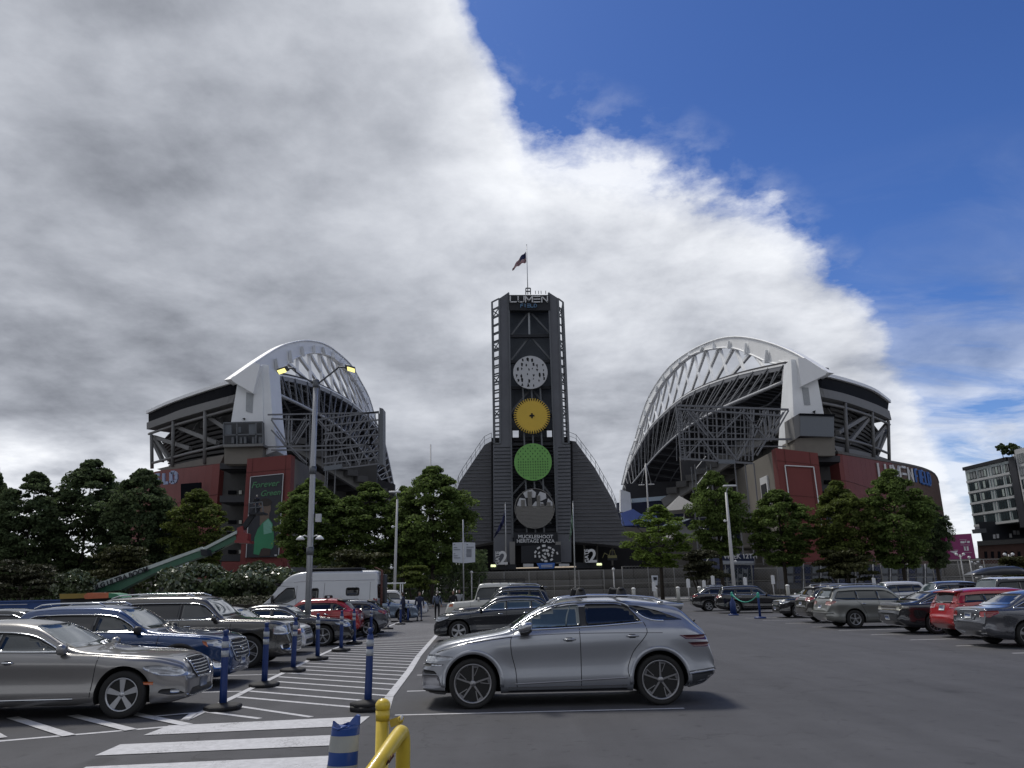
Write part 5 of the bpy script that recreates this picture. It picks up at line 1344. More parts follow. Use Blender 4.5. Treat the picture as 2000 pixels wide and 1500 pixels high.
mb = MB(); p = ctop + Vector((-.01, -.058, -.02)); mb.tube([p + Vector((-.055, .02, .004)), p + Vector((-.02, 0, -.004)), p + Vector((.03, 0, .014))], .006, 6); mb.build('crease', M_BLU2, t)

# ------------------------------------------------------------------ blue hoarding at far left, boom lift
t = thing('site_hoarding', 'long low blue hoarding with faint white lettering behind the parked cars at far left', 'barrier')
M_HB = mat('blue_hoarding', (.015, .055, .19), rough=.6, var=.15, scale=.8)
for i in range(12):
    a = P(-110 + i * 26, 1176, 47); mb = MB(); mb.box((a.x, 47, .82), (.80, .12, 1.6)); mb.build('panel', M_HB, t)
a = P(-110, 1174, 47); b = P(190, 1172, 47); mb = MB(); mb.bar((a.x, 46.9, 1.64), (b.x, 46.9, 1.64), .08); mb.build('top_rail', mat('hoarding_rail', (.02, .06, .2), rough=.5), t)
mb = MB(); a = P(-60, 1180, 46.8); b = P(52, 1180, 46.8); mb.bar((a.x, 46.85, 1.45), (b.x, 46.85, 1.45), .035); mb.build('pale_strip', M_GRY, t)
for i in range(5): 
    a = P(11 + i * 7.5, 1207, 46.85); mb = MB(); mb.box(a, (.15, .03, .22)); mb.build('printed_letter', M_GRY, t)
t = thing('boom_lift', 'green boom lift with a red joint reaching up to the banner', 'boom lift')
M_BG = mat('boom_green', (.03, .11, .065), rough=.45, var=.12); M_BP = mat('boom_pale', (.42, .47, .45), rough=.5, var=.1); M_BR = mat('boom_red', (.20, .025, .025), rough=.5, var=.1)
YBm = 74
def bm_(name, pts, Y, d, m): return slab(name, pts, Y, d, m, t)
bm_('main_boom', [(172, 1145), (180, 1158), (236, 1152), (300, 1120), (398, 1086), (396, 1074), (290, 1112), (186, 1150)], YBm, .9, M_BG)
bm_('boom_plate', [(174, 1144), (185, 1152), (296, 1110), (292, 1104)], YBm - .1, .1, M_BP)
d_ = (P(292, 1108, YBm) - P(186, 1146, YBm)).normalized()
text('lettering', 'JLG ULTRA BOOM', M_DARK, P(238, 1129.5, YBm - .25), .62, .04, t, right=d_, bold=.02)
bm_('boom_top_strip', [(292, 1104), (296, 1110), (398, 1072), (394, 1068)], YBm - .1, .2, M_BP)
bm_('fly_boom', [(384, 1078), (392, 1090), (462, 1056), (458, 1040)], YBm + 1, .8, M_BG)
bm_('fly_strip', [(384, 1076), (388, 1080), (462, 1042), (462, 1036)], YBm + .8, .2, M_BP)
bm_('lift_cylinder', [(312, 1122), (318, 1131), (372, 1103), (368, 1098)], YBm - .2, .5, M_BP)
bm_('pivot', [(391, 1073), (403, 1073), (405, 1085), (393, 1085)], YBm - .2, 1.2, M_DARK)
bm_('support_mast', [(312, 1122), (322, 1122), (326, 1175), (310, 1175)], YBm, .9, M_DARK)
bm_('red_joint', [(463, 1031), (473, 1027), (476, 1040), (484, 1042), (483, 1058), (461, 1058)], YBm + 1, 1.0, M_BR)
bm_('red_tray', [(458, 1055), (487, 1056), (487, 1061), (458, 1060)], YBm + .8, 1.4, M_BR)
bars('jib_arm', [(P(474, 1034, YBm + 1.5), P(506, 988, YBm + 1.5))], .45, M_DARK, t)
bars('jib_arm', [(P(462, 1052, YBm + 1.2), P(420, 1078, YBm + 1.2))], .18, M_DARK, t)
for a, b in [((486, 983), (512, 980)), ((486, 1003), (514, 1002)), ((486, 983), (486, 1003)), ((512, 980), (514, 1002)), ((486, 992), (513, 990)), ((499, 981), (500, 1002))]:
    bars('basket_rail', [(P(*a, YBm + 1.2), P(*b, YBm + 1.2))], .08, M_STEEL, t)
bm_('basket_floor', [(485, 1001), (514, 1000), (514, 1004), (485, 1005)], YBm + 1, 1.4, M_DARK)
mb = MB(); c = P(318, 1178, YBm); mb.box((c.x, YBm + .5, 1.2), (5, 2.2, 1.6)); mb.build('chassis', M_BG, t)
for sx in (-1.7, 1.7): mb = MB(); mb.lathe([(.55, -.2), (.6, 0), (.55, .2)], 16, c=(c.x + sx, YBm - .7, .6), axis='Y'); mb.build('wheel', M_RUB, t)
t = thing('lift_machine', 'low orange, yellow and green lift machine parked behind the dark grey SUV roof', 'machine')
slab('yellow_arm', [(116, 1160), (170, 1159), (170, 1168), (117, 1170)], 44, .8, mat('dull_yellow', (.22, .15, .02), rough=.5, var=.15), t)
slab('orange_hood', [(163, 1164), (170, 1158), (212, 1158), (212, 1168), (166, 1170)], 43.8, 1.2, mat('dull_orange', (.45, .12, .05), rough=.5, var=.15), t)
slab('green_hood', [(212, 1158), (228, 1160), (240, 1168), (212, 1168)], 43.8, 1.2, mat('machine_green', (.03, .18, .09), rough=.5, var=.1), t)
slab('green_cover', [(282, 1162), (288, 1158), (326, 1158), (330, 1163)], 43.8, 1.2, MATS['machine_green'], t)
slab('frame', [(118, 1168), (235, 1167), (235, 1200), (118, 1200)], 44.3, .8, M_DARK, t)
# ================================================================== TREES
import numpy as np
def leaf_mesh(name, centers, normals, size, rs, m, asp=1.0):
    n = len(centers); rnd = rs.normal(size=(n, 3)); nn = normals + rnd * .75; nn /= np.linalg.norm(nn, axis=1, keepdims=True) + 1e-9
    t = np.cross(nn, rs.normal(size=(n, 3))); t /= np.linalg.norm(t, axis=1, keepdims=True) + 1e-9
    b = np.cross(nn, t); s = (size * rs.uniform(.6, 1.35, n))[:, None]
    v = np.stack([centers + t * s * asp, centers + b * s * .55, centers - t * s * asp * .8, centers - b * s * .55], 1)
    v[:, 1] += nn * s * .2; v[:, 3] += nn * s * .2
    v = v.reshape(-1, 3).astype(np.float32)
    me = bpy.data.meshes.new(name); me.vertices.add(n * 4); me.vertices.foreach_set('co', v.ravel())
    me.loops.add(n * 4); me.loops.foreach_set('vertex_index', np.arange(n * 4, dtype=np.int32))
    me.polygons.add(n); me.polygons.foreach_set('loop_start', np.arange(0, n * 4, 4, dtype=np.int32)); me.polygons.foreach_set('loop_total', np.full(n, 4, np.int32))
    me.materials.append(m); me.update(calc_edges=True); me.validate()
    return me
def crown_points(seed, H, Rr, nc, nl, top=.55, low=0.0, flat=1.0, cr=(.16, .3)):
    """clumps filling an egg-shaped crown; H height, Rr radius"""
    rs = np.random.RandomState(seed); C = []; 
    cen = []; rad = []
    while len(cen) < nc:
        z = rs.uniform(low, 1); a = rs.uniform(0, 2 * np.pi)
        prof = np.sin(np.pi * min(1, (z * .91 + .07))) ** .6 * (1 if z < top else 1 - ((z - top) / (1 - top)) ** 2.3 * .66)
        rr = Rr * prof * np.sqrt(rs.uniform(.25, 1)) * rs.uniform(.82, 1.08)
        cen.append((rr * np.cos(a), rr * np.sin(a), z * H)); rad.append(Rr * rs.uniform(*cr) * (.6 + .6 * prof))
    pts = []; nor = []
    for c, r in zip(cen, rad):
        k = int(nl * rs.uniform(.6, 1.3)); d = rs.normal(size=(k, 3)); d /= np.linalg.norm(d, axis=1, keepdims=True)
        d[:, 2] = np.where(d[:, 2] < -.35, -d[:, 2], d[:, 2])
        p = np.array(c) + d * r * rs.uniform(.55, 1.1, (k, 1)) * np.array([1.1, 1.1, .78 * flat]); pts.append(p); nor.append(d)
    return np.vstack(pts), np.vstack(nor), rs
F_DARK = foliage('leaf_dark_green', (.085, .118, .055), .5, .8)
F_MID = foliage('leaf_mid_green', (.115, .165, .046), .5, .8)
F_LITE = foliage('leaf_light_green', (.13, .19, .04), .5, .7)
F_OLIVE = foliage('leaf_olive', (.11, .14, .035), .5, .7)
F_PINE = foliage('needle_olive', (.062, .066, .026), .18, .6, rand=.6)
F_PINE2 = foliage('needle_dark', (.05, .052, .028), .12, .6)
F_RHO = foliage('leaf_glossy', (.085, .11, .05), .1, .3, rand=.5); F_RHO.node_tree.nodes['Principled BSDF'].inputs['Specular IOR Level'].default_value = .7
BARK = mat('bark', (.035, .028, .022), rough=.9, var=.3, scale=6, bump=.4, bscale=20)
CROWNS = {}
def crown_mesh(kind, seed):
    key = (kind, seed)
    if key in CROWNS: return CROWNS[key]
    H, R0 = 1.0, .5
    cfg = {'tall': (230, 150, .58), 'wide': (230, 150, .50), 'light': (130, 130, .40)}[kind[0]]
    p, nrm_, rs = crown_points(seed, 13.0, 4.0, cfg[0], cfg[1], top=cfg[2], cr=(.09, .24))
    me = leaf_mesh('crown', p, nrm_, .215, rs, kind[1], .9); CROWNS[key] = me
    return me
def tree(lab, px, ytop, hw, Y, m, kind='tall', seed=1, ybase=1150, ylow=None, group='trees around the stadium', cat='tree', sc_=None):
    """tree whose crown spans ytop..ylow (pixel rows at distance Y)"""
    c = P(px, ytop, Y); zt = c.z; zl = P(px, ylow, Y).z if ylow else 2.6
    w = hw / 1500 * Y * (1.36 if px < 1000 else 1.20)
    t = thing('tree', lab, cat, (c.x, Y, 0), 0, group)
    me = crown_mesh((kind, m), seed)
    o = link('crown', me, t, (0, 0, zl)); o.scale = (w / 4.6, w / 4.6, (zt - zl) / 13.6); o.rotation_euler = (0, 0, seed * 1.7)
    mb = MB(); mb.tube([(0, 0, 0), (.05, 0, zl + 1), (0, .05, zl + (zt - zl) * .45), (.1, 0, zl + (zt - zl) * .85)], .2, 8, radii=[.26, .2, .13, .04])
    rs = random.Random(seed)
    for i in range(7):
        z = zl + (zt - zl) * rs.uniform(.02, .6); a = rs.uniform(0, 6.3); L_ = w * rs.uniform(.5, .85)
        mb.tube([(0, 0, z), (math.cos(a) * L_ * .5, math.sin(a) * L_ * .5, z + L_ * .35), (math.cos(a) * L_, math.sin(a) * L_, z + L_ * .8)], .08, 6, radii=[.1, .06, .02])
    mb.build('trunk', BARK, t)
    return t
TS = [('dark green tree cut by the left edge of the picture', -8, 905, 36, 104, F_DARK, 'tall', 1, 1130), ('dark green tree second from the left edge, with a rounded double top', 72, 917, 58, 101, F_DARK, 'wide', 2, 1120),
      ('tallest dark green tree of the left group', 183, 893, 68, 105, F_DARK, 'tall', 3, 1120), ('dark tree with a pointed top in front of the letters on the left stand', 284, 911, 58, 102, F_DARK, 'tall', 4, 1130),
      ('lighter olive green tree left of the boom lift basket', 388, 950, 50, 100, F_OLIVE, 'wide', 5, 1120), ('dark rounded tree behind the big lamp post, right of the banner', 612, 932, 60, 100, F_MID, 'tall', 6, 1105),
      ('broad dark tree between the big lamp post and the slim white lamp post', 722, 938, 66, 102, F_MID, 'wide', 2, 1110), ('tall dark tree just left of the tower base', 846, 906, 66, 98, F_MID, 'tall', 3, 1120),
      ('narrow feathery tree tucked behind the slim white lamp post', 790, 945, 34, 104, F_MID, 'tall', 1, 1115),
      ('bright light green young tree at the right foot of the tower', 1282, 982, 62, 97, F_LITE, 'light', 7, 1108), ('tall narrow tree directly left of the slim white lamp post on the right', 1392, 916, 50, 99, F_MID, 'tall', 4, 1090),
      ('dark round tree between the slim lamp post and the white wall frame', 1515, 952, 62, 97, F_MID, 'wide', 5, 1105), ('olive green tree right of the white frame on the red wall', 1632, 936, 56, 95, F_OLIVE, 'tall', 6, 1120),
      ('large dark tree under the stadium wall letters', 1735, 912, 62, 94, F_MID, 'wide', 3, 1110), ('dark round tree filling the corner below the blue wall letters', 1808, 968, 32, 98, F_DARK, 'tall', 2, 1110)]
for a in TS:
    tree(a[0], a[1], a[2], a[3], a[4], a[5], a[6], a[7], ylow=a[8])
# hedge behind the left trees closes the gaps low down
# layered pines
def layered(lab, px, ytop, ybot, hw, Y, m, seed, cat='pine tree', nm='pine_tree', stem=True):
    rs = np.random.RandomState(seed); c = P(px, ytop, Y); zb = P(px, ybot, Y).z; w = hw / 1500 * Y; h = c.z - zb
    pts = []; nor = []
    for i in range(34):
        f = rs.uniform(0, 1); rr = w * (1 - .55 * f ** 1.5) * rs.uniform(.1, .95); a = rs.uniform(0, 2 * np.pi)
        cc = np.array([rr * np.cos(a), rr * np.sin(a) * .8, h * f]); k = 230; d = rs.normal(size=(k, 3)); d /= np.linalg.norm(d, axis=1, keepdims=True)
        d[:, 2] = np.abs(d[:, 2]) ; pr_ = cc + d * np.array([w * .30, w * .30, h * .10]) * rs.uniform(.5, 1, (k, 1)); pts.append(pr_); nor.append(d * np.array([.4, .4, 1]))
    me = leaf_mesh('crown', np.vstack(pts), np.vstack(nor), .20, rs, m, 1.0)
    t = thing(nm, lab, cat, (c.x, Y, 0)); link('crown', me, t, (0, 0, zb))
    mb = MB()
    for i in range(4):
        a = i * 1.6 + seed; mb.tube([(math.cos(a) * .2, math.sin(a) * .2, 0), (math.cos(a) * w * .25, math.sin(a) * w * .2, zb * .8), (math.cos(a) * w * .5, math.sin(a) * w * .4, zb + h * .5)], .1, 6, radii=[.12, .09, .04])
    mb.build('trunk', BARK, t)
    return t
layered('low spreading dark pine at the far left below the trees', 40, 1097, 1168, 95, 84, F_PINE2, 1)
layered('spreading olive pine behind the foot of the boom lift', 235, 1072, 1150, 88, 82, F_PINE, 2)
layered('low wide olive pine behind the silver van roof', 690, 1080, 1140, 92, 84, F_PINE, 3)
layered('small green shrub-like pine between the van and the stair rails', 810, 1108, 1150, 42, 84, F_OLIVE, 4)
layered('low flat-topped dark pine in front of the shop front', 1366, 1078, 1136, 58, 92, F_PINE2, 5)
layered('low flat-topped dark pine between the two large right trees', 1646, 1076, 1136, 68, 92, F_PINE, 6)
layered('low olive pine at the far right edge in front of the brick building', 1985, 1092, 1140, 46, 90, F_PINE, 8)
def shrub(lab, px, ytop, ybot, hw, Y, m, seed, size=.2):
    c = P(px, ytop, Y); zb = max(.2, P(px, ybot, Y).z); w = hw / 1500 * Y; h = c.z - zb
    p, n_, rs = crown_points(seed, h, w, 60, 110, top=.7, cr=(.18, .34))
    t = thing('shrub', lab, 'shrub', (c.x, Y, 0)); link('crown', leaf_mesh('crown', p, n_, size, rs, m, 1.1), t, (0, 0, zb))
    mb = MB()
    for i in range(3): mb.tube([(i * .3 - .3, 0, 0), (i * .5 - .5, 0, zb + h * .5)], .08, 6)
    mb.build('trunk', BARK, t)
shrub('glossy-leaved shrub under the lift boom, left of the two pale-leaved shrubs', 388, 1108, 1168, 68, 70, F_RHO, 3)
shrub('glossy-leaved shrub at the nose of the silver van', 515, 1104, 1168, 58, 70, F_RHO, 4)
shrub('small glossy shrub at the foot of the boom lift, with pale leaf glints', 148, 1118, 1165, 34, 72, F_RHO, 5)
shrub('dark clipped shrub below the gap between the two glossy shrubs', 450, 1130, 1168, 26, 69, F_DARK, 6, .14)
# dense background planting behind the left group (uncountable)
rs = np.random.RandomState(5)
n = 30000
x = rs.uniform(-92, -4, n); z = rs.uniform(0, 1, n) ** .8 * np.where((x > -45) & (x < -27), 3.2, 8.5 + 1.5 * np.sin(x * .35)); y = rs.uniform(107, 112, n)
me = leaf_mesh('background_planting', np.stack([x, y, z], 1), np.tile([0, -1, .5], (n, 1)).astype(float), .34, rs, F_DARK, .9)
tag(link('background_planting', me), 'dense dark green planting behind the left row of trees', 'planting', kind='stuff')
mb = MB(); mb.box((-48, 62.5, .5), (64, 3, 1.0)); o = mb.build('planter_bed', mat('soil', (.03, .025, .02), rough=.95, var=.3)); tag(o, kind='structure')
n = 16000
x = rs.uniform(-82, -16, n); z = rs.uniform(.6, 1.6, n); y = rs.uniform(60.9, 64, n)
me = leaf_mesh('hedge', np.stack([x, y, z], 1), np.tile([0, -.5, 1], (n, 1)).astype(float), .13, rs, F_PINE2, .9)
tag(link('hedge', me), 'low dark hedge along the planter behind the left car rows', 'hedge', kind='stuff')
# umbrella pines on the hotel roof
for i, (px, py, w, lab) in enumerate([(1957, 880, 6, 'small umbrella-shaped roof tree on the left of the hotel terrace'), (1974, 877, 9, 'larger umbrella-shaped roof tree beside the upper hotel block')]):
    Yh = 224; c = P(px, py, Yh); p, n_, rs2 = crown_points(20 + i, 3.0, w / 1500 * Yh * 1.6, 30, 90, top=.7); 
    t = thing('roof_tree', lab, 'tree', (c.x, Yh, P(px, 898, Yh).z)); link('crown', leaf_mesh('crown', p, n_, .3, rs2, F_DARK), t, (0, 0, 1.6))
    mb = MB(); mb.tube([(0, 0, 0), (0, 0, 2.2)], .12, 6); mb.build('trunk', BARK, t)
# ================================================================== CARS
M_GLASS = mat('tinted_glass', (.012, .018, .020), rough=.04, var=0, spec=.6, coat=.6)
M_GLASS2 = mat('clear_windscreen', (.045, .065, .070), rough=.04, var=.3, scale=1.2, spec=.8, coat=1)
M_GLASSD = mat('privacy_glass', (.006, .007, .009), rough=.05, var=0, spec=.5, coat=.4)
M_CHR = mat('chrome', (.62, .64, .67), rough=.12, metal=1, var=0)
M_SIL = mat('alloy_silver', (.42, .43, .45), rough=.3, metal=.85, var=.04)
M_ALD = mat('alloy_dark', (.27, .27, .28), rough=.3, metal=.8, var=.04)
M_BPL = mat('black_plastic', (.012, .012, .013), rough=.55, var=.1)
M_TYRE = mat('tyre_rubber', (.011, .011, .011), rough=.8, var=.15)
M_WELL = mat('wheel_well', (.004, .004, .004), rough=.95, var=0)
M_GAP = mat('panel_gap', (.008, .008, .009), rough=.8, var=0)
M_HL = mat('headlamp_lens', (.40, .42, .45), rough=.08, metal=.5, var=.5, scale=9, coat=1)
M_TL = mat('tail_lamp_red', (.22, .010, .012), rough=.12, var=.2, scale=8, coat=1)
M_TLD = mat('tail_lamp_dark_red', (.07, .006, .012), rough=.12, var=.1, coat=1)
M_AMB = mat('amber_lens', (.42, .10, .02), rough=.2, var=0, coat=1)
M_PLATE = mat('licence_plate', (.45, .47, .50), rough=.4, var=.1, scale=20)
M_PLT = mat('plate_print', (.06, .09, .2), rough=.5, var=0)

def pchip(pts):
    xs = [p[0] for p in pts]; ys = [p[1] for p in pts]
    if xs[0] > xs[-1]: xs = xs[::-1]; ys = ys[::-1]
    n = len(xs); h = [xs[i + 1] - xs[i] for i in range(n - 1)]; d = [(ys[i + 1] - ys[i]) / h[i] for i in range(n - 1)]
    m = [d[0]] + [0 if d[i - 1] * d[i] <= 0 else 2 * d[i - 1] * d[i] / (d[i - 1] + d[i]) for i in range(1, n - 1)] + [d[-1]]
    def f(x):
        if x <= xs[0]: return ys[0]
        if x >= xs[-1]: return ys[-1]
        i = 0
        while xs[i + 1] < x: i += 1
        t = (x - xs[i]) / h[i]
        return (2 * t ** 3 - 3 * t * t + 1) * ys[i] + (t ** 3 - 2 * t * t + t) * h[i] * m[i] + (-2 * t ** 3 + 3 * t * t) * ys[i + 1] + (t ** 3 - t * t) * h[i] * m[i + 1]
    return f
SIDE = pchip([(0, .90), (.06, .955), (.16, .985), (.26, .992), (.34, .978), (.50, .972), (.66, .985), (.80, .998), (.90, .985), (1, .945)])
RIMS = {}
M_BLADE = mat('rim_blade_grey', (.13, .13, .14), rough=.35, metal=.2, var=.05, coat=.5)
def rim_mesh(style, r, m):
    key = (style, round(r, 3), m.name)
    if key in RIMS: return RIMS[key]
    mb = MB(); w = .10
    mb.lathe([(r * .86, -w), (r * .93, -.02), (r, .0), (r, .012), (r * .955, .014), (r * .90, -.006), (r * .86, -.05)], 36, axis='Y')
    mb.lathe([(0, -.085), (r * .86, -.085)], 24, axis='Y', mi=1)
    mb.lathe([(0, -.058), (r * .56, -.058), (r * .56, -.07)], 24, axis='Y', mi=2)
    mb.lathe([(.0, .004), (r * .14, .002), (r * .17, -.012), (r * .19, -.04)], 16, axis='Y')
    n, kind = style
    for i in range(n):
        a = 2 * PI * i / n + .3; e = Vector((math.cos(a), 0, math.sin(a))); t = Vector((-e.z, 0, e.x))
        def quad(r0, w0, r1, w1, sh0=0, sh1=0, y0=-.004, y1=.0, mi=0):
            f = [e * r0 + t * (sh0 + w0), e * r0 + t * (sh0 - w0), e * r1 + t * (sh1 - w1), e * r1 + t * (sh1 + w1)]
            f = [v + Vector((0, y, 0)) for v, y in zip(f, (y0, y0, y1, y1))]; mb.prism(f, (0, -.03, 0), mi)
        if kind == 'wide': quad(r * .12, r * .10, r * .92, r * .19)
        elif kind == 'thin': quad(r * .1, r * .055, r * .93, r * .06)
        elif kind == 'pair': quad(r * .1, r * .05, r * .93, r * .045, r * .03, r * .10); quad(r * .1, r * .05, r * .93, r * .045, -r * .03, -r * .10)
        elif kind == 'blade': quad(r * .26, r * .022, r * .90, r * .020, r * .03, r * .34, -.012, -.002); quad(r * .1, r * .05, r * .93, r * .035, 0, r * .02); quad(r * .34, r * .02, r * .92, r * .15, r * .06, r * .20, -.03, -.004, 3); quad(r * .5, r * .012, r * .92, r * .03, -r * .16, -r * .30, -.03, -.004, 3)
        else: quad(r * .1, r * .09, r * .93, r * .10)
    # brake caliper
    mb.box((r * .45, -.045, r * .25), (.10, .03, .16), mi=2)
    me = mb.mesh('rim', [m, M_WELL, M_SIL, M_BLADE]); RIMS[key] = me
    return me
TYRES = {}
def tyre_mesh(R0, r, w):
    key = (R0, r, w)
    if key in TYRES: return TYRES[key]
    mb = MB(); mb.lathe([(r * .97, -w), (r, -w), (R0 * .93, -w * 1.02), (R0 * .985, -w * .93), (R0, -w * .8), (R0, -.03), (R0 * .985, .004), (R0 * .93, .018), (r * 1.12, .020), (r, .008), (r * .97, -.01)], 40, axis='Y')
    TYRES[key] = mb.mesh('tyre', M_TYRE); return TYRES[key]

class Car:
    def __init__(s, name, label, L, W, H, top, belt, wb, fo, R0=.34, rr=.24, zb=.2, paint=None, rim=((5, 'wide'), None), group=None, cat='car', tumble=.42, plan=(.75, .55), box=False, wid=None, flare=.016, two=None):
        s.t = thing(name, label, cat, group=group); s.L, s.W, s.H = L, W, H
        s.top = pchip(top); s.belt = pchip(belt); s.pm = paint; s.zb = zb; s.tum = tumble
        s.wx = (L / 2 - fo, L / 2 - fo - wb); s.R0 = R0; s.plan = plan; s.flare = flare; s.box = box; s.two = two
        s.botf = pchip([(-L / 2, .42 if not box else .35), (-L / 2 + .25, zb + .07), (-L / 2 + .8, zb), (L / 2 - .9, zb), (L / 2 - .25, zb - .01), (L / 2, zb + .04)])
        s.build_body(); s.wheels(rim, rr)
    def halfw(s, x):
        L = s.L; pf, pr = s.plan; w = s.W / 2
        f = max(0, (x - (L / 2 - pf)) / pf); r = max(0, ((-L / 2 + pr) - x) / pr)
        return w * (1 - .30 * f ** 2.4 - .0 * f) * (1 - .17 * r ** 2.6)
    def xatz(s, z, front=True):
        L = s.L; best = 0; xs = [L / 2 * k / 200 for k in range(200)] if front else [-L / 2 * k / 200 for k in range(200)]
        for x in xs:
            if s.top(x) <= z: return x
        return xs[-1]
    def flat(s, x):
        s.section(x); return s._p2
    def section(s, x):
        w = s.halfw(x); zt = s.top(x); zb = s.botf(x); zs = min(s.belt(x), zt - .05); zs = max(zs, zb + .12)
        pts = [(0, zb), (w * .80, zb)]
        for i in range(15):
            u = i / 14; z = zb + (zs - zb) * u; y = w * SIDE(u)
            for wx in s.wx:
                d = math.hypot(x - wx, z - s.R0) - (s.R0 + .07)
                y += s.flare * math.exp(-(d / .09) ** 2)
            pts.append((y, z))
        yb = pts[-1][0]; hgt = zt - zs
        crown = min(.07, hgt * .5) * (1 if hgt > .25 else .9); rr = min(.11, hgt * .75)
        yr = max(w * .35, yb - .015 - hgt * s.tum); zr = zt - crown
        if s.box: yr = yb - .01 - hgt * .10
        # side of the cabin
        for i in range(1, 9):
            u = i / 9; z = zs + (zr - rr * .5 - zs) * u; y = yb - .012 + (yr - yb) * u ** 1.15; pts.append((y, z))
        y0, z0 = pts[-1]; p2 = (yr - max(.10, rr), zr + crown * .35)
        s._p2 = p2[0]; s._ze = z0
        for i in range(1, 6):
            u = i / 5; a = (y0, z0); b = (yr + .004, zr + .0); q0 = ((1 - u) ** 2 * a[0] + 2 * u * (1 - u) * b[0] + u * u * p2[0], (1 - u) ** 2 * a[1] + 2 * u * (1 - u) * b[1] + u * u * p2[1]); pts.append(q0)
        for i in range(1, 8):
            u = i / 7; y = p2[0] * (1 - u); z = p2[1] + (zt - p2[1]) * (1 - (1 - u) ** 2); pts.append((y, z))
        return pts
    def build_body(s):
        L = s.L; M_ = 96; xs = []
        for i in range(M_ + 1):
            u = i / M_; u2 = u - .11 * math.sin(2 * PI * u) / (1) * .9; xs.append(-L / 2 + L * u2)
        secs = [s.section(x) for x in xs]; n = len(secs[0]); vs = []; 
        for x, sc in zip(xs, secs):
            vs += [(x, y, z) for y, z in sc] + [(x, -y, z) for y, z in sc[1:-1][::-1]]
        ring = 2 * n - 2; fs = []
        for i in range(M_):
            for j in range(ring):
                fs.append((i * ring + j, i * ring + (j + 1) % ring, (i + 1) * ring + (j + 1) % ring, (i + 1) * ring + j))
        # rounded end caps
        for e, x0 in ((0, -L / 2), (M_, L / 2)):
            sg = -1 if e == 0 else 1; cz = sum(z for y, z in secs[e]) / n; prev = [e * ring + j for j in range(ring)]
            base = [vs[k] for k in prev]
            for k_, bul in ((.86, .022), (.6, .04), (.3, .048)):
                cur = []
                for (bx, by, bz) in base:
                    vs.append((x0 + sg * bul, by * k_, cz + (bz - cz) * k_)); cur.append(len(vs) - 1)
                for j in range(ring): fs.append((prev[j], prev[(j + 1) % ring], cur[(j + 1) % ring], cur[j]))
                prev = cur
            vs.append((x0 + sg * .05, 0, cz)); c = len(vs) - 1
            for j in range(ring): fs.append((prev[j], prev[(j + 1) % ring], c))
        me = bpy.data.meshes.new('body'); me.from_pydata(vs, [], fs)
        bm = bmesh.new(); bm.from_mesh(me); bmesh.ops.remove_doubles(bm, verts=bm.verts, dist=.0005); bmesh.ops.recalc_face_normals(bm, faces=bm.faces)
        bm.normal_update()
        s.bvh = BVHTree.FromBMesh(bm); bm.faces.ensure_lookup_table()
        fverts = [[(v.co.copy(), v.normal.copy()) for v in f.verts] for f in bm.faces]
        bm.to_mesh(me); bm.free(); me.materials.append(s.pm); me.materials.append(M_WELL); me.polygons.foreach_set('use_smooth', [True] * len(me.polygons))
        if s.two:   # second roof colour
            me.materials.append(s.two[0])
            for p in me.polygons:
                if p.center.z > s.two[1]: p.material_index = 2
        cut = MB()
        for wx in s.wx:
            for sg in (-1, 1):
                cut.lathe([(s.R0 + .065, -.18), (s.R0 + .065, .18)], 40, c=(wx, sg * (s.W / 2 - .12), s.R0 + .01), axis='Y')
                cut.box((wx, sg * (s.W / 2 - .12), s.R0 / 2 - .1), (2 * (s.R0 + .0648), .358, s.R0 + .2))
        # plain union of cylinder and box per wheel is avoided: use a D-shaped prism instead
        cut = MB()
        for wx in s.wx:
            for sg in (-1, 1):
                ra = s.R0 + .062; pts = [(wx + ra * math.cos(a), s.R0 + .01 + ra * math.sin(a)) for a in [PI * k / 28 for k in range(29)]] + [(wx - ra * 1.0, -.1), (wx + ra * 1.0, -.1)]
                yc = sg * (s.W / 2 - .30)
                cut.prism([Vector((x, yc, z)) for x, z in pts], (0, sg * .42, 0))
        cm = cut.mesh('cutter', [s.pm, M_WELL]); 
        for p in cm.polygons: p.material_index = 1; p.use_smooth = False
        bo = link('body', me); co = link('cutter', cm)
        md = bo.modifiers.new('b', 'BOOLEAN'); md.operation = 'DIFFERENCE'; md.solver = 'EXACT'; md.object = co
        dg = bpy.context.evaluated_depsgraph_get(); dg.update()
        nm = bpy.data.meshes.new_from_object(bo.evaluated_get(dg)); nm.name = 'body'
        bpy.data.objects.remove(bo); bpy.data.objects.remove(co)
        # smooth normals taken from the uncut shell
        nl = []
        for p in nm.polygons:
            flat = p.material_index == 1
            for li in p.loop_indices:
                v = nm.vertices[nm.loops[li].vertex_index].co
                if flat: nl.append(p.normal.copy()); continue
                loc, nn_, idx, dist = s.bvh.find_nearest(v)
                if idx is None or dist > .01: nl.append(p.normal.copy()); continue
                acc = Vector(); 
                for c_, n__ in fverts[idx]: acc += n__ / (1e-5 + (c_ - v).length ** 1.5)
                acc.normalize(); nl.append(acc if acc.dot(p.normal) > .1 else p.normal.copy())
        nm.polygons.foreach_set('use_smooth', [True] * len(nm.polygons))
        nm.normals_split_custom_set([tuple(v) for v in nl])
        s.body = link('body', nm, s.t)
    def wheels(s, rim, rr):
        style, rm = rim; rm = rm or M_SIL
        s.wr = rr
        for wx in s.wx:
            for sg in (1, -1):
                o = link('wheel', tyre_mesh(s.R0, rr, .22), s.t, (wx, sg * (s.W / 2 - .035), s.R0))
                if sg < 0: o.rotation_euler = (0, 0, PI)
                link('rim', rim_mesh(style, rr, rm), o)
    # ---- panels wrapped on the body
    def cast(s, p, d):
        h_ = s.bvh.ray_cast(p - d * 5, d, 10)
        return h_
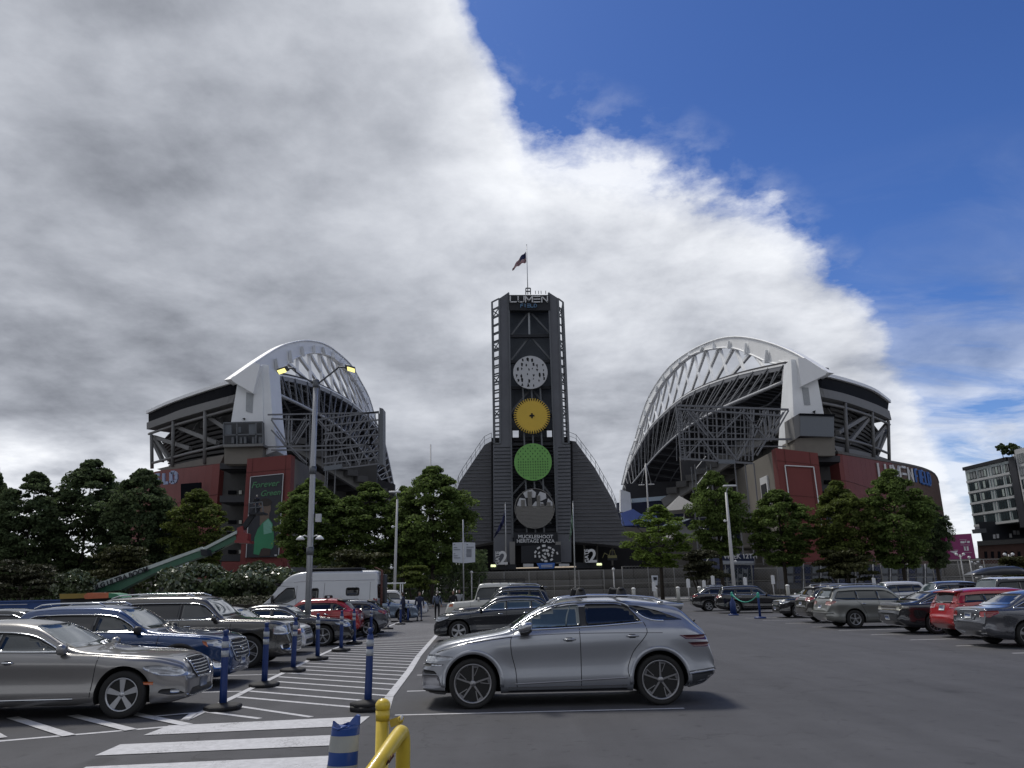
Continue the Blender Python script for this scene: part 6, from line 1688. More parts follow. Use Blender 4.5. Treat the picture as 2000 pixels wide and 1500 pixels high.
    def panel(s, name, pts, d, off, m, th=.012, grid=.07, parent=None, round_=0, **k):
        """pts: 3D outline points (rough), projected along d on the body"""
        d = Vector(d).normalized(); up = Vector((0, 0, 1)) if abs(d.z) < .9 else Vector((1, 0, 0))
        ax = d.cross(up).normalized(); ay = ax.cross(d).normalized()
        q = [Vector((Vector(p).dot(ax), Vector(p).dot(ay))) for p in pts]
        if round_:
            out = []
            nq = len(q)
            for i in range(nq):
                a, b, c = q[i - 1], q[i], q[(i + 1) % nq]; r1 = min(round_, (a - b).length * .45); r2 = min(round_, (c - b).length * .45)
                s1 = b + (a - b).normalized() * r1; s2 = b + (c - b).normalized() * r2
                for t_ in (0, .25, .5, .75, 1): out.append((1 - t_) ** 2 * s1 + 2 * t_ * (1 - t_) * b + t_ * t_ * s2)
            q = out
        # subdivide edges
        qq = []
        for i in range(len(q)):
            a, b = q[i], q[(i + 1) % len(q)]; n_ = max(1, int((b - a).length / grid))
            for k_ in range(n_): qq.append(a.lerp(b, k_ / n_))
        nb = len(qq); x0, x1 = min(v.x for v in qq), max(v.x for v in qq); y0, y1 = min(v.y for v in qq), max(v.y for v in qq)
        def inside(p):
            c = False; j = nb - 1
            for i in range(nb):
                if (qq[i].y > p.y) != (qq[j].y > p.y) and p.x < (qq[j].x - qq[i].x) * (p.y - qq[i].y) / (qq[j].y - qq[i].y) + qq[i].x: c = not c
                j = i
            return c
        inner = []
        nx = int((x1 - x0) / grid); ny = int((y1 - y0) / grid)
        for i in range(1, nx + 1):
            for j in range(1, ny + 1):
                p = Vector((x0 + (x1 - x0) * i / (nx + 1), y0 + (y1 - y0) * j / (ny + 1)))
                if inside(p) and min((p - v).length for v in qq) > grid * .3: inner.append(p)
        r = delaunay_2d_cdt(qq + inner, [], [list(range(nb))], 1, 1e-5)
        v2, faces = r[0], r[2]
        vs = []
        base = sum((Vector(p) for p in pts), Vector()) / len(pts); bd = base.dot(d)
        last = None; hits = []
        for v in v2:
            o_ = ax * v.x + ay * v.y
            h_ = s.cast(o_ + d * bd, d)
            hits.append(h_)
        dd = sorted([h[0].dot(d) for h in hits if h[0] is not None])
        if not dd: return None
        med = dd[len(dd) // 2]
        for v, h_ in zip(v2, hits):
            o_ = ax * v.x + ay * v.y
            if h_[0] is None: vs.append((o_ + d * (med), -d))
            else:
                nn = h_[1] if h_[1].dot(d) < 0 else -h_[1]; vs.append((h_[0], (nn - d * .6).normalized()))
        top = [p + nn * off for p, nn in vs]; bot = [p + nn * (off - th) for p, nn in vs]; N_ = len(top)
        fs = [tuple(f) for f in faces]; 
        # orientation
        ed = {}
        for f in fs:
            for i in range(len(f)):
                e = (f[i], f[(i + 1) % len(f)]); ed[e] = 1
        be = [e for e in ed if (e[1], e[0]) not in ed]
        mb = MB(); mb.add(top + bot, [], 0)
        for f in fs: mb.f.append(f); mb.m.append(0); mb.sm.append(True)
        for a, b in be: mb.f.append((a, b, b + N_, a + N_)); mb.m.append(0); mb.sm.append(False)
        me = bpy.data.meshes.new(name); me.from_pydata([tuple(v) for v in mb.v], [], mb.f); me.materials.append(m)
        me.polygons.foreach_set('use_smooth', mb.sm)
        nrm = sum((p.normal * p.area for p in me.polygons[:len(fs)]), Vector())
        if nrm.dot(d) > 0: me.flip_normals()
        me.update()
        return tag(link(name, me, parent or s.t), **k)
    def ribbon(s, name, pts, d, w, off, m, parent=None, close=False, th=.008):
        """thin strip along 3D points projected along d"""
        d = Vector(d).normalized(); up = Vector((0, 0, 1)) if abs(d.z) < .9 else Vector((1, 0, 0))
        ax = d.cross(up).normalized(); ay = ax.cross(d).normalized()
        q = [Vector((Vector(p).dot(ax), Vector(p).dot(ay), 0)) for p in pts]
        n_ = max(4, int(sum((b - a).length for a, b in zip(q, q[1:])) / .05)); q = smooth2(q, n_) if len(q) > 2 else resample(q, n_)
        A_, B_ = [], []; N1 = []
        bd = Vector(pts[0]).dot(d)
        for i, v in enumerate(q):
            tg = (q[min(i + 1, len(q) - 1)] - q[max(i - 1, 0)]).normalized(); nn = Vector((-tg.y, tg.x, 0))
            row = []
            for sg in (-1, 1):
                u = v + nn * sg * w / 2; h_ = s.cast(ax * u.x + ay * u.y + d * bd, d)
                if h_[0] is None: row = None; break
                n2 = h_[1] if h_[1].dot(d) < 0 else -h_[1]; row.append((h_[0] + n2 * off, n2))
            if row: A_.append(row[0][0]); B_.append(row[1][0]); N1.append(-row[0][1] * th)
        if len(A_) < 2: return None
        mb = MB(); mb.strip(A_, B_, N1, smooth=True); return mb.build(name, m, parent or s.t)
    def both(s, fn):
        for sg in (1, -1): fn(sg)
    def mirror_obj(s, x, z, col, w=.24, h=.17, d=.12):
        for sg in (1, -1):
            h_ = s.cast(Vector((x, sg * 3, z)), Vector((0, -sg, 0))); y = abs(h_[0].y) if h_[0] else s.W / 2 * .85
            mb = MB(); nu, nv = 12, 8; vs = []
            for i in range(nu):
                for j in range(nv + 1):
                    a = 2 * PI * i / nu; b = PI * j / nv - PI / 2
                    cx = math.copysign(abs(math.cos(a) * math.cos(b)) ** .75, math.cos(a)); cy = math.copysign(abs(math.sin(b)) ** .8, math.sin(b)); cz = math.copysign(abs(math.sin(a) * math.cos(b)) ** .75, math.sin(a))
                    vs.append((x + cx * d / 2 * (1.25 if cx > 0 else .7), sg * (y + .15 + cy * w / 2), z + cz * h / 2))
            fs = [(i * (nv + 1) + j, ((i + 1) % nu) * (nv + 1) + j, ((i + 1) % nu) * (nv + 1) + j + 1, i * (nv + 1) + j + 1) for i in range(nu) for j in range(nv)]
            mb.add(vs, fs, 0, True); m_ = mb.build('wing_mirror', col, s.t)
            mb = MB(); mb.bar((x + .0, sg * (y - .03), z - h * .35), (x, sg * (y + .10), z - h * .3), .05, .09); mb.build('mirror_arm', M_BPL, m_)
    def handle(s, x, z, m):
        for sg in (1, -1):
            h_ = s.cast(Vector((x, sg * 3, z)), Vector((0, -sg, 0))); y = h_[0].y
            mb = MB(); mb.tube([(x + .10, y, z), (x + .07, y + sg * .028, z + .002), (x - .05, y + sg * .032, z + .004), (x - .10, y + sg * .002, z)], .014, 8, radii=[.008, .015, .017, .010]); o = mb.build('door_handle', m, s.t)
            s.panel('handle_recess', [(x + .06, sg * 2, z - .03), (x + .06, sg * 2, z + .03), (x - .05, sg * 2, z + .03), (x - .05, sg * 2, z - .03)], (0, -sg, 0), .002, M_BPL, th=.005, grid=.03, round_=.02, parent=o)
    def windows(s, outlines, chrome=None, glass=None, cw=.018):
        """outlines: list of ((x,z) polygons); first item is the frame outline"""
        for sg in (1, -1):
            d = (0, -sg, 0)
            fr_ = s.panel('window_frame', [(x, sg * 2, z) for x, z in outlines[0]], d, .002, M_BPL, th=.01, grid=.07, round_=.05)
            for i, o in enumerate(outlines[1:]):
                g = glass[i] if glass else M_GLASS
                s.panel('side_window', [(x, sg * 2, z) for x, z in o], d, .011, g, th=.012, grid=.07, round_=.04)
            if chrome:
                for c in chrome: s.ribbon('window_trim', [(x, sg * 2, z) for x, z in c], d, cw, .014, M_CHR)
    def seams(s, lines, w=.011):
        for sg in (1, -1):
            for l_ in lines: s.ribbon('door_gap', [(x, sg * 2, z) for x, z in l_], (0, -sg, 0), w, .0025, M_GAP, th=.004)
    def front_glass(s, z0, z1, w0, w1, m=None, d=(-1, 0, 0), name='windscreen', bow=.0):
        m = m or M_GLASS2; x = 3 if d[0] < 0 else -3
        s.panel(name + '_surround', [(x, -w0 - .03, z0 - .01), (x, w0 + .03, z0 - .01), (x, w1 + .03, z1 + .012), (x, -w1 - .03, z1 + .012)], d, .002, M_BPL, th=.008, grid=.09, round_=.08)
        return s.panel(name, [(x, -w0, z0), (x, w0, z0), (x, w1, z1), (x, -w1, z1)], d, .006, m, th=.008, grid=.08, round_=.08)
    def arch_lip(s, m, w=.03, off=.006, r_=.05):
        for wx in s.wx:
            for sg in (1, -1):
                r = s.R0 + .062 + r_ * .5
                s.ribbon('arch_trim', [(wx + r * math.cos(a), sg * 2, s.R0 + .01 + r * math.sin(a)) for a in [R_(-8 + 196 * k / 16) for k in range(17)]], (0, -sg, 0), w, off, m)
    def plate(s, z, front=False, y=0, txt=None):
        d = (-1, 0, 0) if front else (1, 0, 0); x = 3 if front else -3
        o = s.panel('licence_plate', [(x, y - .155, z - .078), (x, y + .155, z - .078), (x, y + .155, z + .078), (x, y - .155, z + .078)], d, .018, M_PLATE, th=.02, grid=.2)
        s.panel('plate_print', [(x, y - .12, z - .03), (x, y + .12, z - .03), (x, y + .12, z + .03), (x, y - .12, z + .03)], d, .021, M_PLT, th=.004, grid=.2, parent=o)
    def at(s, x, y, heading): s.t.location = (x, y, .0); s.t.rotation_euler = (0, 0, R_(heading)); return s
def clipx_poly(poly, x0, x1):
    def half(pl, xc, keep):
        out = []
        for i in range(len(pl)):
            a, b = pl[i], pl[(i + 1) % len(pl)]; ia, ib = keep(a[0]), keep(b[0])
            if ia: out.append(a)
            if ia != ib:
                t = (xc - a[0]) / (b[0] - a[0]); out.append((xc, a[1] + (b[1] - a[1]) * t))
        return out
    p = half(poly, x0, lambda x: x >= x0)
    return half(p, x1, lambda x: x <= x1) if p else p
def inset(poly, d):
    cx = sum(p[0] for p in poly) / len(poly); cz = sum(p[1] for p in poly) / len(poly); out = []
    n = len(poly)
    for i in range(n):
        a = Vector(poly[i - 1]); b = Vector(poly[i]); c = Vector(poly[(i + 1) % n])
        e1 = (b - a).normalized(); e2 = (c - b).normalized(); n1 = Vector((-e1.y, e1.x)); n2 = Vector((-e2.y, e2.x))
        if n1.dot(Vector((cx, cz)) - b) < 0 and n2.dot(Vector((cx, cz)) - b) < 0: n1 = -n1; n2 = -n2
        m_ = (n1 + n2); 
        if m_.length < 1e-4: out.append(tuple(b)); continue
        m_ = m_.normalized() * d / max(.45, m_.normalized().dot(n1)); out.append(tuple(b + m_))
    return out
def auto(name, label, L, W, H, pc, nose=.62, hood=.98, cowl=None, xc=.95, xrf=.15, xrr=-1.35, xrb=-1.85, zrb=1.12, tail=.75, decklen=.0, belt=(.98, 1.05), wb=2.7, fo=.88, R0=.34, rr=.23,
         pil=(-.25, -1.15), dlo_r=None, rim=((5, 'wide'), None), chrome=True, glass=None, priv=True, lights='std', tl=M_TL, group='parked cars', cat='car', zb=.2, tum=.42, cw=.018, box=False, plate=(False, True), grille=True, rail=False, clad=False, two=None, seams=True, amber=False, tlz=None, spoiler=False, wiper=False, plan=(.75, .55), hlz=None, hdl=M_CHR):
    h = L / 2; cowl = cowl or hood + .06
    top = [(h, nose), (h - .03, nose + .10), (h - .12, hood - .10), (h - .35, hood - .02), (xc, cowl), (xrf, H - .05), (xrf - .35, H - .008), ((xrf + xrr) / 2 - .1, H), (xrr, H - .05), (xrb, zrb)]
    if -h + .12 < xrb - .05: top += [(-h + .12, zrb - .03 - decklen * .05), (-h + .04, zrb - .14)]
    top += [(-h, tail)]
    bl = [(h, hood - .2), (h - .5, min(hood - .05, belt[0] - .03)), (xc, belt[0]), (xrr, belt[1]), (-h, min(belt[1], zrb - .06))]
    c = Car(name, label, L, W, H, top, bl, wb, fo, R0, rr, zb, pc, rim, group, cat, tum, plan, box, two=two)
    bf = c.belt
    if dlo_r is None: dlo_r = [(xrr + .12, H - .17), (xrb + .25, bf(xrb) + .06)]
    def ze(x): c.section(x); return c._ze - .02
    A = [(x, ze(x)) for x in [xc - .1 - k * .12 for k in range(14)] if x > xrf - .35 and ze(x) > bf(x) + .09]
    A = [(A[0][0] + .10, bf(A[0][0]) + .035)] + A
    tops = [(x, ze(x)) for x in [xrf - .5 - k * .25 for k in range(14)] if x > dlo_r[0][0] + .12]
    dlo_r = [(x, min(z, ze(x) if x > xrb + .1 else z)) for x, z in dlo_r]
    bot = [(x, bf(x) + .03) for x in [dlo_r[-1][0] + (A[0][0] - dlo_r[-1][0]) * k / 6 for k in range(1, 6)]]
    dlo = A + tops + list(dlo_r) + bot
    c.dlo = dlo
    cuts = [9] + list(pil) + [-9]; gl = []; ws = []
    for i in range(len(cuts) - 1):
        p = clipx_poly(inset(dlo, .018), cuts[i + 1] + .028, cuts[i] - .028)
        if len(p) >= 3 and max(q[0] for q in p) - min(q[0] for q in p) > .12: ws.append(p); gl.append((glass or M_GLASS) if i == 0 or not priv else M_GLASSD)
    c.windows([dlo] + ws, None, gl)
    if chrome:
        for sg in (1, -1):
            c.ribbon('window_trim', [(x, sg * 2, z) for x, z in [A[0]] + bot[::-1] + [dlo_r[-1]]], (0, -sg, 0), cw, .014, M_CHR)
            c.ribbon('window_trim', [(x, sg * 2, z) for x, z in A + tops + list(dlo_r)], (0, -sg, 0), cw * .7, .014, M_CHR)
    wt = W / 2 * (.80 if not box else .86)
    ww = W * .5
    z0_, z1_ = cowl + .035, H - .10; c.front_glass(z0_, z1_, c.flat(c.xatz(z0_)) + .02, c.flat(c.xatz(z1_)) + .02)
    rz0, rz1 = zrb + .03, H - .10
    c.front_glass(rz0, rz1, min(ww * .78, c.flat(c.xatz(rz0, False)) + .01), c.flat(c.xatz(rz1, False)), M_GLASSD, (1, 0, 0), 'rear_window')
    for sg in (1, -1):
        d = Vector((-1, -.95 * sg, 0)); hz = hlz or hood - .22
        if lights == 'std':
            o = c.panel('headlight', [(h, sg * W * .30, hz - .03), (h - .1, sg * W * .44, hz - .06), (h - .42, sg * W * .5, hz + .04), (h - .50, sg * W * .5, hz + .11), (h - .25, sg * W * .46, hz + .12), (h, sg * W * .29, hz + .07)], d, .008, M_HL, grid=.07, round_=.04)
            if amber: c.panel('side_marker', [(h - .34, sg * W / 2, hz - .02), (h - .46, sg * W / 2, hz + .04), (h - .48, sg * W / 2, hz + .10), (h - .38, sg * W / 2, hz + .08)], d, .012, M_AMB, grid=.07)
        tz = tlz or zrb - .12
        d2 = Vector((1, -.95 * sg, 0))
        if lights:
            c.panel('tail_light', [(-h, sg * W * .30, tz - .09), (-h + .08, sg * W * .46, tz - .11), (-h + .34, sg * W * .5, tz + .0), (-h + .30, sg * W * .5, tz + .07), (-h, sg * W * .32, tz + .05)], d2, .008, tl, grid=.07, round_=.03)
    if grille:
        c.panel('grille', [(3, -W * .24, hood - .33), (3, -W * .27, hood - .17), (3, W * .27, hood - .17), (3, W * .24, hood - .33)], (-1, 0, 0), .006, M_BPL, grid=.1, round_=.04)
        for k in range(2): c.ribbon('grille_bar', [(3, -W * .24, hood - .22 - k * .06), (3, W * .24, hood - .22 - k * .06)], (-1, 0, 0), .016, .014, M_CHR)
        c.panel('lower_intake', [(3, -W * .30, zb + .10), (3, -W * .28, zb + .24), (3, W * .28, zb + .24), (3, W * .30, zb + .10)], (-1, 0, 0), .005, M_BPL, grid=.12, round_=.04)
    if seams:
        xf = xc - .30; lines = [[(c.wx[0] - R0 - .12, zb + .12), (c.wx[0] - R0 - .10, .6), (c.wx[0] - R0 - .05, bf(0))], [(pil[0], zb + .12), (pil[0], .65), (pil[0] + .0, bf(pil[0]))]]
        if len(pil) > 1: lines.append([(c.wx[1] + R0 + .12, zb + .14), (c.wx[1] + R0 + .12, .55), (c.wx[1] + R0 - .02, .85), (pil[1] - .02, bf(pil[1]))])
        c.seams(lines)
        c.handle(pil[0] + .22, bf(pil[0]) - .13, hdl); 
        if len(pil) > 1: c.handle(pil[1] + .22, bf(pil[1]) - .12, hdl)
        c.ribbon('bonnet_gap', [(xc + .2, W * .40, 3), (h - .5, W * .37, 3), (h - .28, W * .28, 3)], (0, 0, -1), .01, .002, M_GAP); c.ribbon('bonnet_gap', [(xc + .2, -W * .40, 3), (h - .5, -W * .37, 3), (h - .28, -W * .28, 3)], (0, 0, -1), .01, .002, M_GAP)
    c.mirror_obj(xc - .30, bf(xc) + .09, pc if not clad == 2 else M_BPL)
    if clad:
        for sg in (1, -1): c.ribbon('sill_cladding', [(c.wx[0] - R0 - .08, sg * 2, zb + .09), (0, sg * 2, zb + .085), (c.wx[1] + R0 + .08, sg * 2, zb + .09)], (0, -sg, 0), .15, .012, M_BPL, th=.02)
        c.arch_lip(M_BPL, .06, .010, .05)
    if plate[0]: c.plate(zb + .28, True)
    if plate[1]: c.plate(tlz - .16 if tlz and tlz < .95 else max(.5, zrb - .28))
    if rail:
        for sg in (1, -1):
            y = W * .5 * .66; mb = MB(); xs_ = [xrf - .25 + (xrr - xrf + .35) * k / 10 for k in range(11)]
            mb.tube([(x, sg * y, c.top(x) + (.035 if 0 < i < 10 else -.02)) for i, x in enumerate(xs_)], .018, 8); mb.build('roof_rail', rail, c.t)
    if spoiler:
        x0 = xrr - .02; z0 = c.top(x0); mb = MB()
        for sg in (0,):
            pts_ = []
            mb.strip([(x0 + .12, y, c.top(x0 + .12) - abs(y) ** 2 * .09 + .012) for y in [W * .36 * (k / 5 - 1) for k in range(11)]], [(x0 - .20, y, z0 - .045 - abs(y) ** 2 * .06) for y in [W * .36 * (k / 5 - 1) for k in range(11)]], (0, 0, -.035), smooth=True)
        mb.build('spoiler', pc if spoiler is True else spoiler, c.t)
    if wiper:
        mb = MB(); mb.tube([(-3, 0, 0), (-3, 0, 0)], .01, 4)
    return c
P_SILV = paint('paint_satin_silver', (.31, .325, .355), .65, .34)
P_GREY = paint('paint_warm_grey', (.215, .21, .205), .6, .32)
P_BLUE = paint('paint_deep_blue', (.012, .042, .13), .35, .2)
P_DGRY = paint('paint_dark_grey', (.085, .082, .076), .6, .22)
P_BLK = paint('paint_black', (.014, .014, .016), .2, .14)
P_BLK2 = paint('paint_blue_black', (.010, .013, .018), .4, .16)
P_WHT = paint('paint_white', (.56, .56, .56), 0, .25)
P_CREAM = paint('paint_cream_white', (.54, .54, .49), 0, .3)
P_RED = paint('paint_red', (.32, .008, .010), .1, .2)
P_VAN = paint('paint_silver_van', (.46, .48, .50), .3, .38)
P_SEN = paint('paint_gunmetal', (.10, .105, .12), .6, .22)
P_RX = paint('paint_sage_silver', (.22, .225, .21), .6, .32)
P_LIN = paint('paint_dark_steel', (.040, .042, .048), .55, .22)
P_SKY = paint('paint_light_blue_grey', (.16, .21, .28), .6, .25)

# ---- the silver crossover in the foreground
def main_car():
    L, W, H = 4.63, 1.91, 1.63; h = L / 2
    top = [(h, .62), (h - .03, .76), (2.22, .87), (2.06, .965), (1.8, 1.03), (1.45, 1.085), (1.10, 1.135), (.98, 1.17), (.72, 1.33), (.30, 1.535), (0, 1.60), (-.39, 1.63), (-.9, 1.622), (-1.45, 1.575), (-1.80, 1.50), (-2.02, 1.30), (-2.18, 1.15), (-2.24, 1.04), (h * -1 + .02, .90), (-h, .74)]
    bl = [(h, .58), (2.0, .86), (1.5, 1.0), (1.0, 1.07), (0, 1.12), (-1.1, 1.16), (-1.8, 1.16), (-2.2, 1.02), (-h, .7)]
    c = Car('silver_crossover', 'silver crossover seen side-on in the foreground, with roof rack feet and dark bladed wheels', L, W, H, top, bl, 2.94, .80, .375, .295, .22, P_SILV, ((5, 'blade'), M_ALD), None, 'car', .44, (.85, .65), flare=.024)
    dlo = [(.90, 1.155), (.62, 1.33), (.30, 1.475), (.0, 1.535), (-.4, 1.552), (-.80, 1.545), (-.98, 1.50), (-1.20, 1.245), (-.6, 1.205), (0, 1.18), (.5, 1.165)]
    f1 = clipx_poly(inset(dlo, .022), -.20, .9); f2 = clipx_poly(inset(dlo, .022), -2, -.30)
    qw = [(-.97, 1.50), (-1.05, 1.44), (-1.22, 1.33), (-1.37, 1.275), (-1.55, 1.262), (-1.86, 1.262), (-1.45, 1.415), (-1.15, 1.49)]
    c.windows([dlo, f1, f2], [[(.92, 1.15), (.5, 1.158), (0, 1.172), (-.6, 1.198), (-1.20, 1.238)], [(.92, 1.15), (.62, 1.34), (.30, 1.485), (.0, 1.547), (-.4, 1.565), (-.80, 1.556), (-.98, 1.51), (-1.02, 1.46)]], [M_GLASS2, M_GLASSD], .017)
    for sg in (1, -1):
        c.panel('quarter_window', [(x, sg * 2, z) for x, z in qw], (0, -sg, 0), .004, M_GLASSD, grid=.09, round_=.03)
        c.ribbon('window_trim', [(x, sg * 2, z) for x, z in [(-1.13, 1.40), (-1.22, 1.325), (-1.37, 1.268), (-1.55, 1.255)]], (0, -sg, 0), .022, .010, M_CHR)
        c.ribbon('seat_edge', [(x, sg * 2, z) for x, z in [(.02, 1.22), (.0, 1.34), (-.06, 1.50)]], (0, -sg, 0), .02, .014, mat('pale_trim_seen_in_glass', (.16, .19, .19), rough=.4), th=.002)
    c.seams([[(.82, .27), (.84, .55), (.90, .80), (.91, 1.02), (.86, 1.10)], [(-.18, .27), (-.19, .7), (-.185, 1.16)], [(-.95, .40), (-.92, .55), (-1.02, .80), (-1.18, .98), (-1.26, 1.10), (-1.22, 1.24)]])
    c.seams([[(2.1, .83), (1.7, .955), (1.3, 1.01), (.9, 1.055)]], .012)
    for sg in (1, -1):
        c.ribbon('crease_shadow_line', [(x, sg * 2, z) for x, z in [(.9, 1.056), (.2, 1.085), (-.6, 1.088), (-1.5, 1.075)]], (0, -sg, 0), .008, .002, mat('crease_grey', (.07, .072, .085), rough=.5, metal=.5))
    c.handle(-.02, 1.0, P_SILV); c.handle(-1.02, 1.035, P_SILV)
    c.arch_lip(P_SILV, .06, .008, .045)
    for sg in (1, -1):
        c.ribbon('sill_trim', [(.86, sg * 2, .355), (.0, sg * 2, .385), (-.9, sg * 2, .42)], (0, -sg, 0), .018, .006, mat('satin_trim', (.30, .30, .32), rough=.35, metal=.8))
        c.ribbon('sill_cladding', [(.96, sg * 2, .275), (0, sg * 2, .275), (-.90, sg * 2, .28)], (0, -sg, 0), .07, .004, mat('grey_sill', (.05, .05, .055), rough=.5))
        d = Vector((-1, -1.3 * sg, 0))
        c.panel('headlight', [(h, sg * .60, .70), (2.15, sg * .8, .70), (1.86, sg * .95, .735), (1.78, sg * .95, .775), (2.1, sg * .8, .80), (h, sg * .58, .80)], d, .006, M_HL, grid=.06, round_=.03)
        c.panel('headlight', [(h, sg * .60, .62), (2.15, sg * .8, .63), (1.98, sg * .9, .655), (2.15, sg * .8, .675), (h, sg * .58, .67)], d, .006, M_BPL, grid=.06, round_=.02)
        for kx in (2.2, 2.12, 2.04): 
            c.panel('lamp_lens', [(kx + .03, sg * .85, .64), (kx - .02, sg * .9, .64), (kx - .02, sg * .9, .665), (kx + .03, sg * .85, .665)], d, .012, M_CHR, grid=.05)
        c.panel('bumper_vane', [(h, sg * .62, .30), (2.16, sg * .82, .30), (2.02, sg * .9, .33), (2.10, sg * .85, .50), (h, sg * .66, .50)], d, .008, mat('satin_trim', (.3, .3, .32)), grid=.06, round_=.02)
        c.panel('bumper_slot', [(h, sg * .62, .52), (2.12, sg * .85, .51), (2.16, sg * .82, .56), (h, sg * .66, .58)], d, .004, M_BPL, grid=.06, round_=.02)
        c.panel('front_lip', [(h, sg * .4, .235), (2.2, sg * .8, .235), (1.95, sg * .93, .245), (1.95, sg * .93, .275), (h, sg * .4, .275)], d, .012, M_BPL, grid=.06)
        d2 = Vector((1, -1.2 * sg, 0))
        c.panel('tail_light', [(-h, sg * .62, .955), (-2.2, sg * .85, .955), (-1.86, sg * .95, .975), (-1.76, sg * .95, 1.035), (-2.2, sg * .85, 1.035), (-h, sg * .62, 1.035)], d2, .006, M_TLD, grid=.06, round_=.01)
        c.panel('tail_light', [(-h, sg * .62, .855), (-2.2, sg * .85, .855), (-1.98, sg * .92, .86), (-1.88, sg * .94, .925), (-2.2, sg * .85, .925), (-h, sg * .62, .925)], d2, .006, M_TLD, grid=.06, round_=.01)
        c.panel('bumper_ledge', [(-h, sg * .6, .50), (-2.2, sg * .85, .49), (-1.86, sg * .95, .46), (-1.86, sg * .95, .50), (-2.2, sg * .85, .53), (-h, sg * .6, .54)], d2, .020, P_SILV, th=.03, grid=.06, round_=.01)
        c.panel('rear_valance', [(-h, sg * .5, .32), (-2.1, sg * .88, .28), (-1.84, sg * .95, .27), (-1.86, sg * .95, .45), (-2.2, sg * .85, .48), (-h, sg * .6, .49)], d2, .005, mat('grey_valance', (.035, .038, .045), rough=.45), grid=.07)
    c.front_glass(1.19, 1.53, .76, .60); c.front_glass(1.16, 1.46, .66, .56, M_GLASSD, (1, 0, 0), 'rear_window')
    c.panel('grille', [(3, -.42, .42), (3, -.52, .72), (3, .52, .72), (3, .42, .42), (3, 0, .34)], (-1, 0, 0), .006, M_BPL, grid=.08)
    c.plate(.62)
    # mirror, taller and two-tone
    for sg in (1, -1):
        x, y, z = .68, .93, 1.205; mb = MB(); vs = []; nu, nv = 16, 10
        for i in range(nu):
            for j in range(nv + 1):
                a = 2 * PI * i / nu; b = PI * j / nv - PI / 2; q_ = math.cos(b)
                cx = math.copysign(abs(math.cos(a) * q_) ** .7, math.cos(a)); cz = math.copysign(abs(math.sin(a) * q_) ** .8, math.sin(a)); cy = math.copysign(abs(math.sin(b)) ** .85, math.sin(b))
                vs.append((x + cx * .115 + cz * -.02, sg * (y + .13 + cy * .12), z + cz * .078 + cx * -.008))
        mb.add(vs, [(i * (nv + 1) + j, ((i + 1) % nu) * (nv + 1) + j, ((i + 1) % nu) * (nv + 1) + j + 1, i * (nv + 1) + j + 1) for i in range(nu) for j in range(nv)], 0, True); m_ = mb.build('wing_mirror', mat('mirror_silver', (.36, .37, .39), rough=.22, metal=.8, var=.02, coat=1), c.t)
        mb = MB(); mb.prism([(x + .07, sg * (y - .08), z - .10), (x - .04, sg * (y - .08), z - .10), (x - .10, sg * (y + .16), z - .035), (x + .09, sg * (y + .16), z - .04)], (0, 0, -.035)); mb.build('mirror_foot', M_BPL, m_)
    # roof rails, rack feet and cross bars
    for sg in (1, -1):
        mb = MB(); xs_ = [.25 - 1.85 * k / 12 for k in range(13)]; mb.tube([(x, sg * .62, c.top(x) + (.03 if 0 < i < 12 else -.015)) for i, x in enumerate(xs_)], .017, 8); mb.build('roof_rail', M_CHR, c.t)
    for x in (-.26, -.93):
        mb = MB(); mb.box((x, 0, c.top(x) + .135), (.075, 1.20, .028)); me = mb.mesh('roof_bar', M_BPL); bevel_mesh(me, .01, 2); b_ = link('roof_bar', me, c.t)
        for sg in (1, -1):
            mb = MB(); zt = c.top(x) + .03; y0 = sg * .64; y1 = sg * .56
            mb.prism([(x + .10, y0, zt - .03), (x - .10, y0, zt - .03), (x - .065, y1, zt + .10), (x - .03, y1, zt + .135), (x + .03, y1, zt + .135), (x + .065, y1, zt + .10)], (0, -sg * .075, 0)); me = mb.mesh('rack_foot', M_BPL); bevel_mesh(me, .012, 2); link('rack_foot', me, b_)
    # tailgate spoiler
    mb = MB(); ys = [.62 * (k / 6 - 1) for k in range(13)]
    a_ = [(-1.52, y, c.top(-1.52) - y * y * .10 + .012) for y in ys]; b_ = [(-1.99 + y * y * .14, y, 1.535 - y * y * .10) for y in ys]
    mb.strip(a_, b_, [(0.04, 0, -.085)] * 13, smooth=True); mb.build('spoiler', P_SILV, c.t)
    mb = MB(); mb.prism([(-.95, -.025, 1.625), (-1.16, -.025, 1.60), (-1.15, -.025, 1.665)], (0, .05, 0)); mb.build('roof_fin', P_SILV, c.t)
    mb = MB(); mb.tube([(-2.19, -.02, 1.17), (-2.24, 0, 1.22)], .02, 6); mb.build('wiper_pivot', M_BPL, c.t)
    return c
mc = main_car(); mc.at(.80, 13.72, 180.6)

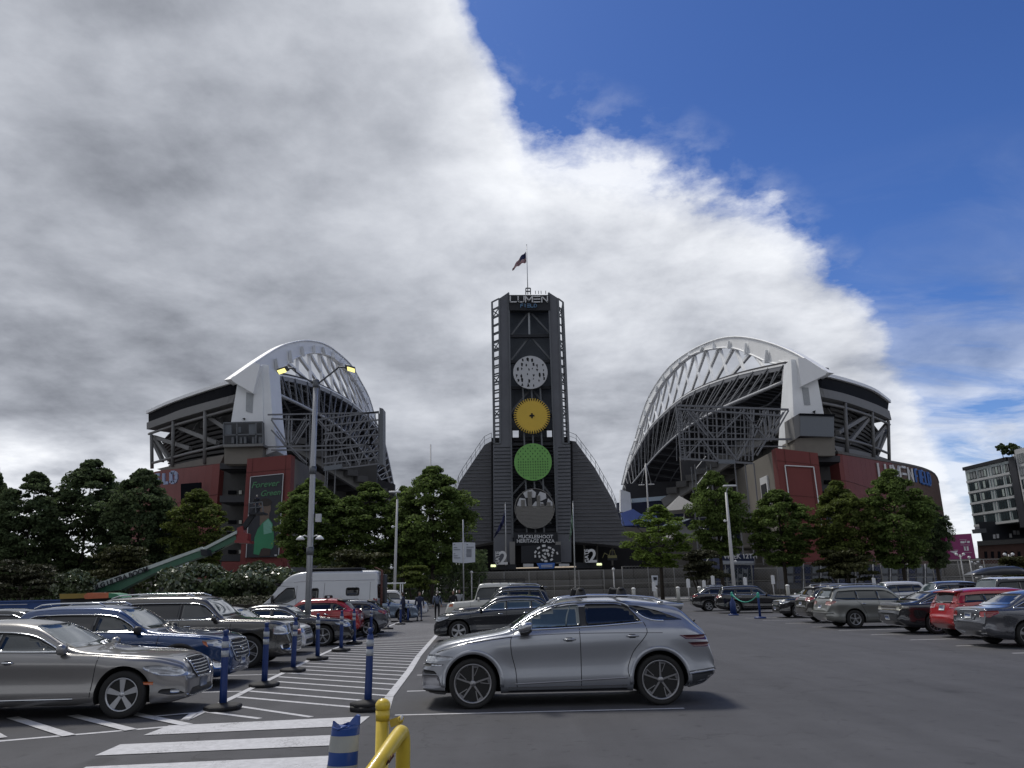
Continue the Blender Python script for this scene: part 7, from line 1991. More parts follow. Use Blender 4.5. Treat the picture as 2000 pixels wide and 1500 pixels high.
# ---- left rows, noses to the walkway
HL = 3.0
c = auto('grey_sedan', 'warm grey sedan at the left edge of the picture, with a chrome slatted grille', 5.08, 1.87, 1.47, P_GREY, nose=.60, hood=.90, cowl=1.0, xc=1.0, xrf=.05, xrr=-1.15, xrb=-1.85, zrb=1.08, tail=.8, belt=(.93, .98), wb=3.035, fo=.87, R0=.345, rr=.245,
         pil=(-.30, -1.20), rim=((5, 'wide'), M_SIL), lights=None, grille=False, glass=M_GLASS, priv=False, plate=(False, True), tum=.50, hlz=.7, cw=.02, plan=(1.0, .8))
for sg in (1, -1):
    d = Vector((-1, -.9 * sg, 0)); h = 2.54
    c.panel('headlight', [(h - .02, sg * .46, .585), (h - .14, sg * .72, .575), (h - .34, sg * .88, .61), (h - .55, sg * .93, .70), (h - .58, sg * .93, .745), (h - .40, sg * .86, .755), (h - .2, sg * .70, .715), (h - .05, sg * .5, .64)], d, .008, M_HL, grid=.05, round_=.05)
    c.panel('side_marker', [(h - .38, sg * .9, .47), (h - .56, sg * .93, .48), (h - .56, sg * .93, .52), (h - .38, sg * .9, .515)], d, .008, M_AMB, grid=.05)
    c.panel('fog_lamp_recess', [(h - .05, sg * .60, .315), (h - .22, sg * .76, .31), (h - .34, sg * .86, .35), (h - .3, sg * .84, .40), (h - .15, sg * .72, .40)], d, .004, M_BPL, grid=.05, round_=.04)
    c.panel('fog_lamp', [(h - .12, sg * .66, .335), (h - .22, sg * .74, .335), (h - .22, sg * .74, .385), (h - .12, sg * .66, .385)], d, .010, M_HL, grid=.04, round_=.03)
    c.ribbon('body_moulding', [(.95, sg * 2, .30), (0, sg * 2, .30), (-1.0, sg * 2, .30)], (0, -sg, 0), .02, .008, M_CHR)
gp = c.panel('grille', [(3, -.30, .53), (3, -.40, .75), (3, -.34, .80), (3, .34, .80), (3, .40, .75), (3, .30, .53)], (-1, 0, 0), .010, M_BPL, grid=.08, round_=.05)
for k in range(5): c.ribbon('grille_bar', [(3, -.30 - k * .02, .575 + k * .045), (3, 0, .57 + k * .045), (3, .30 + k * .02, .575 + k * .045)], (-1, 0, 0), .016, .022, M_CHR, parent=gp)
c.ribbon('grille_surround', [(3, -.30, .53), (3, -.40, .75), (3, -.34, .805), (3, 0, .815), (3, .34, .805), (3, .40, .75), (3, .30, .53), (3, 0, .52), (3, -.30, .53)], (-1, 0, 0), .022, .022, M_CHR, parent=gp)
c.panel('lower_intake', [(3, -.55, .27), (3, -.45, .38), (3, .45, .38), (3, .55, .27)], (-1, 0, 0), .004, M_BPL, grid=.08, round_=.05)
c.ribbon('bumper_trim', [(3, -.62, .30), (3, -.3, .245), (3, .3, .245), (3, .62, .30)], (-1, 0, 0), .016, .010, M_CHR)
c.panel('licence_plate', [(3, -.15, .36), (3, .15, .36), (3, .15, .50), (3, -.15, .50)], (-1, 0, 0), .02, mat('plate_bracket', (.16, .18, .22), rough=.5), th=.02, grid=.2)
c.at(-7.78, 13.35, HL)

c = auto('blue_suv', 'deep blue SUV with a chrome-barred grille, second car from the left edge', 4.85, 1.93, 1.64, P_BLUE, nose=.66, hood=1.02, cowl=1.12, xc=.92, xrf=.05, xrr=-1.7, xrb=-2.15, zrb=1.12, tail=.8, belt=(1.04, 1.10), wb=2.82, fo=.95, R0=.37, rr=.25, pil=(-.25, -1.25),
         dlo_r=[(-1.55, 1.46), (-1.98, 1.20)], rim=((5, 'pair'), M_SIL), amber=True, rail=M_CHR, grille=False, plate=(True, True), clad=2, hlz=.80, priv=True)
h = 2.425
gp = c.panel('grille', [(3, -.44, .50), (3, -.58, .78), (3, -.50, .88), (3, .50, .88), (3, .58, .78), (3, .44, .50)], (-1, 0, 0), .008, M_BPL, grid=.08, round_=.06)
for k in range(5): c.ribbon('grille_bar', [(3, -.46 - (k > 1) * .04, .56 + k * .065), (3, 0, .545 + k * .065), (3, .46 + (k > 1) * .04, .56 + k * .065)], (-1, 0, 0), .018, .02, M_CHR, parent=gp)
c.ribbon('grille_surround', [(3, -.50, .88), (3, -.58, .78), (3, -.44, .50), (3, 0, .47), (3, .44, .50), (3, .58, .78), (3, .50, .88)], (-1, 0, 0), .03, .02, M_CHR, parent=gp)
c.panel('badge', [(3, -.09, .67), (3, 0, .64), (3, .09, .67), (3, .09, .72), (3, 0, .75), (3, -.09, .72)], (-1, 0, 0), .03, M_CHR, grid=.08, round_=.03)
for sg in (1, -1):
    c.panel('fog_lamp_recess', [(h - .1, sg * .66, .36), (h - .3, sg * .84, .36), (h - .32, sg * .85, .56), (h - .12, sg * .68, .42)], (-1, -.8 * sg, 0), .006, M_CHR, grid=.06)
    c.ribbon('body_moulding', [(1.0, sg * 2, .36), (-1.0, sg * 2, .38)], (0, -sg, 0), .02, .012, M_CHR)
c.ribbon('bumper_trim', [(3, -.6, .33), (3, 0, .31), (3, .6, .33)], (-1, 0, 0), .02, .01, M_CHR)
c.at(-8.27, 17.0, HL)

c = auto('dark_grey_suv', 'large dark grey SUV with a square chrome grille, third car from the left', 5.15, 2.04, 1.80, P_DGRY, nose=.70, hood=1.16, cowl=1.22, xc=1.02, xrf=.32, xrr=-2.1, xrb=-2.42, zrb=1.12, tail=.8, belt=(1.14, 1.16), wb=2.95, fo=.98, R0=.39, rr=.27, pil=(-.15, -1.2), dlo_r=[(-2.0, 1.62), (-2.25, 1.22)],
         rim=((6, 'pair'), M_SIL), rail=M_CHR, grille=False, plate=(False, True), hlz=.90, tum=.32, plan=(.5, .4), lights=None, zb=.26)
h = 2.575
gp = c.panel('grille', [(3, -.46, .62), (3, -.50, 1.0), (3, .50, 1.0), (3, .46, .62)], (-1, 0, 0), .012, mat('mesh_grille', (.06, .062, .066), rough=.4, metal=.5, var=.5, scale=60), grid=.08, round_=.05)
c.ribbon('grille_surround', [(3, -.46, .61), (3, -.505, .80), (3, -.50, 1.0), (3, -.3, 1.03), (3, .3, 1.03), (3, .50, 1.0), (3, .505, .80), (3, .46, .61), (3, 0, .58), (3, -.46, .61)], (-1, 0, 0), .05, .022, M_CHR, parent=gp)
for k in range(4): c.ribbon('grille_bar', [(3, -.46, .68 + k * .085), (3, .46, .68 + k * .085)], (-1, 0, 0), .012, .018, M_SIL, parent=gp)
for sg in (1, -1):
    c.panel('headlight', [(h, sg * .58, .80), (h - .1, sg * .90, .78), (h - .32, sg * 1.02, .80), (h - .34, sg * 1.02, .98), (h - .1, sg * .92, 1.03), (h, sg * .58, 1.02)], (-1, -.8 * sg, 0), .008, M_HL, grid=.06, round_=.04)
    f_ = c.panel('fog_lamp_recess', [(h - .02, sg * .62, .42), (h - .16, sg * .88, .42), (h - .2, sg * .92, .54), (h - .02, sg * .60, .56)], (-1, -.8 * sg, 0), .006, M_CHR, grid=.06, round_=.04)
    c.panel('fog_lamp', [(h - .05, sg * .66, .445), (h - .14, sg * .84, .445), (h - .15, sg * .86, .525), (h - .05, sg * .66, .53)], (-1, -.8 * sg, 0), .012, M_BPL, grid=.06, round_=.03, parent=f_)
c.ribbon('bumper_trim', [(3, -.8, .40), (3, 0, .38), (3, .8, .40)], (-1, 0, 0), .02, .01, M_CHR)
text('badge', 'GMC', mat('badge_red', (.25, .1, .1), rough=.3, metal=.6), (h + .085, 0, .80), .16, .015, c.t, right=(0, 1, 0), bold=.006)
c.at(-8.42, 21.2, HL)

c = auto('white_car', 'white car mostly hidden between the dark grey SUV and the black sedan', 4.5, 1.82, 1.44, P_WHT, nose=.55, hood=.90, xc=.9, xrf=.1, xrr=-1.3, xrb=-1.9, zrb=1.05, pil=(-.25, -1.15), amber=False, belt=(.92, .98), wb=2.7)
c.at(-8.7, 24.9, HL)
c = auto('black_sedan', 'black sedan with a chrome window line and five-spoke alloy wheel, beside the blue posts', 4.85, 1.86, 1.45, P_BLK, nose=.56, hood=.90, cowl=.99, xc=.90, xrf=.05, xrr=-1.05, xrb=-1.80, zrb=1.05, belt=(.93, .98), wb=2.85, fo=.92, R0=.345, rr=.25, pil=(-.28, -1.15), rim=((5, 'pair'), M_SIL), glass=M_GLASS, priv=False, tum=.5, plate=(False, True), cw=.024, hdl=M_CHR, plan=(.9, .7))
c.at(-8.25, 28.6, HL)
c = auto('red_hatchback', 'red hatchback with roof bars and a rear spoiler, in front of the silver van', 4.3, 1.8, 1.58, P_RED, nose=.6, hood=.95, xc=.9, xrf=.15, xrr=-1.35, xrb=-1.95, zrb=1.12, pil=(-.2, -1.1), belt=(.98, 1.08), wb=2.6, spoiler=M_BPL, chrome=False, rim=((5, 'wide'), M_ALD), tum=.5)
for x in (-.1, -.8):
    mb = MB(); mb.box((x, 0, 1.66), (.06, 1.25, .03)); b_ = mb.build('roof_bar', M_BPL, c.t)
    for sg in (1, -1): mb = MB(); mb.box((x, sg * .58, 1.61), (.12, .08, .10)); me = mb.mesh('rack_foot', M_BPL); bevel_mesh(me, .02, 1); link('rack_foot', me, b_)
c.at(-8.35, 32.0, 183)
c = auto('grey_hatchback', 'grey hatchback behind the red one, with a black spoiler', 4.2, 1.78, 1.5, P_SEN, nose=.6, hood=.95, xc=.9, xrf=.15, xrr=-1.35, xrb=-1.9, zrb=1.10, pil=(-.2, -1.1), chrome=False, spoiler=M_BPL, wb=2.6)
c.at(-7.5, 33.8, 183)

# high-roof van
def van():
    L, W, H = 5.95, 2.02, 2.76; h = L / 2
    top = [(h, .70), (h - .04, .9), (h - .15, 1.05), (h - .5, 1.22), (h - .85, 1.36), (h - 1.05, 1.52), (h - 1.75, 2.38), (h - 2.1, 2.62), (h - 2.6, 2.73), (h - 3.4, 2.76), (-h + .3, 2.74), (-h + .05, 2.70), (-h, 2.60)]
    bl = [(h, .85), (h - .5, 1.10), (h - 1.0, 1.22), (h - 2, 1.25), (-h, 1.25)]
    c = Car('silver_van', 'silver high-roof camper van with a small side window, parked behind the tall lamp post', L, W, H, top, bl, 3.66, 1.0, .35, .22, .28, P_VAN, ((6, 'wide'), M_SIL), None, 'van', .10, (.6, .12), True)
    dlo = [(h - 1.22, 1.36), (h - 1.55, 1.72), (h - 1.9, 2.02), (h - 2.25, 2.03), (h - 2.35, 1.55), (h - 2.0, 1.38), (h - 1.6, 1.32)]
    c.windows([dlo, inset(dlo, .03)], None, [M_GLASS])
    for sg in (1, -1):
        for x0, x1, z0, z1 in [(-.35, -.02, 1.42, 1.98), (-2.15, -1.55, 1.62, 1.98)]:
            f_ = c.panel('side_window', [(x0, sg * 2, z0), (x1, sg * 2, z0), (x1, sg * 2, z1), (x0, sg * 2, z1)], (0, -sg, 0), .012, M_BPL, grid=.1, round_=.10)
            c.panel('window_pane', [(x0 + .06, sg * 2, z0 + .06), (x1 - .06, sg * 2, z0 + .06), (x1 - .06, sg * 2, z1 - .06), (x0 + .06, sg * 2, z1 - .06)], (0, -sg, 0), .018, M_GLASSD, grid=.1, round_=.06, parent=f_)
        c.panel('flared_panel', [(-2.62, sg * 2, 1.22), (-.62, sg * 2, 1.32), (-.68, sg * 2, 2.12), (-2.55, sg * 2, 2.14)], (0, -sg, 0), .05, P_VAN, th=.06, grid=.12, round_=.12) if False else None
        c.seams([[(-.55, .35), (-.58, 1.3), (-.6, 2.2)], [(-2.6, .4), (-2.62, 1.3), (-2.62, 2.2)], [(.62, .35), (.62, 2.1)], [(-.58, 1.25), (-2.6, 1.25)]], .014) if sg > 0 else None
        c.ribbon('roof_gutter', [(h - 2.2, sg * 2, 2.25), (0, sg * 2, 2.30), (-h + .15, sg * 2, 2.30)], (0, -sg, 0), .03, .012, P_VAN)
        c.ribbon('side_crease', [(h - 1.1, sg * 2, 1.10), (0, sg * 2, 1.12), (-h + .1, sg * 2, 1.12)], (0, -sg, 0), .02, .006, M_GAP)
        c.ribbon('rub_strip', [(1.3, sg * 2, .62), (-1.1, sg * 2, .62)], (0, -sg, 0), .08, .015, M_BPL)
        c.panel('tail_light', [(-h, sg * .90, .95), (-h + .12, sg * 1.0, .95), (-h + .12, sg * 1.0, 1.50), (-h, sg * .9, 1.50)], (1, -.9 * sg, 0), .01, M_TL, grid=.1, round_=.02)
        c.panel('headlight', [(h - .05, sg * .62, .92), (h - .2, sg * .9, .92), (h - .42, sg * 1.0, 1.12), (h - .2, sg * .9, 1.14), (h - .05, sg * .6, 1.02)], (-1, -.8 * sg, 0), .008, M_HL, grid=.08)
    c.front_glass(1.50, 2.30, .88, .80, M_GLASS); c.mirror_obj(h - 1.35, 1.55, M_BPL, .2, .34)
    c.panel('rear_window', [(-3, -.8, 1.5), (-3, -.08, 1.5), (-3, -.08, 2.1), (-3, -.8, 2.1)], (1, 0, 0), .01, M_GLASSD, grid=.15, round_=.05); c.panel('rear_window', [(-3, .8, 1.5), (-3, .08, 1.5), (-3, .08, 2.1), (-3, .8, 2.1)], (1, 0, 0), .01, M_GLASSD, grid=.15, round_=.05)
    # ladder / awning at the rear
    mb = MB()
    for y in (.35, .75): mb.tube([(-h - .12, y, .6), (-h - .12, y, 2.7), (-h + .2, y, 2.85)], .03, 6)
    for k in range(7): mb.bar((-h - .12, .35, .8 + k * .3), (-h - .12, .75, .8 + k * .3), .035)
    mb.build('rear_ladder', mat('rust_brown', (.10, .035, .025), rough=.7, var=.2), c.t)
    mb = MB(); mb.box((-h - .12, -.35, 1.9), (.2, 1.1, 1.3)); me = mb.mesh('rear_box', M_BPL); bevel_mesh(me, .04, 1); link('rear_box', me, c.t)
    mb = MB(); mb.box((-1.0, 0, 2.80), (2.4, 1.5, .09)); me = mb.mesh('roof_panel', M_DARK); bevel_mesh(me, .02, 1); link('roof_panel', me, c.t)
    return c
van().at(-9.2, 36.3, 183)

c = auto('silver_suv', 'silver SUV beyond the van, at the end of the post row', 4.6, 1.86, 1.70, P_SKY, nose=.65, hood=1.03, xc=.9, xrf=.1, xrr=-1.6, xrb=-2.05, zrb=1.15, belt=(1.05, 1.14), wb=2.69, R0=.36, rr=.24, pil=(-.25, -1.15), clad=2, spoiler=True, priv=True, rim=((5, 'pair'), M_SIL))
c.at(-8.3, 48.9, 3)
c = auto('white_hatch', 'small white car whose windscreen shows left of the van nose', 4.2, 1.8, 1.72, P_WHT, nose=.6, hood=1.0, xc=.8, xrf=.2, xrr=-1.5, xrb=-1.9, zrb=1.15, belt=(1.02, 1.1), chrome=False, wb=2.6)
c.at(-17.2, 42.8, 3)
c = auto('dark_wagon', 'dark car whose roofline shows behind the blue SUV at the far left', 4.8, 1.85, 1.50, P_BLK2, nose=.6, hood=.95, xc=.95, xrf=.2, xrr=-1.1, xrb=-1.9, zrb=1.06, belt=(.95, 1.0), wb=2.8)
c.at(-16.3, 25.0, 183)
# white service truck with rack
c = auto('service_truck', 'white service pickup truck with a ladder rack, behind the walking people', 5.8, 1.95, 1.88, P_WHT, nose=.8, hood=1.12, xc=1.35, xrf=.75, xrr=-.25, xrb=-.55, zrb=1.28, tail=1.05, belt=(1.15, 1.18), wb=3.7, fo=.95, R0=.40, rr=.25, pil=(.15,), dlo_r=[(-.15, 1.70), (-.35, 1.25)], chrome=False, cat='truck', tum=.3, plan=(.5, .1))
mb = MB()
for x in (1.0, -.5, -2.8):
    for y in (-.85, .85): mb.bar((x, y, 1.2), (x, y, 2.35), .07)
    mb.bar((x, -.85, 2.3), (x, .85, 2.3), .07)
for y in (-.85, .85): mb.bar((1.2, y, 2.33), (-3.0, y, 2.33), .08)
for y in (-.85, .85): mb.bar((-2.8, y, 2.3), (-2.8, y, 2.65), .06); mb.bar((-.5, y, 2.3), (-.5, y, 2.6), .06)
mb.build('ladder_rack', M_WHITE, c.t)
for sg in (1, -1): mb = MB(); mb.box((-1.75, sg * .86, 1.38), (2.2, .22, .62)); me = mb.mesh('tool_box', M_WHITE); bevel_mesh(me, .02, 1); link('tool_box', me, c.t)
c.at(-9.3, 57.5, 3)

# ---- centre row behind the silver crossover
c = auto('blue_black_crossover', 'blue-black crossover just behind the silver crossover', 4.7, 1.88, 1.58, P_BLK2, nose=.62, hood=.98, xc=.95, xrf=.1, xrr=-1.4, xrb=-2.0, zrb=1.12, belt=(1.0, 1.08), wb=2.8, R0=.36, rr=.25, pil=(-.25, -1.15), glass=M_GLASS2, priv=False, tum=.46, plan=(1.0, .8))
c.at(-.62, 29.6, 181)
c = auto('black_suv', 'black SUV with a silver roof rail, between the blue-black crossover and the white off-roader', 4.75, 1.92, 1.95, P_BLK, nose=.66, hood=1.03, xc=.95, xrf=.1, xrr=-1.7, xrb=-2.1, zrb=1.15, belt=(1.05, 1.12), wb=2.85, R0=.37, rr=.25, pil=(-.25, -1.15), rail=M_CHR, priv=True, spoiler=True, plan=(.9, .6))
c.at(-.55, 35.6, 181)
c = auto('white_offroader', 'boxy cream-white off-roader with a black roof rack, in the centre row', 4.67, 1.9, 2.12, P_CREAM, nose=.72, hood=1.18, cowl=1.24, xc=.85, xrf=.52, xrr=-1.9, xrb=-2.18, zrb=1.3, belt=(1.20, 1.24), wb=2.69, fo=.86, R0=.41, rr=.24, pil=(-.35,), dlo_r=[(-.95, 1.68), (-1.15, 1.28)], chrome=False, box=True, tum=.15, plan=(.6, .3), grille=False, priv=False, lights=None)
for sg in (1, -1): c.panel('side_marker', [(2.2, sg * .86, .92), (1.95, sg * .95, .92), (1.95, sg * .95, 1.06), (2.2, sg * .86, 1.06)], (-1, -.9 * sg, 0), .01, M_AMB, grid=.08)
mb = MB()
for y in (-.7, .7): mb.bar((.3, y, 2.28), (-1.9, y, 2.28), .04); mb.bar((.3, y, 2.18), (-1.9, y, 2.18), .03)
for x in [.3 - .44 * k for k in range(6)]: mb.bar((x, -.7, 2.2), (x, .7, 2.2), .03); [mb.bar((x, y, 2.08), (x, y, 2.28), .03) for y in (-.7, .7)]
mb.build('roof_rack', M_BPL, c.t)
c.at(-1.45, 43.2, 181)

# ---- right row, tails to the lane, nearest first
c = auto('white_car', 'white car cut by the right edge of the picture, mostly out of view', 4.6, 1.82, 1.46, P_WHT, belt=(.95, 1.02), zrb=1.05, wb=2.7, pil=(-.25, -1.15))
c.at(15.3, 19.0, 0)
c = auto('gunmetal_sedan', 'gunmetal grey sedan with wide red tail lights near the right edge', 4.64, 1.82, 1.48, P_SEN, nose=.55, hood=.90, xc=.95, xrf=.15, xrr=-.95, xrb=-1.75, zrb=1.08, tail=.72, belt=(.93, .99), wb=2.7, R0=.33, rr=.23, pil=(-.25, -1.15), tum=.52, tlz=.90, tl=M_TL, lights='std', plate=(False, False), plan=(.9, .75))
h = 2.32
c.ribbon('boot_trim', [(-3, -.42, .96), (-3, 0, .975), (-3, .42, .96)], (1, 0, 0), .03, .012, M_CHR)
c.ribbon('plate_recess_trim', [(-3, -.36, .86), (-3, -.28, .73), (-3, 0, .715), (-3, .28, .73), (-3, .36, .86)], (1, 0, 0), .02, .012, M_CHR); c.plate(.83)
for sg in (1, -1): c.panel('exhaust_vent', [(-h, sg * .42, .36), (-h + .1, sg * .66, .36), (-h + .12, sg * .7, .43), (-h, sg * .46, .41)], (1, -.5 * sg, 0), .008, M_CHR, grid=.08, round_=.02)
c.at(14.95, 22.55, .5)
c = auto('red_hatchback', 'bright red hatchback with a rear wiper, between two dark sedans on the right', 4.1, 1.7, 1.54, P_RED, nose=.62, hood=.98, xc=1.05, xrf=.45, xrr=-1.65, xrb=-1.92, zrb=1.05, tail=.7, belt=(.98, 1.08), wb=2.5, fo=.85, R0=.31, rr=.2, pil=(-.1, -1.0), chrome=False, spoiler=True, tum=.38, tlz=1.02, plan=(.8, .35), plate=(False, False), hdl=P_RED)
c.plate(.93); h = 2.05
mb = MB(); mb.tube([(-h + .05, 0, 1.10), (-h + .02, .2, 1.16), (-h + .08, .42, 1.20)], .012, 6); mb.build('rear_wiper', M_BPL, c.t)
for sg in (1, -1): c.panel('tail_light', [(-h + .02, sg * .60, 1.08), (-h + .12, sg * .76, 1.08), (-h + .3, sg * .72, 1.40), (-h + .2, sg * .58, 1.40)], (1, -.9 * sg, 0), .01, M_TL, grid=.07)
c.at(15.7, 25.9, .5)
c = auto('dark_sedan', 'dark steel sedan with a full-width pale rear light bar, beside the red hatchback', 4.93, 1.87, 1.48, P_LIN, nose=.58, hood=.92, xc=1.0, xrf=.1, xrr=-1.0, xrb=-1.95, zrb=1.08, tail=.75, belt=(.94, 1.0), wb=2.85, R0=.35, rr=.255, pil=(-.3, -1.2), tum=.5, lights=None, plate=(False, False), rim=((10, 'thin'), M_ALD), plan=(.9, .7))
c.panel('light_bar', [(-3, -.80, .80), (-3, -.84, .86), (-3, -.80, .95), (-3, .80, .95), (-3, .84, .86), (-3, .80, .80)], (1, 0, 0), .010, mat('pale_light_bar', (.36, .35, .30), rough=.15, metal=.4, var=.2, scale=6, coat=1), grid=.08, round_=.03)
c.panel('light_bar_centre', [(-3, -.62, .83), (-3, .50, .83), (-3, .50, .92), (-3, -.62, .92)], (1, 0, 0), .016, mat('smoked_bar', (.05, .045, .04), rough=.2, coat=1), grid=.1, round_=.02)
for sg in (1, -1): c.ribbon('side_lamp', [(-2.35, sg * 2, .90), (-2.15, sg * 2, .88)], (0, -sg, 0), .09, .01, MATS['pale_light_bar'])
c.plate(.55)
c.at(15.75, 28.75, .5)
c = auto('sage_suv', 'sage silver SUV with five-spoke wheels and a bright rear window, on the right', 4.58, 1.82, 1.67, P_RX, nose=.65, hood=1.02, xc=.95, xrf=.25, xrr=-1.75, xrb=-2.12, zrb=1.12, tail=.75, belt=(1.0, 1.06), wb=2.62, fo=.90, R0=.35, rr=.225, pil=(-.2, -1.05), dlo_r=[(-1.75, 1.50), (-1.95, 1.14)], chrome=False, tum=.36, tlz=1.0, spoiler=True, rim=((5, 'wide'), M_SIL), priv=False, rail=M_SIL, tl=mat('pale_red_lamp', (.30, .14, .12), rough=.15, var=.5, scale=12, coat=1))
c.panel('bright_glass', [(-3, -.60, 1.18), (-3, .60, 1.18), (-3, .50, 1.50), (-3, -.50, 1.50)], (1, 0, 0), .012, M_GLASS2, grid=.1, round_=.06)
c.ribbon('bumper_step', [(-3, -.85, .60), (-3, 0, .60), (-3, .85, .60)], (1, 0, 0), .05, .02, P_RX)
c.at(14.75, 33.0, .5)
c = auto('dark_grey_crossover', 'dark grey crossover with a red tail lamp, just left of the sage silver SUV', 4.55, 1.86, 1.68, P_DGRY, nose=.65, hood=1.02, xc=.95, xrf=.2, xrr=-1.65, xrb=-2.1, zrb=1.14, belt=(1.02, 1.12), wb=2.66, spoiler=True, tlz=1.08, clad=2, rail=M_SIL)
c.at(15.6, 37.6, .5)
c = auto('black_pickup', 'long black wagon with a low bonnet reaching out beside the dark grey crossover', 4.7, 1.85, 1.12 + .33, P_BLK, nose=.7, hood=1.0, xc=.6, xrf=-.1, xrr=-1.4, xrb=-2.0, zrb=1.08, belt=(.98, 1.02), wb=2.75, plate=(True, True))
c.at(16.4, 43.4, 180)
c = auto('black_estate', 'black seven-seat SUV parked side-on behind the green tape', 4.95, 1.94, 1.72, P_BLK, nose=.66, hood=1.02, xc=.95, xrf=.15, xrr=-1.95, xrb=-2.3, zrb=1.15, belt=(1.05, 1.12), wb=2.9, R0=.37, rr=.24, pil=(-.2, -1.2), dlo_r=[(-1.95, 1.52), (-2.1, 1.2)], tlz=1.05, clad=2, rim=((5, 'wide'), M_ALD))
c.at(15.35, 51.5, -10)
c = auto('black_crossover', 'black angular crossover at the left end of the right-hand row', 4.6, 1.84, 1.70, P_BLK, nose=.66, hood=1.02, xc=.95, xrf=.15, xrr=-1.2, xrb=-2.05, zrb=1.18, belt=(1.06, 1.16), wb=2.66, pil=(-.25, -1.1), tlz=1.05, rail=M_CHR, clad=2)
c.at(14.7, 56.5, -4)
# second row beyond on the right
c = auto('two_tone_offroader', 'dark blue off-roader with a white roof, behind the red hatchback', 4.67, 1.9, 1.88, P_BLK2, nose=.72, hood=1.18, cowl=1.24, xc=.85, xrf=.52, xrr=-1.9, xrb=-2.18, zrb=1.3, belt=(1.20, 1.24), wb=2.69, fo=.86, R0=.41, rr=.24, pil=(-.35, -1.2), dlo_r=[(-1.8, 1.68), (-1.95, 1.3)], chrome=False, box=True, tum=.15, plan=(.6, .3), two=(P_WHT, 1.78))
c.at(22.6, 37.2, 180.5)
c = auto('grey_suv', 'silver-grey SUV with a bright windscreen, left of the white-roofed off-roader', 4.7, 1.9, 1.74, P_SEN, nose=.66, hood=1.03, xc=.8, xrf=.25, xrr=-1.75, xrb=-2.15, zrb=1.15, belt=(1.05, 1.12), wb=2.8)
c.at(22.7, 43.0, 180.5)
c = auto('box_carrier_car', 'dark car carrying a long black roof box above the white-roofed off-roader', 4.8, 1.9, 1.78, P_BLK, nose=.66, hood=1.03, xc=.9, xrf=.2, xrr=-1.8, xrb=-2.2, zrb=1.15, belt=(1.05, 1.12), wb=2.8, rail=M_CHR)
mb = MB(); 
prof = [(1.15, .02), (.9, .16), (.4, .32), (-.3, .40), (-1.0, .40), (-1.25, .30), (-1.3, .05)]
rings = []
for x, z in prof: rings.append([(x, y * w_, 1.92 + zz) for y, w_, zz in [(-.42, 1, 0), (-.45, 1, z * .5), (-.36, 1, z * .92), (0, 1, z), (.36, 1, z * .92), (.45, 1, z * .5), (.42, 1, 0)]])
vs = [v for r_ in rings for v in r_]; mb.add(vs, [(i * 7 + j, i * 7 + (j + 1) % 7, (i + 1) * 7 + (j + 1) % 7, (i + 1) * 7 + j) for i in range(len(prof) - 1) for j in range(7)] + [tuple(range(7)), tuple(range(len(vs) - 7, len(vs)))], 0, True)
rb = mb.build('roof_box', mat('roof_box_grey', (.035, .038, .045), rough=.35, coat=.3), c.t)
rb.scale = (1.15, 1.1, 1.1); rb.location = (-.0, 0, -.12)
mb = MB(); [mb.box((x, 0, 1.88), (.08, 1.3, .04)) for x in (.5, -.7)]; mb.build('roof_bar', M_WHITE, c.t)
c.at(25.2, 42.0, 180)
c = auto('white_pickup', 'white pickup cab seen behind the white-roofed off-roader', 5.3, 1.95, 1.86, P_WHT, nose=.8, hood=1.12, xc=1.2, xrf=.6, xrr=-.9, xrb=-1.2, zrb=1.28, tail=1.1, belt=(1.15, 1.18), wb=3.3, fo=.9, R0=.39, pil=(-.1,), dlo_r=[(-.8, 1.68), (-1.0, 1.25)], chrome=False, cat='truck', plan=(.5, .12), tum=.3)
c.at(30.6, 47.5, 180)
c = auto('sky_blue_sedan', 'pale blue sedan whose roof shows behind the gunmetal sedan at the right edge', 4.7, 1.84, 1.56, P_SKY, belt=(.98, 1.05), zrb=1.1, wb=2.7, pil=(-.25, -1.15), hood=.95)
c.at(21.8, 29.8, 180)
c = auto('white_suv', 'white SUV roof showing above the sage silver SUV', 4.7, 1.9, 1.78, P_WHT, nose=.66, hood=1.03, xc=.8, xrf=.25, xrr=-1.75, xrb=-2.15, zrb=1.15, belt=(1.05, 1.12), wb=2.8)
c.at(22.6, 48.5, 180)
c = auto('dark_hatchback', 'dark car between the sage silver SUV and the grey SUV, in the far row', 4.3, 1.8, 1.6, P_LIN, belt=(.98, 1.05), zrb=1.1, wb=2.6)
c.at(27.5, 50.0, 180)
c = auto('white_sedan', 'white car whose bonnet shows behind the dark grey crossover tail', 4.5, 1.8, 1.45, P_WHT, belt=(.95, 1.0), zrb=1.05, wb=2.6)
c.at(19.9, 54.0, 184)

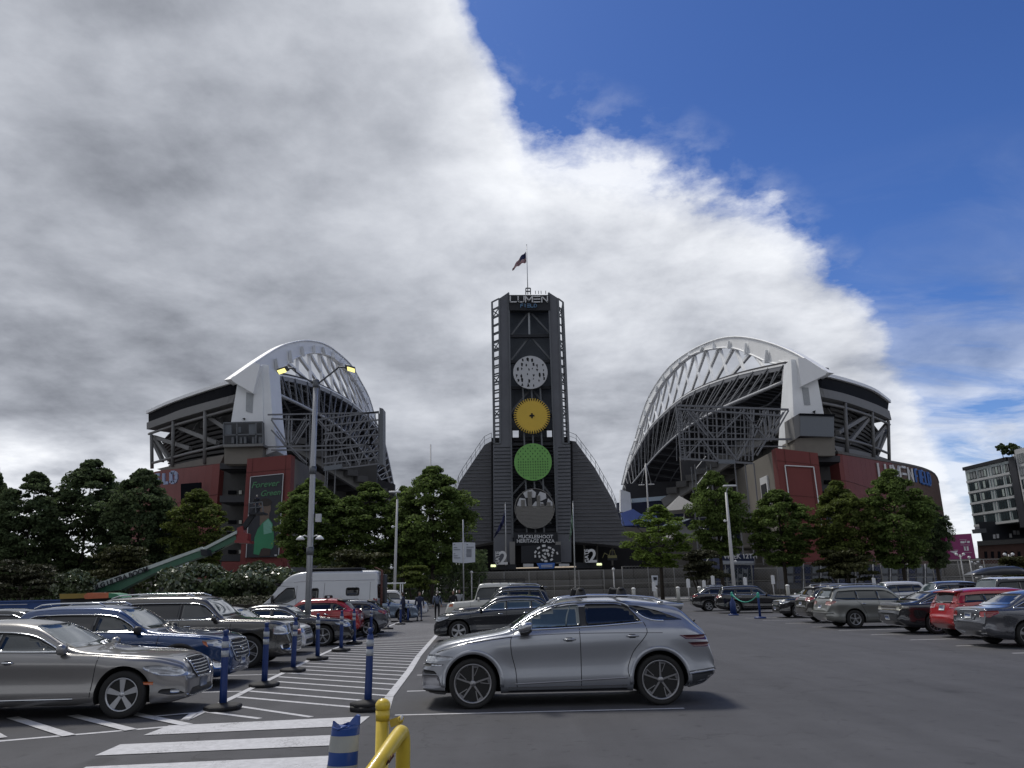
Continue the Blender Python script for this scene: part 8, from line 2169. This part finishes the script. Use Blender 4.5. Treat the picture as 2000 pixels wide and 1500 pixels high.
# ================================================================== PEOPLE
M_SKIN = mat('skin', (.30, .18, .13), rough=.6, var=.05); M_HAIRG = mat('grey_hair', (.30, .28, .25), rough=.8, var=.2, scale=30); M_HAIRD = mat('dark_hair', (.03, .022, .018), rough=.8)
def person(lab, x, y, heading, hgt, jacket, trousers, hair, walk=.18, arm=.1, bag=None):
    t = thing('person', lab, 'person', (x, y, 0), R_(heading)); k = hgt / 1.75
    V = {}; 
    def sk(name, joints, edges, radii, m, parent=None, root=0):
        me = bpy.data.meshes.new(name); me.from_pydata([Vector(j) * k for j in joints], edges, [])
        o = bpy.data.objects.new(name, me); COL.objects.link(o); md = o.modifiers.new('s', 'SKIN'); md.use_smooth_shade = True
        for i, r_ in enumerate(radii):
            v = me.skin_vertices[0].data[i]; v.radius = (r_[0] * k, r_[1] * k) if isinstance(r_, tuple) else (r_ * k, r_ * k); v.use_root = (i == root)
        o.modifiers.new('d', 'SUBSURF').levels = 1
        dg = bpy.context.evaluated_depsgraph_get(); dg.update(); nm = bpy.data.meshes.new_from_object(o.evaluated_get(dg)); nm.name = name
        bpy.data.objects.remove(o); nm.materials.clear(); nm.materials.append(m)
        for p in nm.polygons: p.use_smooth = True
        return link(name, nm, parent or t)
    w = walk
    # body: pelvis, legs, spine, neck, arms (front is +x)
    J = [(0, 0, .96), (0, .10, .90), (w * .5, .11, .50), (w, .11, .09), (w + .14, .12, .035), (0, -.10, .90), (-w * .2, -.11, .50), (-w, -.11, .10), (-w + .13, -.12, .035),
         (0, 0, 1.15), (.01, 0, 1.36), (0, 0, 1.47), (.02, 0, 1.53), (0, .19, 1.40), (-arm * .4, .24, 1.13), (arm, .25, .90), (0, -.19, 1.40), (arm * .3, -.24, 1.13), (-arm + .12, -.25, .90)]
    E_ = [(0, 1), (1, 2), (2, 3), (3, 4), (0, 5), (5, 6), (6, 7), (7, 8), (0, 9), (9, 10), (10, 11), (11, 12), (10, 13), (13, 14), (14, 15), (10, 16), (16, 17), (17, 18)]
    Rr_ = [(.15, .11), .085, .062, .042, .045, .085, .062, .042, .045, (.15, .10), (.17, .11), .06, .05, .062, .046, .034, .062, .046, .034]
    sk('body', J, E_, Rr_, trousers)
    JJ = [(0, 0, .90), (0, 0, 1.12), (.01, 0, 1.35), (0, 0, 1.45), (0, .20, 1.39), (-arm * .4, .255, 1.13), (arm * .9, .265, .94), (0, -.20, 1.39), (arm * .3, -.255, 1.13), (-arm * .8 + .1, -.265, .94)]
    sk('jacket', JJ, [(0, 1), (1, 2), (2, 3), (2, 4), (4, 5), (5, 6), (2, 7), (7, 8), (8, 9)], [(.185, .14), (.18, .13), (.19, .13), .075, .078, .060, .048, .078, .060, .048], jacket)
    mb = MB(); mb.lathe([(0, -.115), (.05, -.10), (.072, -.04), (.078, .03), (.066, .09), (.03, .118), (0, .12)], 14, c=Vector((.03, 0, 1.63)) * k); hd = mb.build('head', M_SKIN, t)
    mb = MB(); mb.lathe([(0, .0), (.02, -.02), (.012, -.03)], 6, c=Vector((.11, 0, 1.63)) * k); mb.build('nose', M_SKIN, hd)
    mb = MB(); mb.lathe([(.085, -.06), (.09, .03), (.075, .1), (.035, .135), (0, .138)], 14, c=Vector((.012, 0, 1.635)) * k); mb.build('hair', hair, hd)
    for sg in (1, -1):
        hx = Vector((arm * .95 + .01, sg * .265, .86)) if sg > 0 else Vector((-arm * .8 + .12, sg * .265, .86)); mb = MB(); mb.box(hx * k, (.035, .07, .09))
        for f in range(4): mb.bar((hx + Vector((.0, -.027 + f * .018, -.04))) * k, (hx + Vector((.015, -.027 + f * .018, -.10 - .008 * (f in (1, 2))))) * k, .015)
        mb.bar((hx + Vector((.015, .03 * -sg, 0))) * k, (hx + Vector((.04, .045 * -sg, -.05))) * k, .017); mb.build('hand', M_SKIN, t)
        fx = (w if sg > 0 else -w); mb = MB(); mb.box(Vector((fx + .06, sg * .115, .045)) * k, (.27, .10, .085)); me = mb.mesh('shoe', MATS['mirror_silver'] if bag == 'white' else M_BPL); bevel_mesh(me, .03, 2); link('shoe', me, t)
    return t
CL_NAVY = mat('cloth_navy', (.016, .020, .045), rough=.9, var=.2, scale=6); CL_JEAN = mat('cloth_denim', (.03, .045, .10), rough=.9, var=.2, scale=8); CL_GB = mat('cloth_grey_blue', (.09, .11, .16), rough=.9, var=.3, scale=8)
CL_BLK = mat('cloth_black', (.010, .010, .012), rough=.9, var=.2); CL_PALE = mat('cloth_pale_grey', (.25, .26, .27), rough=.9, var=.2)
person('person in a long navy coat walking past the end of the post row', -5.9, 48.6, -75, 1.68, CL_NAVY, CL_JEAN, M_HAIRD, .12)
person('grey-haired person in a grey-blue jacket and black trousers walking away', -4.98, 50.2, 95, 1.74, CL_GB, CL_BLK, M_HAIRG, .14, bag='white')
person('person in a black jacket right of the grey-haired walker', -4.2, 53.0, -90, 1.70, CL_BLK, CL_BLK, M_HAIRD, .12)
person('person in a pale top half hidden behind the black-jacketed walker', -4.0, 56.0, -90, 1.78, CL_PALE, CL_BLK, M_HAIRD, .1)
person('person in dark blue clothes standing at the silver SUV rear', -6.75, 47.6, 180, 1.70, CL_NAVY, CL_NAVY, M_HAIRD, .1)
P_ = P(500, 998, 75.6)
pp = person('worker in dark clothes standing in the boom lift basket', P_.x, P_.y, 90, 1.7, CL_BLK, CL_NAVY, M_HAIRG, .02); pp.location.z = P(500, 1001, 75.6).z
